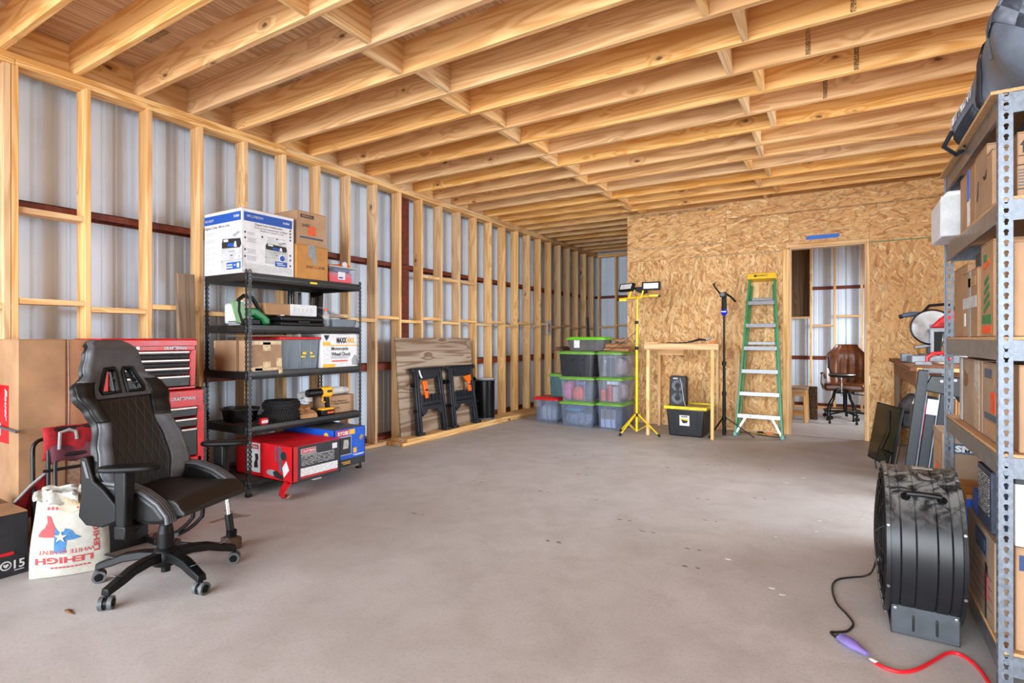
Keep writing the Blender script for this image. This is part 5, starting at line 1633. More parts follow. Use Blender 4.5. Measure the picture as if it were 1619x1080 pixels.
b.grid(lambda i, j: (-w + 2 * w * i / N, -d + 2 * d * j / N, h - .016 * math.sin(PI * i / N) * math.sin(PI * j / N) - .006 * math.sin(2.2 * i) * math.sin(1.7 * j)), N, N)
b.box(-w, w, -d, -d + .006, 0, h); b.box(-w, w, d - .006, d, 0, h); b.box(w - .006, w, -d, d, 0, h); b.box(-w, -w + .006, -d, d, 0, h); b.box(-w, w, -d, d, 0, .006)
b.build('carton_body', M['bluebox'], yb, smooth=0, bevel=.003, seg=1)
MB().grid(lambda i, j: (-w + .01 + (2 * w - .02) * i / N, -d + .01 + (2 * d - .02) * j / N, h + .0015 - .016 * math.sin(PI * i / N) * math.sin(PI * j / N) - .006 * math.sin(2.2 * i) * math.sin(1.7 * j)), N, N).build('scuffed_top', plain('scuffed_grey_card', (84, 84, 88), .7, var=.3, dirt=(120, 72, 62), dirtamt=.6), yb, solid=.001, smooth=0)
fx = w + .0006
decal(yb, 'logo_bar', M['redprint'], (fx, -.085, .300), '+x', .13, .052)
text(yb, 'RYOBI', M['white'], (fx + .0014, -.085, .300), '+x', .115, .036, bold=.04)
decal(yb, 'yellow_flash', M['ochreink'], (fx, .02, .302), '+x', .07, .045)
decal(yb, 'tool_picture', M['white'], (fx, -.055, .185), '+x', .135, .165)
decal(yb, 'tool_picture', M['charcoal'], (fx + .0012, -.055, .185), '+x', .125, .155)
decal_poly(yb, 'tool_picture', M['lightgrey'], (fx + .0024, -.055, .20), '+x', [(-.03, -.04), (.03, -.04), (.035, .0), (.03, .035), (-.02, .04)])
decal(yb, 'black_base_band', M['charcoal'], (fx, .02, .035), '+x', .31, .062)
bars(yb, fx, [(.09, .225 - .014 * i, .09 - .012 * (i % 3)) for i in range(6)], mat='blueink')
decal(yb, 'yellow_flash', M['ochreink'], (fx, .055, .13), '+x', .04, .045)
bars(yb, fx, [(.10, .092, .14), (.10, .085, .10)], mat='white', hgt=.005)
bars(yb, fx + .0012, [(-.05, .04, .10), (-.04, .025, .08)], mat='ochreink', hgt=.007)
decal_poly(yb, 'torn_spot', M['tan_card'], (fx, .13, .24), '+x', [(-.025, -.012), (.0, -.03), (.015, -.01), (.03, .005), (.005, .025), (-.015, .01)])
decal_poly(yb, 'tool_picture', M['ochreink'], (-w * .0 + .24, -d - .0006, .28), '-y', [[(.03 * math.cos(2 * PI * i / 16), .03 * math.sin(2 * PI * i / 16)) for i in range(16)]])
# =================================================================== boards, plywood, sawhorses, bin
for i, (z, y0, x1, lb) in enumerate(((0.001, 4.775, .262, 'pine board on the slab along the left wall, lower of two stacked boards'), (.040, 4.845, .275, 'pine board lying along the left wall on top of another board, under the sawhorses'))):
    o = thing('pine_board', lb, 'lumber', (.135, y0, z))
    MB().box(-.132, x1 - .135, .001, 3.25, 0, .038).build('plank', M['plate'], o, bevel=.003, seg=1)
    decal_poly(o, 'end_tag', M['paper'], (.04, .0004, .019), '-y', [(-.03, -.012), (.028, -.014), (.03, .012), (-.028, .014)])
    decal_poly(o, 'end_tag', M['greyink'], (.04, -.0006, .019), '-y', [(-.018, -.006), (.016, -.007), (.018, .005), (-.016, .007)])
pw = thing('plywood_sheet', 'weathered grey plywood sheet leaning against the studs behind the two sawhorses', 'plywood', (.128, 5.655, .080), rot=(0, R(-4.8), R(-1.2)))
MB().box(-.009, .009, -.755, .755, 0, 1.205).build('sheet', M['oldply'], pw, bevel=.0015, seg=1)


def sawhorse(label, y, clampside):
    t = thing('folding_sawhorse', label, 'sawhorse', (.238, y, .0835), rot=(0, R(-7.4), 0), group='two black sawhorses')
    W2 = .325; H = .83
    # legs splay: outer legs
    for s_ in (-1, 1):
        b = MB(); b.beam((0, s_ * .255, .0), (0, s_ * .225, H - .03), .030, .085, up=(0, 1, 0)); b.beam((.022, s_ * .255, .0), (.022, s_ * .225, H - .03), .016, .034, up=(0, 1, 0))
        b.build('leg', M['rubberised'], t, bevel=.008)
        b = MB(); b.beam((-.045, s_ * .25, .0), (-.03, s_ * .22, H - .05), .026, .07, up=(0, 1, 0)); b.build('rear_leg', M['rubberised'], t, bevel=.006)
    MB().prism([(-W2, H - .035), (-W2 + .02, H), (W2 - .02, H), (W2, H - .035), (W2 - .02, H - .06), (.20, H - .07), (.15, H - .125), (.10, H - .15), (-.10, H - .15), (-.15, H - .125), (-.20, H - .07), (-W2 + .02, H - .06)], -.03, .025, 'X').build('top_beam', M['rubberised'], t, bevel=.006)
    b = MB()
    for i in range(9):
        b.box(.024, .031, -.25 + .0625 * i - .012, -.25 + .0625 * i + .012, H - .035, H - .012)
    b.build('top_ribs', M['black'], t, bevel=.002, kind='stuff')
    MB().prism([(-.20, .47), (.20, .47), (.205, .29), (.18, .22), (.12, .255), (.08, .30), (-.08, .30), (-.12, .255), (-.18, .22), (-.205, .29)], -.012, .02, 'X').build('shelf_panel', M['rubberised'], t, bevel=.005)
    b = MB()
    for i in range(5):
        y_ = -.14 + .07 * i
        b.box(.016, .034, y_ - .008, y_ + .008, .40, .49); b.box(.016, .03, y_ - .02, y_ + .02, .465, .49)
    b.build('shelf_slots', M['black'], t, bevel=.003, kind='stuff')
    b = MB()
    for i in range(12):
        b.box(.018, .026, -.165 + .03 * i - .008, -.165 + .03 * i + .008, .345, .362)
    b.build('shelf_ribs', M['black'], t, kind='stuff')
    for s_ in (-1, 1):
        MB().box(-.03, .05, s_ * .258 - .05, s_ * .258 + .05, -.001, .03).build('foot', M['rubberised'], t, bevel=.006)
        MB().cyl((.0, s_ * .29, .62), (.0, s_ * .315, .62), .03, n=14).build('pivot', M['black'], t)
        MB().cyl((.0, s_ * .29, .30), (.0, s_ * .32, .30), .022, n=14).build('pivot', M['black'], t)
    # orange clamp grip stored beside a leg
    if clampside < 0:
        MB().prism([(-.165, .66), (-.08, .66), (-.085, .44), (-.135, .44)], .012, .05, 'X').build('orange_clamp', M['orange'], t, bevel=.008)
        MB().box(.045, .054, -.14, -.09, .535, .555).build('clamp_slot', M['black'], t)
        MB().tube([(.02, -.19, .80), (.03, -.185, .74), (.03, -.16, .70)], .012, 8).build('white_tie', M['white'], t)
    else:
        MB().prism([(.02, .67), (.17, .69), (.17, .60), (.14, .60), (.16, .46), (.09, .46), (.10, .58), (.04, .635)], .012, .05, 'X').build('orange_clamp', M['orange'], t, bevel=.008)
        MB().box(.045, .054, .10, .15, .545, .56).build('clamp_slot', M['black'], t)
    return t


M['rubberised'] = plain('dark_blue_black_plastic', (30, 33, 42), .45, var=.15)
sawhorse('folded black plastic sawhorse with an orange block clamp at its left side, left one', 5.37, -1)
sawhorse('folded black plastic sawhorse with an orange trigger clamp at its right side, right one', 6.06, 1)
bn = thing('trash_can', 'tall glossy black semi-round trash can with a grey rim, standing right of the plywood', 'trash can', (.125, 6.745, .080))
semi = [(-.115, -.15)] + [(-.115 + .02 + .21 * math.cos(R(-90 + 180 * i / 16)) , .15 * math.sin(R(-90 + 180 * i / 16))) for i in range(17)] + [(-.115, .15)]
MB().prism(semi, .006, .57, 'Z').build('can_body', M['screen'], bn, bevel=.006, smooth=40)
MB().prism([(a * 1.03, q * 1.03) for a, q in semi], 0, .02, 'Z').build('base_ring', M['grey'], bn)
MB().prism([(a * 1.04, q * 1.04) for a, q in semi], .572, .590, 'Z').build('lid_rim', M['grey'], bn, bevel=.004)
MB().prism([(a * .92, q * .92) for a, q in semi], .590, .604, 'Z').build('lid', M['lightgrey'], bn, bevel=.005)

# =================================================================== storage totes
def tote(name, label, x0, x1, y0, y1, z0, h, body, lid, group='stacked storage totes by the back wall', ribs=True, k=.9, over=.02):
    cx_, cy_ = (x0 + x1) / 2, (y0 + y1) / 2
    t = thing(name, label, 'tote', (cx_, cy_, z0), 0, group)
    w, d = (x1 - x0) / 2, (y1 - y0) / 2
    hb_ = h - .030
    b = MB()
    nseg = 8
    # rounded-corner tapered tub (open top)
    def ring(sc, z):
        out = []
        for (sx, sy, a0) in ((1, 1, 0), (-1, 1, 90), (-1, -1, 180), (1, -1, 270)):
            for q in range(5):
                a = R(a0 + 22.5 * q); r = .045
                out.append(((sx * (w - r) + r * math.cos(a)) * sc, (sy * (d - r) + r * math.sin(a)) * sc, z))
        return out
    rings = [ring(k, .002), ring(k + (1 - k) * .5, hb_ * .5), ring(1.0, hb_)]
    vs = [p for r_ in rings for p in r_]; n = 20
    fs = [tuple(range(n - 1, -1, -1))]
    for i in range(2):
        for j in range(n):
            fs.append((i * n + j, i * n + (j + 1) % n, (i + 1) * n + (j + 1) % n, (i + 1) * n + j))
    b.add(vs, fs)
    tb = b.build('tote_body', body, t, smooth=40)
    if ribs:
        b = MB()
        for u_ in (-.42, .10, .52):
            b.beam((u_ * w * k, -d * k - .0, .015), (u_ * w, -d - .0, hb_ - .02), .012, .006, up=(0, 1, 0))
        b.build('corner_ribs', body, t, kind='stuff')
    L1, L2 = w + over, d + over
    def lring(sc, z, r=.05):
        out = []
        for (sx, sy, a0) in ((1, 1, 0), (-1, 1, 90), (-1, -1, 180), (1, -1, 270)):
            for q in range(5):
                a = R(a0 + 22.5 * q)
                out.append(((sx * (L1 - r) + r * math.cos(a)) * sc, (sy * (L2 - r) + r * math.sin(a)) * sc, z))
        return out
    rs = [lring(1, hb_ - .012), lring(1.0, hb_ + .008), lring(.97, hb_ + .016), lring(.88, hb_ + .016), lring(.85, h - .002), lring(.3, h)]
    vs = [p for r_ in rs for p in r_]; fs = []
    for i in range(len(rs) - 1):
        for j in range(n):
            fs.append((i * n + j, i * n + (j + 1) % n, (i + 1) * n + (j + 1) % n, (i + 1) * n + j))
    fs.append(tuple((len(rs) - 1) * n + j for j in range(n)))
    MB().add(vs, fs).build('lid', lid, t, smooth=40)
    return t


def lump(name, label, cat, x0, x1, y0, y1, z0, h, mat, seed, sq=.55):
    rnd = random.Random(seed); n, m_ = 16, 9
    ph = [rnd.uniform(0, 6) for _ in range(6)]
    b = MB()
    vs = []
    for j in range(m_ + 1):
        v = -PI / 2 + PI * j / m_
        for i in range(n):
            u = 2 * PI * i / n
            f = 1 + .07 * math.sin(3 * u + ph[0] + 2 * v) + .05 * math.sin(5 * u + ph[1] - 3 * v)
            pw_ = lambda c, e: abs(c) ** e * (1 if c >= 0 else -1)
            x = pw_(math.cos(v), sq) * pw_(math.cos(u), sq) * f; y = pw_(math.cos(v), sq) * pw_(math.sin(u), sq) * f; z = pw_(math.sin(v), sq)
            vs.append((min(1, max(-1, x)) * (x1 - x0) / 2, min(1, max(-1, y)) * (y1 - y0) / 2, (z * .5 + .5) * h * (1 + .05 * math.sin(2 * u + ph[2]))))
    fs = [(j * n + i, j * n + (i + 1) % n, (j + 1) * n + (i + 1) % n, (j + 1) * n + i) for j in range(m_) for i in range(n)]
    o = b.add(vs, fs).build(name, mat, None, smooth=60, at=((x0 + x1) / 2, (y0 + y1) / 2, z0))
    return tag(o, label, cat)


G = 'stacked storage totes by the back wall'
# left column
LX0, LX1 = 1.12, 1.64
tote('storage_tote', 'clear tote with a green lid holding grey and teal fabric, bottom of the left column', LX0, LX1, 7.17, 7.62, 0, .365, M['bluetint'], M['greenlid'])
lump('folded_blanket', 'grey and white folded blanket in the bottom left tote', 'cloth', 1.155, 1.60, 7.20, 7.58, .012, .19, M['cloth2'], 1)
lump('teal_towel', 'teal towel lying on the grey blanket in the bottom left tote', 'cloth', 1.155, 1.44, 7.19, 7.56, .205, .07, M['cloth3'], 2)
lump('mauve_cloth', 'mauve folded cloth at the top of the bottom left tote', 'cloth', 1.18, 1.56, 7.20, 7.56, .275, .045, M['cloth6'], 3)
tote('storage_tote', 'clear tote with a green lid holding pink and coral clothes, middle of the left column', LX0, LX1, 7.17, 7.62, .366, .358, M['clear'], M['greenlid'])
lump('pink_clothes', 'pink clothes at the left of the middle left tote', 'clothes', 1.15, 1.295, 7.20, 7.56, .376, .28, M['cloth4'], 4)
lump('coral_clothes', 'coral red clothes in the centre of the middle left tote', 'clothes', 1.305, 1.475, 7.195, 7.50, .376, .20, M['cloth5'], 5)
lump('purple_clothes', 'purple clothes in the middle left tote above the coral ones', 'clothes', 1.32, 1.50, 7.22, 7.56, .58, .085, M['cloth6'], 6)
lump('navy_clothes', 'dark navy clothes at the right of the middle left tote', 'clothes', 1.485, 1.605, 7.20, 7.56, .376, .27, M['cloth7'], 7)
tote('storage_tote', 'dark grey tote with a green lid, top of the left column', LX0 - .02, LX1 + .01, 7.17, 7.62, .725, .365, M['greytote'], M['greenlid'])
# right column
RX0, RX1 = 1.69, 2.07
tote('storage_tote', 'green-lidded clear tote holding a tan and white board, bottom of right column', RX0, RX1, 7.19, 7.72, 0, .375, M['bluetint'], M['greenlid'])
o = MB().box(1.735, 1.945, 7.25, 7.262, .02, .27).build('two_tone_board', M['paper'], None); tag(o, 'white board with a tan upper half inside the bottom right tote', 'board')
decal(o, 'tan_half', M['grey_card'], (1.84, 7.2495, .20), '-y', .20, .13)
lump('mauve_bundle', 'mauve fabric bundle behind the board in the bottom right tote', 'cloth', 1.745, 2.02, 7.29, 7.66, .012, .26, M['cloth7'], 11)
tote('storage_tote', 'clear tote with a green lid holding red and white packages, middle of the right column', RX0, RX1, 7.19, 7.72, .376, .355, M['clear'], M['greenlid'])
for nm, lb, x0, x1, z0, z1, mt in (('coral_package', 'coral and white package at the left of the middle right tote', 1.735, 1.80, .39, .55, 'cloth5'), ('red_package', 'tall red package in the middle right tote', 1.84, 1.895, .39, .61, 'redplastic'), ('pink_package', 'pale pink wrapped package at the right of the middle right tote', 1.905, 1.985, .39, .60, 'cloth8'), ('white_package', 'long white package lying across the top of the middle right tote', 1.82, 1.99, .625, .675, 'paper')):
    o = MB().box(x0, x1, 7.25, 7.34, z0, z1).build(nm, M[mt], None, bevel=.006); tag(o, lb, 'package')
lump('mauve_jacket', 'mauve jacket at the back right of the middle right tote', 'clothes', 1.745, 2.03, 7.38, 7.68, .386, .27, M['cloth8'], 12)
tote('storage_tote', 'clear tote with a green lid holding slate blue fabric, top of the right column', RX0, RX1, 7.19, 7.72, .732, .36, M['clear'], M['greenlid'])
o = MB().box(1.82, 1.945, 7.25, 7.27, .75, 1.0).build('slate_binder', M['navybox'], None, bevel=.004); tag(o, 'slate blue binder standing in the top right tote', 'binder')
o = thing('spray_bottle', 'pale spray bottle standing at the left of the top right tote', 'bottle', (1.78, 7.30, .745))
MB().lathe([(0, 0), (.03, 0), (.03, .12), (.012, .16), (.012, .18)], n=14).build('bottle_body', M['cloth8'], o); MB().cyl((0, 0, .18), (0, 0, .22), .016, n=12).build('bottle_cap', M['cloth1'], o)
lump('mauve_fabric', 'mauve fabric at the right back of the top right tote', 'cloth', 1.80, 2.03, 7.36, 7.68, .745, .25, M['cloth8'], 13)
# small grey tote with bright lid
tote('storage_tote', 'small smoky grey tote with a bright green lid on top of the stacks', 1.19, 1.78, 7.26, 7.62, 1.093, .205, M['smoke'], M['brightgreen'])
o = MB().box(1.40, 1.50, 7.30, 7.40, 1.10, 1.18).build('brown_packet', M['orange_card'], None, bevel=.005); tag(o, 'small brown packet inside the smoky grey tote', 'packet')
o = MB().box(1.31, 1.40, 7.258, 7.2605, 1.14, 1.25).build('white_label', M['print_white'], None)
tl = [q for q in bpy.data.objects if q.get('label', '').startswith('small smoky')][0]
o.parent = tl; o.location = (-tl.location.x, -tl.location.y, -tl.location.z)
log('dark_log', 'dark barked log at the left end on top of the dark grey tote', (1.05, 7.42, 1.092), R(88), .34, .055, 'barkdark', seed=21)
for i, (lb, x, y, zz, rz, L_, r) in enumerate((('long split log lying lowest on the top right tote', 1.90, 7.36, 1.094, R(3), .42, .045), ('split log on the top right tote resting behind the lowest log', 1.93, 7.50, 1.094, R(-6), .34, .05), ('pale split log stacked in the middle of the firewood pile', 1.90, 7.42, 1.150, R(12), .30, .05), ('rounded split log at the right of the firewood pile', 1.98, 7.44, 1.165, R(-28), .26, .055), ('dark split log on top of the firewood pile', 1.93, 7.46, 1.232, R(-22), .24, .042))):
    log('split_log', lb, (x, y, zz), rz, L_, r, seed=30 + i, group=None)
tote('storage_tote', 'cloudy tote with a red lid holding cream cloth, left of the stacks on the floor', .62, 1.02, 7.30, 7.72, 0, .385, M['bluetint'], M['redplastic'], over=.025)
lump('cream_cloth', 'crumpled cream cloth inside the red-lid tote on the floor', 'cloth', .655, .985, 7.34, 7.69, .012, .25, M['cloth1'], 15)
tote('storage_tote', 'teal-tinted tote with a green lid sitting on the red-lid tote', .80, 1.07, 7.44, 7.72, .387, .35, M['tealtint'], M['greenlid'])
lump('tangled_bundle', 'tangle of teal and grey cords inside the teal-tinted tote', 'cord', .83, 1.04, 7.48, 7.69, .40, .26, M['tealtint'], 16)
pole = MB().beam((1.32, 7.80, 1.09), (1.29, 7.80, 1.60), .03, .02, up=(0, 1, 0)).build('black_pole', M['black'], None, bevel=.003)
pole.data.update(); tag(pole, 'black square pole leaning up behind the small smoky grey tote', 'pole')
bx_ = MB().box(1.22, 1.42, 7.68, 7.92, 0, 1.088).build('cardboard_column', M['brown_card'], None); tag(bx_, 'tall carton hidden behind the left tote column', 'box')
pc = thing('small_picture', 'small picture with a red figure on the stud beside the tote stack', 'picture', (.006, 8.97, 1.48))
MB().box(-.003, .004, -.09, .09, -.13, .13).build('sheet', M['cloth1'], pc)
decal_poly(pc, 'red_figure', M['redink'], (.0045, 0, 0), '+x', [(-.04, -.10), (-.01, -.02), (-.03, .05), (.01, .08), (.04, .03), (.02, -.04), (.05, -.09), (.0, -.06)])

# =================================================================== yellow work light on tripod
wl_ = thing('work_light', 'yellow tripod work light with two black rectangular lamp heads', 'work light', (2.315, 7.07, 0))
b = MB(); b.cyl((0, 0, .03), (0, 0, 1.16), .017, n=16); b.build('lower_pole', M['yellow'], wl_)
MB().cyl((.0, 0, 1.16), (.005, 0, 1.50), .0145, n=14).build('middle_pole', M['yellow'], wl_)
MB().cyl((.005, 0, 1.50), (.008, 0, 1.80), .012, n=14).build('upper_pole', M['yellow'], wl_)
for z_, r_ in ((1.145, .024), (1.49, .022), (.255, .026)):
    MB().cyl((0, 0, z_ - .022), (0, 0, z_ + .022), r_, n=14).build('clamp_collar', M['black'], wl_, bevel=.003)
for a, L_ in ((R(-116), .30), (R(-13), .33), (R(165), .25)):
    c, s_ = math.cos(a), math.sin(a)
    lg = MB().beam((.02 * c, .02 * s_, .265), (L_ * c, L_ * s_, .02), .022, .014).build('leg', M['yellow'], wl_, bevel=.003)
    MB().beam((.015 * c, .015 * s_, .045), (.55 * L_ * c, .55 * L_ * s_, .145), .014, .008).build('brace', M['yellow'], wl_, bevel=.002)
    MB().cyl((L_ * c * .96, L_ * s_ * .96, .034), (L_ * c * 1.03, L_ * s_ * 1.03, .0), .017, n=12).build('rubber_foot', M['black'], lg)
MB().tube([(-.235, -.03, 1.805), (-.1, 0, 1.82), (.0, 0, 1.825), (.1, .0, 1.835), (.27, .01, 1.83)], .011, 8).build('cross_bar', M['yellow'], wl_)
for x0, x1, z_ in ((-.23, -.13, 1.79), (.18, .30, 1.835)):
    MB().box(x0, x1, -.045, -.018, z_ - .014, z_ + .014).build('bar_sleeve', M['yellow'], wl_, bevel=.004)
for p in ((-.25, -.03, 1.80), (.305, -.02, 1.828)):
    MB().box(p[0] - .018, p[0] + .018, p[1] - .016, p[1] + .016, p[2] - .014, p[2] + .014).build('end_cap', M['black'], wl_, bevel=.005)
MB().tube([(-.10, -.02, 1.82), (-.085, -.03, 1.86), (-.06, -.02, 1.93)], .012, 8).build('head_stem', M['yellow'], wl_)
MB().tube([(.02, -.03, 1.80), (.07, -.035, 1.82), (.09, -.03, 1.88), (.10, -.02, 1.94)], .012, 8).build('head_stem', M['yellow'], wl_)
MB().prism([(-.06, 1.96), (.10, 1.965), (.15, 1.88), (.08, 1.865), (.0, 1.90)], .0, .06, 'Y').build('bracket', M['black'], wl_, bevel=.006)
for sgn, x, rz_, tl_ in ((-1, -.135, -22, 24), (1, .20, 6, 4)):
    m = Matrix.Translation((x, -.02, 1.965)) @ Matrix.Rotation(R(rz_), 4, 'Z') @ Matrix.Rotation(R(-tl_), 4, 'X')
    hd = MB(); hd.box(-.12, .12, -.012, .035, -.055, .055, m); hd = hd.build('lamp_head', M['black'], wl_, bevel=.006)
    MB().box(-.095, .095, -.0165, -.0125, -.036, .036, m).build('lens', M['lenscover'], hd, bevel=.001)
    fins = MB()
    for i in range(8):
        fins.box(-.10 + .027 * i, -.092 + .027 * i, .036, .055, -.045, .045, m)
    fins.build('cooling_fin', M['black'], hd, kind='stuff')
b = MB().tube([(.01, .02, 1.80), (-.01, .03, 1.55), (-.03, .05, 1.36), (-.25, .10, 1.20), (-.45, .15, 1.10), (-.60, .16, 1.105)], .004, 6).build('power_cord', M['cord'], wl_)

# =================================================================== 2x4 table frame
tf = thing('lumber_table_frame', 'open table frame of raw pine two-by-fours standing by the strand-board wall', 'table frame', (2.47, 7.05, 0))
tf.rotation_euler = (0, 0, R(6.5))
for x, y in ((.0, .0), (.80, .0), (.0, .86), (.80, .86)):
    MB().box(x - .019, x + .019, y - .045 + .045, y + .045 + .045, 0, 1.13).build('leg', M['stud'], tf, bevel=.003, seg=1)
MB().box(-.045, .875, -.005, .033, 1.131, 1.205).build('front_rail', M['pineX'], tf, bevel=.003, seg=1)
MB().box(-.045, .875, .91, .948, 1.131, 1.205).build('back_rail', M['pineX'], tf, bevel=.003, seg=1)
for x in (-.02, .80):
    MB().box(x - .02, x + .02, .034, .909, 1.131, 1.20).build('side_rail', M['blockY'], tf, bevel=.003, seg=1)
MB().box(-.04, .13, .0, .20, 1.206, 1.225).build('scrap_board', M['pineX'], tf, bevel=.002, seg=1)
MB().box(.06, .40, .4, .48, 1.05, 1.13).build('under_brace', M['pineX'], tf, bevel=.002, seg=1)
cd_ = thing('caulk_gun_cord', 'dark tool cord with a silver plug lying along the top of the table frame', 'cord', (2.75, 7.11, 1.208))
MB().tube([(-.06, .02, .012), (.08, .03, .01), (.20, .02, .014), (.28, .03, .03), (.36, .035, .055), (.44, .05, .045)], [.005, .006, .008, .012, .016, .010], 8).build('cable', M['cord'], cd_)
MB().cyl((.44, .05, .05), (.50, .05, .07), .014, n=10).build('plug', M['alu'], cd_)
MB().cyl((.50, .05, .03), (.53, .05, .0), .018, n=10).build('orange_end', M['orange'], cd_)

# =================================================================== black and yellow tote with speaker
ty = thing('black_yellow_tote', 'black heavy tote with a yellow lid and a white label, beneath the table frame', 'tote', (2.915, 7.42, 0))
b = MB(); b.frus(-.235, .25, -.25, .25, .001, .36, .88)
b.build('tote_body', M['blacktote'], ty, bevel=.018, seg=3)
b = MB(); 
for x in (-.13, .02, .16):
    b.beam((x * .9, -.222, .03), (x, -.250, .33), .010, .008, up=(0, 1, 0))
for y in (-.1, 0, .1):
    b.beam((.222, y * .9, .05), (.25, y, .31), .02, .012, up=(1, 0, 0))
b.build('moulded_ribs', M['blacktote'], ty)
MB().box(-.262, .282, -.27, -.235, .352, .395).build('lid_rim', M['yellowplastic'], ty, bevel=.008)
MB().box(-.262, .282, .235, .27, .352, .395).build('lid_rim', M['yellowplastic'], ty, bevel=.008)
for x in (-.262, .25):
    MB().box(x, x + .032, -.234, .234, .352, .393).build('lid_rim', M['yellowplastic'], ty, bevel=.008)
MB().box(-.229, .249, -.234, .234, .36, .376).build('lid_panel', plain('dusty_lid', (176, 158, 104), .6, var=.2), ty)
lb_ = decal(ty, 'white_label', M['paper'], (.0, -.242, .21), '-y', .125, .135)
lb_.data.transform(Matrix.Translation((0, .242, -.21))); lb_.location = (0, -.243, .21); lb_.rotation_euler = (R(4.5), 0, 0)
MB().prism([(-.045, .015), (.045, .0), (.03, -.03), (-.02, -.035)], -.004, -.001, 'Y').build('label_picture', M['ink'], lb_)
MB().prism([(-.05, .03), (.05, .02), (.045, .0), (-.045, .012)], -.005, -.002, 'Y').build('label_picture', M['yellow'], lb_)
MB().box(-.04, .04, -.003, -.0006, .045, .056).build('label_print', M['ink'], lb_)
spk = thing('portable_speaker', 'black portable two-cone speaker standing on the yellow lid', 'speaker', (2.80, 7.33, .378))
spk.rotation_euler = (R(-4), 0, R(3))
MB().prism([(-.098, .0), (.095, .0), (.112, .02), (.108, .38), (.09, .40), (-.09, .40), (-.106, .38), (-.108, .02)], -.07, .07, 'Y').build('cabinet', M['ink'], spk, bevel=.010)
for z_ in (.105, .27):
    c = MB(); c.lathe([(0, -.066), (.03, -.068), (.074, -.080), (.080, -.074), (.080, -.066)], (0, 0, z_), 28, 'Y')
    cn = c.build('cone', plain('grey_cone', (92, 95, 106), .5, var=.1), spk)
    MB().lathe([(0, -.082), (.012, -.080), (.020, -.070)], (0, 0, z_), 14, 'Y').build('dust_cap', M['ink'], cn)
MB().prism([(-.018, .11), (.018, .11), (.012, .19), (.018, .26), (-.018, .26), (-.012, .19)], -.085, -.072, 'Y').build('bridge', M['ink'], spk, bevel=.003)
MB().tube([(.03, -.08, .37), (.05, -.085, .30), (.07, -.085, .18), (.085, -.085, .07), (.11, -.10, .005)], .003, 6).build('white_cable', M['white'], spk)
MB().box(-.06, .0, -.072, -.070, .355, .372).build('control_strip', M['lightgrey'], spk)

# =================================================================== black tripod stand
ts_ = thing('black_tripod_stand', 'tall thin black tripod stand with a blue knob, beside the ladder', 'stand', (3.352, 7.46, 0))
b = MB(); b.cyl((0, 0, .02), (0, 0, .56), .022, n=14); b.build('lower_tube', M['black'], ts_)
b = MB(); b.cyl((0, 0, .56), (0, 0, .95), .018, n=14); b.cyl((0, 0, .95), (0, 0, 1.60), .014, n=14); b.build('upper_tube', M['black'], ts_)
for z_ in (.24, .56, .95):
    MB().cyl((0, 0, z_ - .025), (0, 0, z_ + .025), .028, n=14).build('collar', M['black'], ts_, bevel=.004)
for a, L_ in ((R(12), .36), (R(-120), .28), (R(96), .28)):
    c, s_ = math.cos(a), math.sin(a)
    MB().beam((.02 * c, .02 * s_, .25), (L_ * c, L_ * s_, .008), .022, .012).build('leg', M['black'], ts_, bevel=.003)
MB().lathe([(0, 1.57), (.022, 1.575), (.040, 1.60), (.042, 1.62), (.036, 1.645), (.02, 1.655)], n=20).build('blue_knob', M['blue'], ts_)
MB().box(-.03, .03, -.045, -.038, 1.617, 1.628).build('knob_mark', M['white'], ts_)
MB().cyl((0, 0, 1.65), (0, 0, 1.81), .034, .030, n=16).build('handle_grip', M['rubber'], ts_, bevel=.004)
MB().lathe([(0, 0), (.028, 0), (.028, .02), (0, .022)], n=16, m=Matrix.Translation((-.015, -.03, 1.845)) @ Matrix.Rotation(R(90), 4, 'X')).build('grey_cap', M['grey'], ts_)
MB().box(-.05, .03, -.028, .03, 1.81, 1.875).build('clamp_head', M['black'], ts_, bevel=.008)
MB().tube([(-.04, 0, 1.845), (-.11, 0, 1.94), (-.135, 0, 1.99), (-.11, 0, 1.995)], .011, 8).build('phone_arm', M['black'], ts_)
MB().tube([(.02, 0, 1.855), (.08, 0, 1.815), (.14, 0, 1.745)], .013, 8).build('phone_arm', M['black'], ts_)
yc = thing('yellow_cord_loop', 'thin yellow extension cord hanging down the wall behind the black stand', 'cord', (3.43, 7.96, 0))
MB().tube([(-.03, .02, 1.20), (.02, .0, 1.16), (.06, .0, .95), (.09, .0, .6), (.07, .01, .3), (.03, .0, .02), (.2, -.05, .008), (.5, -.12, .008), (.56, -.2, .008)], .006, 6).build('cable', M['yellowcord'], yc)
pine = MB().box(3.40, 3.46, 7.985, 8.035, 0, 1.12).build('pine_offcut', M['stud'], None, bevel=.003); tag(pine, 'upright pine offcut standing against the strand board behind the black tripod', 'lumber')
fcord = thing('floor_cord', 'dark cord with an orange plug looping on the floor behind the ladder foot', 'cord', (3.78, 7.90, 0))
MB().tube([(-.30, -.02, .006), (-.15, .02, .006), (.02, .03, .006), (.20, .0, .006), (.26, -.09, .006), (.14, -.17, .006), (.0, -.13, .006), (-.08, -.06, .006)], .005, 6).build('cable', M['cord'], fcord)
MB().cyl((.02, .03, .014), (.10, .025, .014), .014, n=10).build('orange_plug', M['orange'], fcord)
MB().cyl((-.09, .02, .016), (-.02, .04, .016), .016, n=10).build('black_socket', M['black'], fcord)

# =================================================================== step ladder, folded, leaning on the wall
ldr = thing('step_ladder', 'green fibreglass step ladder with a yellow top, folded and leaning on the strand board', 'ladder', (3.745, 7.60, 0))
LT = math.radians(9.6)
mL = Matrix.Rotation(-LT, 4, 'X')
ln = 2.09


def lw(z):       # half width at length z
    return .278 - (.278 - .150) * z / ln


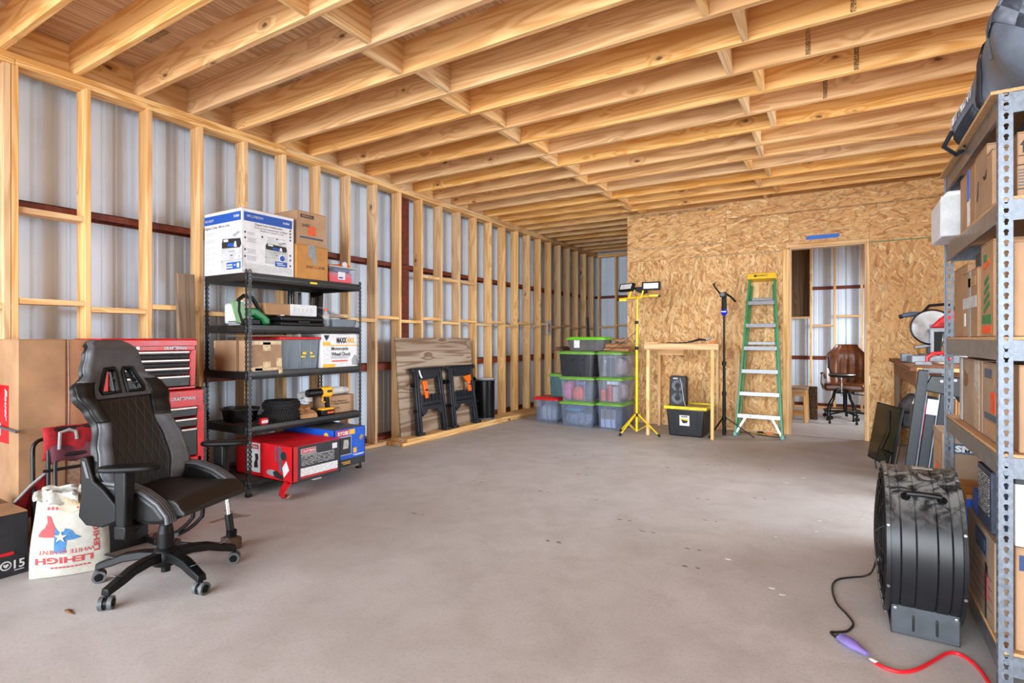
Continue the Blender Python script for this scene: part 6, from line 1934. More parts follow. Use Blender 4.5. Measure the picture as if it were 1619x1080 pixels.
for s_ in (-1, 1):
    b = MB(); b.beam(mL @ Vector((s_ * lw(.0), 0, .0)), mL @ Vector((s_ * lw(ln), 0, ln)), .026, .075, up=(0, 1, 0))
    b.build('front_rail', M['green'], ldr, bevel=.004)
    b = MB(); b.beam(mL @ Vector((s_ * (lw(.0) - .03), .085, .02)), mL @ Vector((s_ * (lw(ln) - .02), .075, ln - .06)), .024, .05, up=(0, 1, 0))
    b.build('rear_rail', M['green'], ldr, bevel=.004)
    MB().box(-.02, .02, -.045, .045, 0, .05, Matrix.Translation((s_ * lw(0), 0, 0)) @ mL).build('foot', plain('pale_green_foot', (120, 176, 168), .6), ldr, bevel=.004)
for i, z_ in enumerate((.285, .575, .87, 1.175, 1.48, 1.785)):
    w_ = lw(z_) - .008
    b = MB(); b.box(-w_, w_, -.045, .045, z_ - .004, z_ + .004, mL); b.box(-w_, w_, -.047, -.042, z_ - .046, z_ + .004, mL)
    st = b.build('step', M['alu'], ldr, bevel=.002, seg=1)
    g = MB()
    for q in range(3):
        g.box(-w_ + .01, w_ - .01, -.0485, -.047, z_ - .012 - .012 * q, z_ - .008 - .012 * q, mL)
    g.build('tread_groove', M['zinc'], st)
for z_ in (1.24, 1.84):
    MB().box(-lw(z_) + .02, lw(z_) - .02, .07, .085, z_ - .02, z_ + .02, mL).build('rear_brace', M['alu'], ldr, bevel=.002)
for s_ in (-1, 1):
    MB().beam(mL @ Vector((s_ * .15, -.03, .26)), mL @ Vector((s_ * (lw(.08) - .01), -.03, .05)), .028, .006, up=(0, 1, 0)).build('knee_brace', M['alu'], ldr)
    MB().cyl(mL @ Vector((s_ * .10, -.055, .262)), mL @ Vector((s_ * .10, -.048, .262)), .009, n=10).build('rivet', M['zinc'], ldr)
MB().box(-.178, .178, -.075, .10, ln - .005, ln + .075, mL).build('top_cap', plain('ladder_yellow', (238, 190, 28), .4, var=.06), ldr, bevel=.010)
text(ldr, 'DeWALT', M['ink'], mL @ Vector((.01, -.0765, ln + .036)), ((1, 0, 0), tuple(mL @ Vector((0, 0, 1))), tuple(mL @ Vector((0, -1, 0)))), .13, .022, bold=.02)
decal_poly(ldr, 'round_mark', M['ink'], tuple(mL @ Vector((-.075, -.0757, ln + .036))), ((1, 0, 0), tuple(mL @ Vector((0, 0, 1))), tuple(mL @ Vector((0, -1, 0)))), [[(.017 * math.cos(2 * PI * i / 16), .017 * math.sin(2 * PI * i / 16)) for i in range(16)]])

# =================================================================== back room
sw = thing('wooden_step_stool', 'small worn wooden stool just inside the doorway, on the left', 'stool', (4.09, 9.50, 0))
MB().box(-.15, .13, -.22, .22, .50, .53).build('seat', plain('worn_stool_top', (176, 150, 124), .7, var=.2), sw, bevel=.004)
for x in (-.11, .10):
    for y in (-.16, .16):
        MB().beam((x * 1.02, y * 1.12, 0), (x * .9, y * .95, .50), .055, .03).build('leg', M['stud'], sw, bevel=.003)
for y in (-.165, .165):
    MB().box(-.11, .10, y - .012, y + .012, .40, .50).build('apron', M['pineX'], sw, bevel=.002)
    MB().box(-.10, .09, y - .010, y + .010, .10, .15).build('stretcher', M['pineX'], sw, bevel=.002)
lg2 = MB().box(4.20, 4.33, 9.75, 9.80, 0, .52).build('short_wood_block', M['barkdark'], None, bevel=.004); tag(lg2, 'dark upright wood block standing behind the small wooden stool', 'wood')
oc = thing('office_chair', 'brown leather swivel office chair in the back room doorway', 'chair', (4.70, 10.15, 0), R(-4))


def ochpt(u, v, off=0):
    w_ = (.265 + .02 * math.sin(PI * v)) * (1 - .42 * sstep(.72, 1.0, v))
    tuf = .018 * abs(math.sin(PI * 2.5 * (u + .0))) * (1 if v < .62 else .3) + .02 * math.sin(PI * min(1, max(0, (v - .58) / .42)))
    return (u * w_, .16 + .16 * v - .05 * (1 - u * u) * (1 - .4 * v) * -1 - tuf - .03 * abs(u) ** 3 + off, .50 + .68 * v)


b = MB(); b.grid(lambda i, j: ochpt(-1 + 2 * i / 24, j / 18), 24, 18); k = len(b.v); b.grid(lambda i, j: ochpt(-1 + 2 * i / 24, j / 18, .10), 24, 18)
ix = lambda i, j: j * 25 + i
for i in range(24):
    b.f.append((ix(i, 18), ix(i + 1, 18), k + ix(i + 1, 18), k + ix(i, 18))); b.f.append((ix(i, 0), k + ix(i, 0), k + ix(i + 1, 0), ix(i + 1, 0)))
for j in range(18):
    b.f.append((ix(0, j), ix(0, j + 1), k + ix(0, j + 1), k + ix(0, j))); b.f.append((ix(24, j), k + ix(24, j), k + ix(24, j + 1), ix(24, j + 1)))
b.build('backrest', M['brownleather'], oc, smooth=60, bevel=.02, seg=3)
MB().prism([(-.27, -.26), (.27, -.26), (.29, -.1), (.27, .24), (-.27, .24), (-.29, -.1)], .45, .57, 'Z').build('seat', M['brownleather'], oc, bevel=.04, seg=4, smooth=60)
for s_ in (-1, 1):
    x = .30 * s_
    MB().tube([(x * .85, .20, .46), (x * 1.02, .0, .47), (x * 1.06, -.10, .56), (x * 1.07, .0, .69), (x * 1.06, .17, .71), (x, .24, .62)], .016, 8).build('arm_loop', M['wornchrome'], oc)
    MB().box(x * 1.06 - .025, x * 1.06 + .025, -.06, .18, .70, .725).build('arm_pad', M['brownleather'], oc, bevel=.01)
MB().cyl((0, 0, .10), (0, 0, .45), .03, n=14).build('column', M['black'], oc)
MB().box(-.13, .13, -.12, .12, .41, .455).build('tilt_box', M['black'], oc, bevel=.01)
MB().cyl((.1, -.05, .40), (.30, -.08, .39), .008, n=8).build('lever', M['black'], oc)
for q in range(5):
    a = R(90 + 72 * q); c, s_ = math.cos(a), math.sin(a)
    MB().beam((.03 * c, .03 * s_, .12), (.31 * c, .31 * s_, .085), .045, .035, w2=.03, h2=.025).build('base_arm', M['black'], oc, bevel=.005)
    cst = MB(); cst.cyl((.30 * c - .02 * s_, .30 * s_ + .02 * c, .03), (.30 * c + .02 * s_, .30 * s_ - .02 * c, .03), .03, n=16); cst.cyl((.30 * c, .30 * s_, .03), (.30 * c, .30 * s_, .085), .008, n=8)
    cst.build('caster', M['black'], oc)
rs = thing('swivel_work_stool', 'round black-topped stool on bent black legs in front of the brown office chair', 'stool', (4.655, 9.63, 0))
MB().lathe([(0, .690), (.15, .690), (.172, .702), (.176, .725), (.165, .742), (0, .748)], n=28).build('seat', M['black'], rs)
MB().lathe([(.170, .722), (.180, .728), (.172, .740), (.166, .738)], n=28).build('seat_band', M['wornchrome'], rs)
MB().cyl((0, 0, .40), (0, 0, .69), .014, n=12).build('screw_post', M['wornchrome'], rs)
MB().cyl((0, 0, .665), (0, 0, .69), .045, n=14).build('seat_plate', M['wornchrome'], rs)
for q in range(4):
    a = R(45 + 90 * q + 6); c, s_ = math.cos(a), math.sin(a)
    MB().tube(arc((.02 * c, .02 * s_, .50), (.13 * c, .13 * s_, .52), (.145 * c, .145 * s_, .42)) + arc((.16 * c, .16 * s_, .36), (.235 * c, .235 * s_, .26), (.24 * c, .24 * s_, .16)) + [(.245 * c, .245 * s_, .006)], .012, 8).build('leg', M['black'], rs, smooth=60)
    MB().cyl((.245 * c, .245 * s_, 0), (.245 * c, .245 * s_, .03), .018, n=10).build('foot', M['black'], rs)
MB().tube([(.238 * math.cos(2 * PI * i / 24), .238 * math.sin(2 * PI * i / 24), .19) for i in range(24)], .010, 8, closed=True).build('foot_ring', M['black'], rs)
MB().tube([(.10 * math.cos(2 * PI * i / 20), .10 * math.sin(2 * PI * i / 20), .455) for i in range(20)], .009, 8, closed=True).build('upper_ring', M['black'], rs)
MB().tube([(-.11, .05, .70), (-.16, .04, .80), (-.17, .03, .94)], .012, 8).build('back_stem', M['black'], rs)
MB().box(-.19, -.155, .0, .05, .82, 1.0).build('back_pad', M['black'], rs, bevel=.008)
# =================================================================== workbench corner
wbn = thing('workbench', 'brown wooden workbench with a miter saw on it, in the right back corner', 'workbench', (5.55, 6.8, 0))
MB().box(-.405, .50, -1.20, 1.20, 1.0, 1.036).build('bench_top', M['benchY'], wbn, bevel=.004, seg=1)
MB().box(-.36, -.322, -1.16, 1.14, .86, .999).build('apron', M['benchY'], wbn, bevel=.003, seg=1)
MB().box(-.32, .48, -1.17, -1.132, .88, .999).build('apron', M['benchwood'], wbn, bevel=.003, seg=1)
MB().box(-.36, .50, -1.24, -1.202, 1.0, 1.03).build('edge_board', M['pineX'], wbn, bevel=.003, seg=1)
for x, y, mt in ((-.355, 1.10, 'oldwood'), (.44, 1.10, 'oldwood'), (.44, -1.1, 'oldwood')):
    MB().box(x, x + .05, y - .07, y + .07, 0, .999).build('leg', M[mt], wbn, bevel=.003, seg=1)
MB().box(-.10, .19, -1.131, -1.09, 0, .879).build('leg_panel', M['stud'], wbn, bevel=.003, seg=1)
MB().box(-.30, .43, -1.05, 1.05, .34, .36).build('lower_shelf', M['benchY'], wbn, bevel=.003, seg=1)

ms = thing('miter_saw', 'sliding miter saw with a shiny blade guard and red motor on the workbench', 'miter saw', (5.43, 6.62, 1.037))
MB().prism([(-.25, -.06), (-.20, -.17), (.05, -.20), (.22, -.17), (.24, .10), (.05, .18), (-.20, .14)], .0, .075, 'Z').build('base', M['sawgrey'], ms, bevel=.010)
MB().box(-.27, -.19, -.10, .06, .012, .085).build('table_wing', plain('blue_grey_cast', (120, 134, 150), .5, var=.1), ms, bevel=.006)
MB().lathe([(0, .076), (.13, .076), (.13, .088), (0, .09)], n=26).build('turntable', M['alu'], ms)
MB().prism([(-.17, .16), (-.04, .19), (.06, .19), (.06, .16), (-.06, .15), (-.16, .135)], -.05, .03, 'Y').build('fence', M['alu'], ms, bevel=.006)
MB().box(-.06, .05, -.03, .10, .09, .16).build('pivot_block', M['grey'], ms, bevel=.008)
g = MB(); pr = [(.165 * math.cos(R(a)), .165 * math.sin(R(a))) for a in range(20, 321, 12)]
g.prism([(a - .03, q + .345) for a, q in pr], -.055, -.005, 'Y'); g.build('blade_guard', M['chrome'], ms, bevel=.008, smooth=40)
MB().tube([(.168 * math.cos(R(a)) - .03, -.058, .168 * math.sin(R(a)) + .345) for a in range(40, 290, 10)], .006, 6).build('guard_rim', M['black'], ms)
MB().cyl((-.03, -.070, .345), (-.03, -.056, .345), .026, n=16).build('arbor', M['zinc'], ms)
MB().lathe([(0, -.004), (.14, -.004), (.143, 0), (.14, .004), (0, .004)], (-.03, -.03, .33), 36, 'Y').build('saw_blade', M['alu'], ms)
MB().prism([(-.09, .455), (.16, .47), (.22, .40), (.16, .38), (.05, .42), (-.06, .43)], -.03, .05, 'Y').build('arm_casting', M['alu'], ms, bevel=.008)
MB().tube([(-.09, 0, .47), (-.17, 0, .475), (-.245, 0, .465), (-.28, 0, .45)], [.024, .026, .024, .014], 10).build('main_handle', M['slateink'], ms, smooth=60)
MB().cyl((-.285, 0, .448), (-.245, 0, .462), .020, n=10).build('handle_tip', M['black'], ms)
b = MB(); b.tube([(-.10, 0, .48), (-.045, 0, .555), (.08, 0, .565), (.12, 0, .55), (.19, 0, .47)], .014, 8); b.box(-.11, .19, -.016, .016, .455, .495)
b.build('carry_handle', M['black'], ms)
MB().prism([(-.05, .34), (.03, .43), (.12, .505), (.30, .51), (.30, .34), (.10, .32)], -.10, .06, 'Y').build('motor_housing', M['redplastic'], ms, bevel=.02, seg=3)
MB().prism([(-.005, .05), (.03, .05), (.06, .31), (.035, .335), (-.02, .335), (-.03, .30)], -.13, -.09, 'Y', Matrix.Translation((-.01, 0, 0))).build('support_arm', M['black'], ms, bevel=.006)
b = MB(); b.box(-.05, .08, -.142, -.13, .30, .335); b.box(-.05, -.025, -.142, -.13, .05, .30)
b.build('arm_plate', M['alu'], ms, bevel=.002)
MB().box(.06, .15, -.14, -.06, .02, .40).build('rear_support', plain('dark_grey_cast', (72, 74, 72), .5), ms, bevel=.012)

cl = thing('red_clamp_tool', 'red and silver pistol-grip hand tool lying at the front corner of the workbench', 'hand tool', (5.33, 5.95, 1.037))
MB().tube([(-.03, .0, .02), (-.03, .0, .07), (.01, .0, .105), (.08, .0, .11), (.12, .0, .08), (.125, 0, .03)], .016, 8).build('red_handle', M['redplastic'], cl)
MB().prism([(-.02, .03), (.09, .03), (.10, .075), (.03, .09), (-.015, .07)], -.02, .02, 'Y').build('tool_body', M['sawgrey'], cl, bevel=.008)
MB().box(-.12, -.0, -.03, .0, .0, .035).build('silver_jaw', M['alu'], cl, bevel=.004)
MB().tube([(.0, -.02, .03), (.05, -.03, .02), (.10, -.01, .02), (.13, 0, .03)], .015, 8).build('silver_barrel', M['chrome'], cl)
hp = thing('hanging_bracket', 'silver angle bracket hanging over the front edge of the workbench', 'bracket', (5.30, 5.545, .86))
MB().box(-.075, .115, -.03, .0, .13, .172).build('top_leg', M['alu'], hp, bevel=.003)
MB().beam((.075, -.015, .14), (.055, -.015, -.05), .055, .02, up=(0, 1, 0)).build('down_leg', M['alu'], hp, bevel=.003)
wp_ = thing('white_panel_box', 'white painted box under the front edge of the workbench', 'box', (5.50, 5.50, 0))
MB().box(-.10, .16, -.06, .06, .80, .935).build('white_box', M['white'], wp_, bevel=.004)
MB().box(-.06, .02, -.065, -.0, .0, .80).build('standing_post', M['stud'], wp_, bevel=.003)
bag = thing('tool_bag', 'dark sagging tool bag on the shelf under the workbench', 'bag', (5.36, 6.75, .361))
MB().prism([(-.20, .02), (.22, .0), (.24, .22), (.10, .33), (-.12, .36), (-.21, .25)], -.10, .10, 'Y').build('bag_body', plain('dark_canvas', (54, 52, 54), .8, var=.3, bump=.3), bag, bevel=.03, seg=3)
MB().tube([(-.16, -.08, .28), (-.08, -.11, .20), (.08, -.11, .24), (.15, -.08, .30)], .010, 6).build('strap', M['black'], bag)
MB().tube([(-.26, -.12, .20), (-.15, -.14, .18), (.0, -.14, .21), (.14, -.14, .17)], .010, 6).build('handle', M['tubeblack'], bag)
ob2 = MB().box(5.26, 5.30, 5.95, 6.2, .362, .70).build('narrow_red_box', M['redprint'], None, bevel=.004); tag(ob2, 'narrow red box standing on the shelf under the workbench, behind the black saw stand', 'box')
ob3 = MB().box(5.20, 5.225, 5.98, 6.25, .0, .72).build('grey_board', M['grey'], None, bevel=.004); tag(ob3, 'narrow grey panel standing on end beside the bench shelf', 'panel')

# TV leaning in the corner
tv = thing('flat_screen_tv', 'black flat-screen television standing tilted on the floor against the workbench', 'television', (4.985, 6.62, .01))
tv.rotation_euler = (R(0), R(9), R(18))
MB().box(-.012, .012, -.28, .28, .012, .60).build('screen_frame', M['black'], tv, bevel=.006)
MB().box(-.0145, -.0122, -.268, .268, .03, .588).build('screen', M['screen'], tv, bevel=.001)
MB().box(.0125, .04, -.2, .2, .1, .42).build('back_housing', M['black'], tv, bevel=.01)
MB().box(-.05, -.02, -.30, -.05, .13, .155).build('stand_bar', M['black'], tv, bevel=.006)
MB().tube([(-.03, -.26, .145), (-.05, -.30, .02), (-.06, -.32, .0)], .012, 8).build('stand_leg', M['black'], tv)
MB().tube([(-.02, -.05, .55), (-.03, -.10, .35), (-.03, .0, .15), (-.08, -.1, .02), (-.16, -.35, .0)], .005, 6).build('cable', M['cord'], tv)
MB().tube([(-.02, -.40, .30), (-.04, -.44, .12), (-.07, -.50, .01), (-.12, -.70, .0)], .005, 6).build('cable', M['cord'], tv)

# folded saw stand
ss = thing('folded_saw_stand', 'folded black and silver saw stand leaning on the front of the workbench', 'saw stand', (5.20, 5.35, .0))
ss.rotation_euler = (R(-1.0), R(6.5), R(-10))
for i, (x, h_, y) in enumerate(((-.10, 1.02, -.03), (-.02, .70, .0), (.055, .90, .01))):
    MB().box(x - .034, x + .034, y - .03, y + .03, .0, h_).build('rail', plain('black_blue_steel', (24, 29, 38), .4, .2, .25, nscale=20), ss, bevel=.006)
for x, h_ in ((-.062, .98), (.018, .85), (.09, .86)):
    MB().box(x - .004, x + .004, -.034, -.026, .02, h_).build('edge_strip', M['zinc'], ss)
MB().box(-.05, .02, -.036, -.032, .68, .80).build('paper_tag', M['paper'], ss)
MB().prism([(-.09, .86), (.16, .84), (.20, .92), (.16, 1.0), (-.05, .985)], -.05, .0, 'Y').build('bracket', M['blackmetal'], ss, bevel=.008)
for x, z_ in ((.02, .95), (.10, .97), (.17, .98)):
    MB().cyl((x, -.056, z_), (x, -.049, z_), .011, n=10).build('bolt', M['alu'], ss)
MB().lathe([(0, -.02), (.11, -.02), (.115, 0), (.11, .02), (0, .02)], (.22, .0, .90), 28, 'Y').build('wheel', M['lightgrey'], ss)
MB().lathe([(.10, -.024), (.125, -.024), (.125, .024), (.10, .024), (.10, -.024)], (.22, .0, .90), 28, 'Y').build('wheel_rim', M['rubber'], ss)
decal(ss, 'orange_label', M['orangeink'], (-.105, -.0305, .10), '-y', .064, .13)
decal_poly(ss, 'label_mark', M['ink'], (-.105, -.032, .11), '-y', [(-.018, -.03), (.018, -.03), (.018, -.01), (.0, -.01), (.0, .012), (.018, .012), (.018, .03), (-.018, .03)])
decal_poly(ss, 'torn_sticker', M['cloth1'], (-.125, -.0305, .80), '-y', [(-.02, -.06), (.005, -.05), (.02, .0), (.0, .05), (-.015, .06), (-.01, .0)])

# =================================================================== galvanised rack on the right
rk = thing('galvanised_shelf_rack', 'tall galvanised steel shelf rack with particle-board shelves at the right edge', 'shelf', (5.15, 2.59, 0))
RW, RL, RH = .61, 1.22, 2.166
kh = []
for i in range(9):
    a = R(-50 + 280 * i / 8); kh.append((.0078 * math.cos(a), .003 + .0078 * math.sin(a)))
kh += [(-.0042, -.0125), (.0042, -.0125)]
kh = [(a, q) for a, q in kh]
nh = 57
for x, sx in ((0, 1), (RW, -1)):
    for y, sy in ((0, 1), (RL, -1)):
        b = MB()
        hole_strip(b, (x + sx * .019, y, 0), (1, 0, 0), (0, 0, 1), .038, .038, nh, kh)
        hole_strip(b, (x, y + sy * .019, 0), (0, 1, 0), (0, 0, 1), .038, .038, nh, kh)
        p = b.build('post', M['zinc'], rk, solid=.0022, smooth=0)
        MB().box(x + sx * .001 - .002, x + sx * .001 + .002, y + (.0 if sy > 0 else -.040), y + (.040 if sy > 0 else 0), 0, .05).build('post_foot', M['zinc'], p, smooth=0)
        MB().box(x - .0028, x + .0028, y - .0028, y + .0028, 0, RH).build('post_edge', M['zinc'], p, smooth=0)
RLV = [.144, .855, 1.277, 1.781, 2.166]
for i, z in enumerate(RLV):
    zb = z - .013
    for x, sx in ((0, 1), (RW, -1)):
        MB().prism([(x + sx * .003, zb - .073), (x + sx * .016, zb - .073), (x + sx * .016, zb - .070), (x + sx * .0055, zb - .070), (x + sx * .0055, zb - .006), (x + sx * .024, zb - .006), (x + sx * .024, zb), (x + sx * .003, zb)], .004, RL - .004, 'Y').build('beam', M['zincdark'], rk, smooth=0)
    for y, sy in ((0, 1), (RL, -1)):
        MB().prism([(y + sy * .003, zb - .073), (y + sy * .016, zb - .073), (y + sy * .016, zb - .070), (y + sy * .0055, zb - .070), (y + sy * .0055, zb - .006), (y + sy * .024, zb - .006), (y + sy * .024, zb), (y + sy * .003, zb)], .036, RW - .036, 'X').build('end_beam', M['zinc'], rk, smooth=0)
    o_ = .008 if i < 4 else .030
    MB().box(-.0 + .005 - (o_ if i == 4 else 0), RW - .005, -.0 + .005 - (o_ * .3 if i == 4 else 0), RL - .005, zb + .0005, z).build('shelf_board', M['particle'], rk, bevel=.0015, seg=1)
    for dz in (-.022, -.055):
        for x, y in ((.019, -.002),):
            MB().cyl((x, y - .003, zb + dz), (x, y, zb + dz), .0085, n=12).build('beam_rivet', M['zinc'], rk)

OX, OY = 5.15, 2.59
# level 4 (z 1.781)
z = RLV[3] + .001
a, w, d, h = carton('arrow_carton', 'tan carton with two black up arrows, just under the top shelf of the right rack', OX + .055, OX + .50, OY + .03, OY + .13, z, z + .232, M['tan_card'])
for dx in (-.205, -.172):
    decal_poly(a, 'up_arrow', M['ink'], (dx, -d - .001, .178), '-y', [(-.003, -.022), (.003, -.022), (.003, .006), (.011, .006), (0, .024), (-.011, .006), (-.003, .006)])
decal(a, 'rule', M['ink'], (-.185, -d - .001, .146), '-y', .07, .003)
decal_poly(a, 'print_frame', M['ink'], (-.175, -d - .001, .07), '-y', [[(-.05, -.045), (.05, -.045), (.05, -.041), (-.05, -.041)], [(-.05, .041), (.05, .041), (.05, .045), (-.05, .045)], [(.046, -.041), (.05, -.041), (.05, .041), (.046, .041)]])
bars(a, -d - .001, [(-.185, .095 - .011 * i, .07) for i in range(6)], mat='slateink', face='-y', hgt=.004)
fn = thing('pool_noodle', 'black foam noodle with a hollow core lying on the arrow carton', 'pool noodle', (OX + .115, OY + .02, z + .232 + .034))
MB().lathe([(.010, 0), (.033, 0), (.033, .22), (.010, .22), (.010, 0)], n=20, axis='Y').build('foam_tube', M['foam'], fn)
fn2 = dup(fn, None, (OX + .185, OY + .02, z + .232 + .034)); fn2['label'] = 'second black foam noodle lying on the arrow carton, at the frame edge'
carton('narrow_carton', 'narrow tan carton with a torn edge behind the front post of the right rack', OX + .005, OX + .42, OY + .135, OY + .235, z, z + .215, M['tan_card'])
a, w, d, h = carton('smile_carton', 'tan carton with a curved black mark on the upper right rack shelf', OX + .008, OX + .40, OY + .24, OY + .465, z, z + .265, M['tan_card'])
decal_poly(a, 'curved_mark', M['ink'], (-w - .001, -.075, .13), '-x', [(-.03, .02), (-.01, .0), (.02, .0), (.035, .018), (.04, .035), (.03, .03), (.012, .014), (-.012, .014)])
decal_poly(a, 'curved_mark', M['ink'], (-w - .001, .05, .12), '-x', [(-.015, -.05), (.0, -.03), (.012, .03), (.005, .03), (-.01, -.02)])
a, w, d, h = carton('blue_taped_carton', 'brown carton with blue tape down its edge on the upper right rack shelf', OX + .008, OX + .40, OY + .47, OY + .815, z, z + .255, M['brown_card'])
decal(a, 'blue_tape', M['bluetape'], (-w - .001, -.03, .185), '-x', .05, .14)
decal(a, 'clear_tape', M['cleartape'], (-w - .001, -.04, .06), '-x', .06, .12)
a = thing('white_foam_carton', 'white carton jutting out past the far post of the right rack', 'box', (OX + .055, OY + 1.015, z + .0))
MB().prism([(-.12, .0), (.16, .0), (.16, .215), (-.09, .225), (-.12, .19)], -.165, .165, 'Y').build('carton_body', M['paper'], a, bevel=.008)
MB().box(-.118, .158, -.167, -.1655, .003, .20).build('taped_end', M['lightgrey'], a)
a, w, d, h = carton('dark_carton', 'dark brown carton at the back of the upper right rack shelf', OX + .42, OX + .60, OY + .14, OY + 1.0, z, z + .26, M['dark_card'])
# level 3 (z 1.277)
z = RLV[2] + .001
a, w, d, h = carton('plain_large_carton', 'plain tan carton at the near end of the middle right rack shelf', OX + .045, OX + .48, OY + .03, OY + .14, z, z + .345, M['tan_card'])
decal_poly(a, 'grey_mark', M['slateink'], (-.10, -d - .001, .27), '-y', [(-.025, -.03), (.02, -.03), (.03, -.02), (.03, .03), (-.02, .03), (-.03, .02)])
decal_poly(a, 'diamond_mark', M['ink'], (-.13, -d - .001, .145), '-y', [[(-.03, 0), (0, .02), (0, .017), (-.025, 0)], [(-.03, 0), (-.025, 0), (0, -.017), (0, -.02)], [(0, .02), (.03, 0), (.025, 0), (0, .017)], [(0, -.02), (0, -.017), (.025, 0), (.03, 0)]])
a, w, d, h = carton('fruit_carton', 'brown produce carton with orange and green print on the middle right rack shelf', OX + .01, OX + .40, OY + .145, OY + .36, z, z + .375, M['brown_card'])
decal(a, 'green_band', plain('green_print', (52, 120, 66), .6), (-w - .001, .0, .07), '-x', .16, .035)
decal(a, 'orange_band', M['orangeink'], (-w - .001, .0, .028), '-x', .16, .030)
for i in range(4):
    decal(a, 'green_lettering', plain('green_print', (52, 120, 66), .6), (-w - .001, .0, .12 + .035 * i), '-x', .11 - .012 * i, .018, rot=18)
decal(a, 'orange_band', M['orangeink'], (-w - .001, -.0, .29), '-x', .09, .02, rot=14); decal(a, 'green_band', plain('green_print', (52, 120, 66), .6), (-w - .001, .02, .315), '-x', .06, .03)
o = MB().box(-.04, .04, -.03, .03, 0, .20).build('patterned_bag', plain('black_white_bag', (54, 52, 50), .6, var=.9, nscale=30), None, bevel=.014, at=(OX + .06, OY + .395, z)); tag(o, 'black and white patterned bag squeezed between two cartons on the middle shelf', 'bag')
a, w, d, h = carton('grey_taped_carton', 'brown carton bound with grey tape both ways on the middle right rack shelf', OX + .01, OX + .36, OY + .43, OY + .76, z, z + .30, M['brown_card'])
decal(a, 'grey_tape', M['duct'], (-w - .001, .0, .15), '-x', .05, .30)
decal(a, 'clear_tape', M['lightgrey'], (-w - .0016, .0, .155), '-x', .30, .05)
decal(a, 'white_tag', M['paper'], (-w - .001, .11, .08), '-x', .035, .06)
decal(a, 'worn_print', M['print_card'], (-w - .001, -.05, .245), '-x', .17, .04)
o = MB().box(-.04, .05, -.04, .04, 0, .075).build('black_packet', M['charcoal'], None, bevel=.004, at=(OX + .08, OY + .62, z + .302)); tag(o, 'small black box on the grey-taped carton under the shelf above', 'box')
a, w, d, h = carton('tall_plain_carton', 'plain brown carton at the far end of the middle right rack shelf', OX + .03, OX + .42, OY + .77, OY + 1.14, z, z + .355, M['brown_card'])
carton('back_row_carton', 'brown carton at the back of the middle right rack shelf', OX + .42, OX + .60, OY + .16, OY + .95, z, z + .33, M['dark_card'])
# level 2 (z .855)
z = RLV[1] + .001
a, w, d, h = carton('near_moving_carton', 'tan moving carton at the near end of the lower right rack shelf', OX + .062, OX + .48, OY + .04, OY + .15, z, z + .318, M['tan_card'])
decal(a, 'name_bar', M['slateink'], (-.10, -d - .001, .278), '-y', .10, .04)
decal_poly(a, 'grey_mark', M['slateink'], (-.13, -d - .001, .05), '-y', [(-.02, -.02), (.02, -.02), (.03, .0), (.01, .025), (-.02, .02)])
a, w, d, h = carton('medium_moving_carton', 'greyish moving carton with orange logo and torn patch, lower shelf of right rack', OX + .035, OX + .40, OY + .155, OY + .48, z, z + .315, M['grey_card'])
decal(a, 'orange_logo', M['orangeink'], (-w - .001, -.03, .155), '-x', .085, .085)
for q, s_ in enumerate(('THE', 'HOME', 'DEPOT')):
    text(a, s_, M['grey_card'], (-w - .0024, -.016 + .016 * -q + .0, .173 - .018 * q), '-x', .045, .011, rot=25, bold=.03)
decal(a, 'name_bar', M['slateink'], (-w - .001, .05, .27), '-x', .13, .038)
decal(a, 'name_bar', M['slateink'], (-w - .001, .0, .092), '-x', .24, .024)
decal(a, 'small_print', M['print_card'], (-w - .001, .0, .048), '-x', .22, .055)
decal_poly(a, 'torn_patch', M['tan_card'], (-w - .001, -.03, .235), '-x', [(-.03, -.02), (.0, -.03), (.02, -.01), (.03, .02), (.0, .015), (-.02, .03)])
a, w, d, h = carton('taped_moving_carton', 'brown moving carton with clear seam tape, far end of the lower right rack shelf', OX + .035, OX + .40, OY + .49, OY + 1.03, z, z + .318, M['grey_card'])
decal(a, 'clear_tape', M['cleartape'], (-w - .001, -.17, .16), '-x', .10, .31)
decal(a, 'clear_tape', M['lightgrey'], (-w - .001, .20, .16), '-x', .05, .31)
decal_poly(a, 'worn_mark', M['dark_card'], (-w - .001, .07, .22), '-x', [(-.06, -.03), (-.02, -.04), (.04, -.02), (.05, .03), (.0, .02), (-.04, .04)])
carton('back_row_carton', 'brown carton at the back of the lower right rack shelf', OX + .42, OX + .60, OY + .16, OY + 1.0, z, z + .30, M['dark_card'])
# level 1 (z .144)
z = RLV[0] + .001
a, w, d, h = carton('medium_carton', 'large tan carton with a navy band and recycling arrows, bottom of the right rack', OX + .05, OX + .57, OY + .03, OY + .13, z, z + .372, M['tan_card'])
decal(a, 'navy_band', M['navyink'], (-.0, -d - .001, .318), '-y', .50, .055)
text(a, 'MEDIUM', M['tan_card'], (-.06, -d - .0025, .318), '-y', .30, .038, bold=.05)
for q in range(3):
    m = Matrix.Rotation(R(120 * q), 4, 'Z')
    pts = [m @ Vector((x_, y_, 0)) for x_, y_ in ((-.012, -.022), (.012, -.022), (.012, -.029), (.024, -.018), (.012, -.008), (.012, -.014), (-.012, -.014))]
    decal_poly(a, 'recycling_arrow', M['navyink'], (-.205, -d - .001, .055), '-y', [(p.x, p.y) for p in pts])
bars(a, -d - .001, [(-.12, .072, .08), (-.12, .044, .08)], mat='navyink', face='-y', hgt=.003)
a = thing('white_printed_carton', 'white carton with a grey line-drawn label on top of the large navy-band carton', 'box', (OX + .31, OY + .085, z + .374))
MB().box(-.26, .26, -.05, .05, .0, .225).build('carton_body', M['paper'], a, bevel=.003)
MB().box(-.262, .262, -.052, .052, .225, .262).build('dark_lid', M['charcoal'], a, bevel=.003)
b = MB()
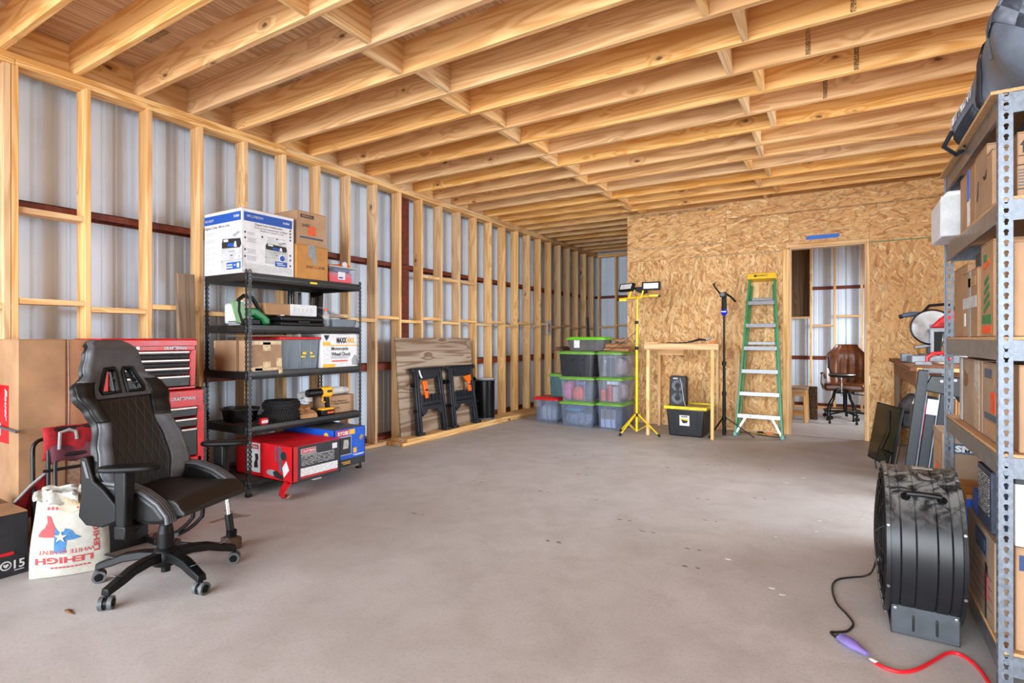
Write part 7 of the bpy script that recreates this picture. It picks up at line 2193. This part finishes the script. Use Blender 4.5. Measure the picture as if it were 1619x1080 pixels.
for x0, x1, z0, z1 in ((-.235, .2, .190, .192), (-.235, .2, .125, .127), (-.235, .2, .078, .080), (-.235, .2, .03, .032), (-.237, -.235, .03, .192)):
    b.box(x0, x1, -.0512, -.050, z0, z1)
b.build('label_lines', M['lightink'], a, smooth=0)
b = MB()
for x0, x1, z0, z1 in ((-.205, -.16, .150, .160), (-.215, -.14, .100, .108), (-.215, -.16, .062, .067), (-.205, -.15, .045, .05)):
    b.box(x0, x1, -.0513, -.050, z0, z1)
b.build('label_print', M['ink'], a, smooth=0)
a, w, d, h = carton('navy_print_carton', 'dark navy printed carton standing on end behind the front post, bottom of the right rack', OX + .012, OX + .30, OY + .20, OY + .44, z + .36, z + .60, M['navybox'])
decal(a, 'small_print', M['print_black'], (-w - .001, 0, .14), '-x', .20, .16)
a, w, d, h = carton('large_low_carton', 'large grey-brown carton with a navy label and red tape on the bottom right rack shelf', OX + .012, OX + .40, OY + .14, OY + .66, z, z + .345, M['grey_card'])
decal(a, 'navy_label', M['navyink'], (-w - .001, -.03, .285), '-x', .20, .075)
decal(a, 'label_inner', M['slateink'], (-w - .0022, -.03, .285), '-x', .15, .045)
decal_poly(a, 'hand_hole', M['ink'], (-w - .001, -.13, .20), '-x', [(-.02, -.02), (.02, -.025), (.022, .015), (-.018, .022)])
decal(a, 'red_tape', M['redink'], (-w - .001, -.125, .125), '-x', .06, .10)
decal(a, 'dark_strip', M['charcoal'], (-w - .0018, -.125, .085), '-x', .022, .17)
b = MB()
for i in range(4):
    b.box(-.0005, .001, -.22, .22, .06 + .04 * i - .001, .06 + .04 * i + .001, Matrix.Translation((-w - .0008, 0, 0)))
b.build('crease', M['dark_card'], a, smooth=0)
a, w, d, h = carton('orange_tool_carton', 'worn orange and blue carton lying at the far bottom of the right rack', OX + .008, OX + .38, OY + .67, OY + 1.02, z, z + .40, M['orange_card'])
decal(a, 'worn_print', plain('rust_print', (150, 70, 36), .7, var=.4, nscale=30), (-w - .001, .03, .30), '-x', .26, .18)
MB().box(-w, w, -d - .0015, -d, .20, .38).build('blue_end', M['bluebox'], a, smooth=0)
a, w, d, h = carton('silver_blue_packet', 'small blue and silver packet between the orange carton and the navy carton', OX + .02, OX + .10, OY + .50, OY + .60, z + .347, z + .45, M['bluebox'])
decal(a, 'silver_end', M['chrome'], (0, -d - .001, .05), '-y', .05, .09)
a, w, d, h = carton('small_moving_carton', 'moving carton marked SMALL on the floor just past the far post of the right rack', OX - .01, OX + .52, OY + 1.235, OY + 1.58, 0, .745, M['grey_card'])
decal(a, 'name_bar', M['slateink'], (-.12, -d - .001, .665), '-y', .24, .055)
text(a, 'SMALL', M['paper'], (-.12, -d - .0025, .665), '-y', .18, .036, bold=.05)
decal(a, 'orange_logo', M['orangeink'], (-w - .001, 0, .50), '-x', .10, .10)
decal(a, 'worn_print', M['print_card'], (-w - .001, .0, .62), '-x', .22, .12)

# duffel on the rack top
du = thing('duffel_bag', 'large slate grey equipment bag with checked lining slumped on top of the right rack', 'bag', (OX + .0, OY + .0, RLV[4] + .002))


def dufpt(u, v, off=0.0):
    """u along the bag, near end to far end; v around"""
    a = 2 * PI * v
    y = -.03 + .74 * u
    e = sstep(-.05, .16, u) * (1 - .75 * sstep(.80, 1.02, u))
    top = (.50 - .10 * u - .26 * sstep(.35, .95, u)) * (.45 + .55 * e) + .012 * math.sin(9 * u + 2 * a)
    ww = (.27 - .05 * u) * (.45 + .55 * e)
    cx_ = .27 - .11 * sstep(.35, 1.0, u)
    c, s_ = math.cos(a), math.sin(a)
    pw_ = lambda q, ex: abs(q) ** ex * (1 if q >= 0 else -1)
    x = cx_ + (ww + off) * pw_(c, .75) + .010 * math.sin(5 * a + 9 * u)
    x -= .10 * max(0, s_) * (1 - u) * .3
    zz = (top * .5) * (1 + pw_(s_, .8)) + off * s_
    if x < .0:
        zz -= .05 * sstep(.5, .9, u) * (1 if s_ < 0 else .3)
    else:
        zz = max(.004, zz)
    return Vector((x, y, zz))


NUd, NVd = 36, 28
body = MB(); body.grid(lambda i, j: dufpt(j / NVd, i / NUd), NUd, NVd)
body.f.append(tuple(range(NUd))); body.f.append(tuple(NVd * (NUd + 1) + i for i in range(NUd)))
body.build('bag_body', M['duffel'], du, smooth=60)


def dpatch(name, mat, u0, u1, v0, v1, off=.004, nu=8, nv=8):
    return MB().grid(lambda i, j: dufpt(u0 + (u1 - u0) * j / nv, v0 + (v1 - v0) * i / nu, off), nu, nv).build(name, mat, du, smooth=60, solid=.002)


b1, b2 = MB(), MB()
for p_ in range(5):
    for q_ in range(7):
        u0, v0 = .02 + .055 * p_, .24 + .035 * q_
        (b1 if (p_ + q_) % 2 else b2).grid(lambda i, j: dufpt(u0 + .055 * j / 2, v0 + .035 * i / 2, .004), 2, 2)
b1.build('checked_panel', M['gingham_a'], du, smooth=60, solid=.002); b2.build('checked_panel', M['gingham_b'], du, smooth=60, solid=.002)
dpatch('dark_end', M['duffeldark'], .90, .995, .30, .70)
dpatch('side_strap', M['duffeldark'], .52, .57, .28, .60, .008, 10, 2)
dpatch('bottom_edge', M['duffeldark'], .60, .97, .54, .60)
MB().tube([dufpt(.80, .52, .004), dufpt(.88, .53, .05), dufpt(.95, .55, .05), dufpt(.985, .57, .0)], .010, 8).build('web_handle', M['duffeldark'], du, smooth=60)
MB().tube([dufpt(.30, .22 + .30 * i / 12, .005) for i in range(13)], .005, 6).build('seam', M['grey'], du)


def bag_text(s, u0, u1, v0, v1, bold):
    """lettering laid on the curved flank"""
    cu = bpy.data.curves.new('lettering', 'FONT'); cu.body = s; cu.size = 1; cu.resolution_u = 2; cu.offset = bold
    ob = bpy.data.objects.new('lettering', cu); me = bpy.data.meshes.new_from_object(ob); bpy.data.objects.remove(ob); bpy.data.curves.remove(cu)
    xs = [v.co.x for v in me.vertices]; ys = [v.co.y for v in me.vertices]
    xa, xb, ya, yb = min(xs), max(xs), min(ys), max(ys)
    for v in me.vertices:
        a = (v.co.x - xa) / (xb - xa); c = (v.co.y - ya) / (yb - ya)
        v.co = dufpt(u1 + (u0 - u1) * a, v1 + (v0 - v1) * c, .007)
    me.materials.clear(); me.materials.append(M['white'])
    o = bpy.data.objects.new('lettering', me); COL.objects.link(o); o.parent = du


bag_text('COLEMAN', .64, .84, .445, .475, .04)
bag_text('EQUIPMENT', .62, .85, .485, .505, .02)
# =================================================================== drum fan and its cords
fan = thing('drum_fan', 'large dusty black drum fan on a grey base plate before the right rack', 'fan', (4.958, 3.08, 0))
FR, FZ, FXa, FXb = .322, .358, -.132, .132
_t = NT('dusty_black_drum'); _v = _t.coord(0, (1, 1, 1))
_sx = _t.n('SeparateXYZ'); _t.l(_v, _sx.inputs[0])
_n = _t.noise(_v, 16, 5, .65, 1.4); _n2 = _t.noise(_v, 7, 4, .6, .8)
_up = _t.math('MULTIPLY_ADD', _sx.outputs[2], 3.6, -1.72, clamp=True)
_f = _t.math('MULTIPLY', _up, _t.ramp(_n, [(.40, BLK), (.58, WHT)]))
_f = _t.math('MULTIPLY', _f, _t.math('MULTIPLY_ADD', _n2, .8, .45, clamp=True), clamp=True)
_c = _t.mix(_f, (30, 31, 34), (170, 168, 164))
M['drum'] = _t.fin(_c, _t.math('MULTIPLY_ADD', _f, .35, .36, clamp=True), .1, .45)
prof = []
for x, r in ((FXa, -.012), (FXa, .010), (FXa + .012, .012), (FXa + .014, 0), (FXa + .045, 0), (FXa + .049, -.005), (FXa + .053, 0), (-.035, 0), (-.031, -.004), (-.027, 0), (.035, 0), (.039, -.006), (.043, 0), (FXb - .05, 0), (FXb - .046, -.005), (FXb - .042, 0), (FXb - .014, 0), (FXb - .012, .012), (FXb, .010), (FXb, -.012)):
    prof.append((FR + r, x))
MB().lathe(prof, (0, 0, FZ), 64, 'X').build('drum', M['drum'], fan, smooth=40, solid=.003)
for xs, sg in ((FXa, -1), (FXb, 1)):
    g = MB()
    for r_ in (.04, .075, .11, .145, .18, .215, .25, .285, .308):
        dome = .030 * (1 - (r_ / FR) ** 2)
        g.tube([(xs + sg * dome, r_ * math.cos(2 * PI * i / 40), FZ + r_ * math.sin(2 * PI * i / 40)) for i in range(40)], .0024, 5, closed=True)
    for q in range(16):
        a = 2 * PI * q / 16
        g.tube([(xs + sg * .030 * (1 - (r_ / FR) ** 2), r_ * math.cos(a), FZ + r_ * math.sin(a)) for r_ in (.03, .12, .22, .312)], .0028, 5)
    g.build('wire_grille', M['blackmetal'], fan, smooth=60)
    ring = MB()
    for q in range(72):
        a = 2 * PI * q / 72
        ring.box(-.004, .004, -.006, .006, FR - .026, FR - .002, Matrix.Translation((xs - sg * .002, 0, FZ)) @ Matrix.Rotation(a, 4, 'X'))
    ring.build('grille_clips', M['black'], fan, kind='stuff', smooth=0)
    MB().lathe([(0, -.02), (.05, -.02), (.055, .0), (.05, .02), (0, .02)], (xs * .72, 0, FZ), 20, 'X').build('motor_cap', M['black'], fan)
    for q in range(8):
        a = R(22 + 45 * q)
        MB().lathe([(0, .008), (.006, .006), (.008, 0), (0, 0)], n=10, m=Matrix.Translation((xs - sg * .006, (FR + .009) * math.cos(a), FZ + (FR + .009) * math.sin(a))) @ Matrix.Rotation(a - PI / 2, 4, 'X')).build('rim_screw', M['alu'], fan)
MB().cyl((-.09, 0, FZ), (.09, 0, FZ), .075, n=24).build('motor', M['black'], fan)
for q in range(4):
    a = R(20 + 90 * q)
    MB().grid(lambda i, j: (-.05 + .10 * j / 3, (.07 + .22 * i / 6) * math.cos(a + .22 * j / 3 * (1 + i * .12)), FZ + (.07 + .22 * i / 6) * math.sin(a + .22 * j / 3 * (1 + i * .12))), 6, 3).build('fan_blade', M['grey'], fan, solid=.003, smooth=60)
hy, hz = -FR * math.cos(R(47)), FZ + FR * math.sin(R(47))
nd = Vector((0, -math.cos(R(47)), math.sin(R(47))))
b = MB(); p0 = Vector((0, hy, hz))
b.tube([p0 + Vector((-.062, 0, 0)), p0 + nd * .028 + Vector((-.055, 0, 0)), p0 + nd * .032 + Vector((0, 0, 0)), p0 + nd * .028 + Vector((.055, 0, 0)), p0 + Vector((.062, 0, 0))], .011, 8)
for s_ in (-1, 1):
    b.cyl(p0 + Vector((.062 * s_, 0, 0)), p0 + nd * .008 + Vector((.062 * s_, 0, 0)), .018, n=10)
b.build('carry_handle', M['black'], fan, smooth=40)
decal_poly(fan, 'worn_label', M['sack'], (0, .03, FZ + FR + .0005), '+z', [(-.02, -.05), (.055, -.045), (.055, -.02), (.03, -.02), (.03, .0), (-.02, .0)])
for s_, nm in ((-1, 'front'), (1, 'rear')):
    y = .226 * s_
    b = MB()
    vs = [(-.112, y, .004), (.122, y, .004), (.122, y, .125), (-.112, y, .125), (-.112, y - s_ * .05, .004), (.122, y - s_ * .05, .004), (.122, y - s_ * .02, .15), (-.112, y - s_ * .02, .15)]
    b.add(vs, [(0, 1, 2, 3), (3, 2, 6, 7), (0, 3, 7, 4), (1, 5, 6, 2), (4, 7, 6, 5), (0, 4, 5, 1)])
    ft = b.build('base_plate', M['basegrey'] if 'basegrey' in M else plain('slate_painted_steel', (74, 78, 84), .4, .2, .1), fan, bevel=.005)
    if s_ < 0:
        for x in (-.035, .045):
            MB().box(x - .004, x + .004, y - .006, y + .001, .028, .095).build('pressed_rib', M['dustblack'], ft, bevel=.003)
        for x in (-.098, .108):
            MB().lathe([(0, .008), (.007, .006), (.009, 0), (0, 0)], n=10, m=Matrix.Translation((x, y - .001, .115)) @ Matrix.Rotation(R(90), 4, 'X')).build('base_bolt', M['alu'], ft)
for x in (-.105, .115):
    MB().box(x - .008, x + .008, -.22, .22, .001, .02).build('base_rail', M['blackmetal'], fan, bevel=.003)
MB().box(-.155, -.132, -.02, .05, .19, .22).build('switch_box', M['black'], fan, bevel=.004)
MB().box(-.150, -.135, .0, .03, .222, .24).build('white_switch', M['white'], fan, bevel=.003)


def smooth_path(pts, n=6):
    pts = [Vector(p) for p in pts]; out = []
    P = [pts[0] * 2 - pts[1]] + pts + [pts[-1] * 2 - pts[-2]]
    for i in range(1, len(P) - 2):
        a, b_, c, d = P[i - 1], P[i], P[i + 1], P[i + 2]
        for k in range(n):
            t = k / n
            out.append(.5 * ((2 * b_) + (c - a) * t + (2 * a - 5 * b_ + 4 * c - d) * t * t + (3 * b_ - a - 3 * c + d) * t ** 3))
    return out + [pts[-1]]


bc_ = [(4.822, 3.30, .20), (4.80, 3.42, .05), (4.76, 3.44, .006)] + [(x, y, .006) for x, y in ((4.718, 3.403), (4.645, 3.325), (4.622, 3.206), (4.641, 3.032), (4.686, 2.92), (4.707, 2.842), (4.685, 2.762), (4.646, 2.727), (4.624, 2.712), (4.634, 2.689), (4.652, 2.668))]
MB().tube([Vector(p) - Vector((4.958, 3.08, 0)) for p in smooth_path(bc_)], .0048, 8).build('power_cord', M['cord'], fan)
MB().cyl((4.650 - 4.958, 2.672 - 3.08, .012), (4.672 - 4.958, 2.655 - 3.08, .014), .013, n=12).build('plug', M['cord'], fan)
ec = thing('extension_cord', 'red extension cord with a clear violet three-way plug, on the concrete before the fan', 'cord', (4.77, 2.553, 0))
rc_ = [(x - 4.77, y - 2.553, .007) for x, y in ((4.768, 2.553), (4.808, 2.524), (4.857, 2.526), (4.91, 2.577), (4.969, 2.675), (5.026, 2.772), (5.066, 2.790), (5.10, 2.745), (5.118, 2.68), (5.128, 2.60), (5.16, 2.51), (5.30, 2.30))]
MB().tube(smooth_path(rc_), .0068, 10).build('cable', M['redcord'], ec, smooth=60)
d = Vector((.088, -.085, 0)).normalized(); sdv = Vector((-d.y, d.x, 0))
hd = []
for t, w_, h_ in ((0, .026, .030), (.03, .030, .034), (.065, .026, .032), (.10, .014, .022), (.125, .010, .016)):
    for i in range(10):
        a = 2 * PI * i / 10
        hd.append(Vector((4.661 - 4.77, 2.662 - 2.553, .018)) + d * t + sdv * (w_ * math.cos(a)) + Vector((0, 0, h_ * .5 * math.sin(a))))
fs = [tuple(range(9, -1, -1))] + [(i * 10 + j, i * 10 + (j + 1) % 10, (i + 1) * 10 + (j + 1) % 10, (i + 1) * 10 + j) for i in range(4) for j in range(10)] + [tuple(40 + j for j in range(10))]
MB().add(hd, fs).build('clear_plug_body', M['plug'], ec, smooth=50)
MB().box(-.028, .028, -.006, .006, .006, .016, Matrix.Translation(Vector((4.715 - 4.77, 2.61 - 2.553, .006))) @ Matrix.Rotation(math.atan2(d.y, d.x), 4, 'Z')).build('magenta_core', M['pinkplastic'], ec)
MB().grid(lambda i, j: (Vector((-.004, -.006, .016)) + d * (.03 * i / 3 - .008) + sdv * (.024 * j / 2 - .012) + Vector((0, 0, .004 * math.sin(j * 1.5)))), 3, 2).build('paper_tag', M['paper'], ec, solid=.001)

# =================================================================== light spill source already at top; small extras
for x, y, r_ in ((4.2, 8.02, .0),):
    pass
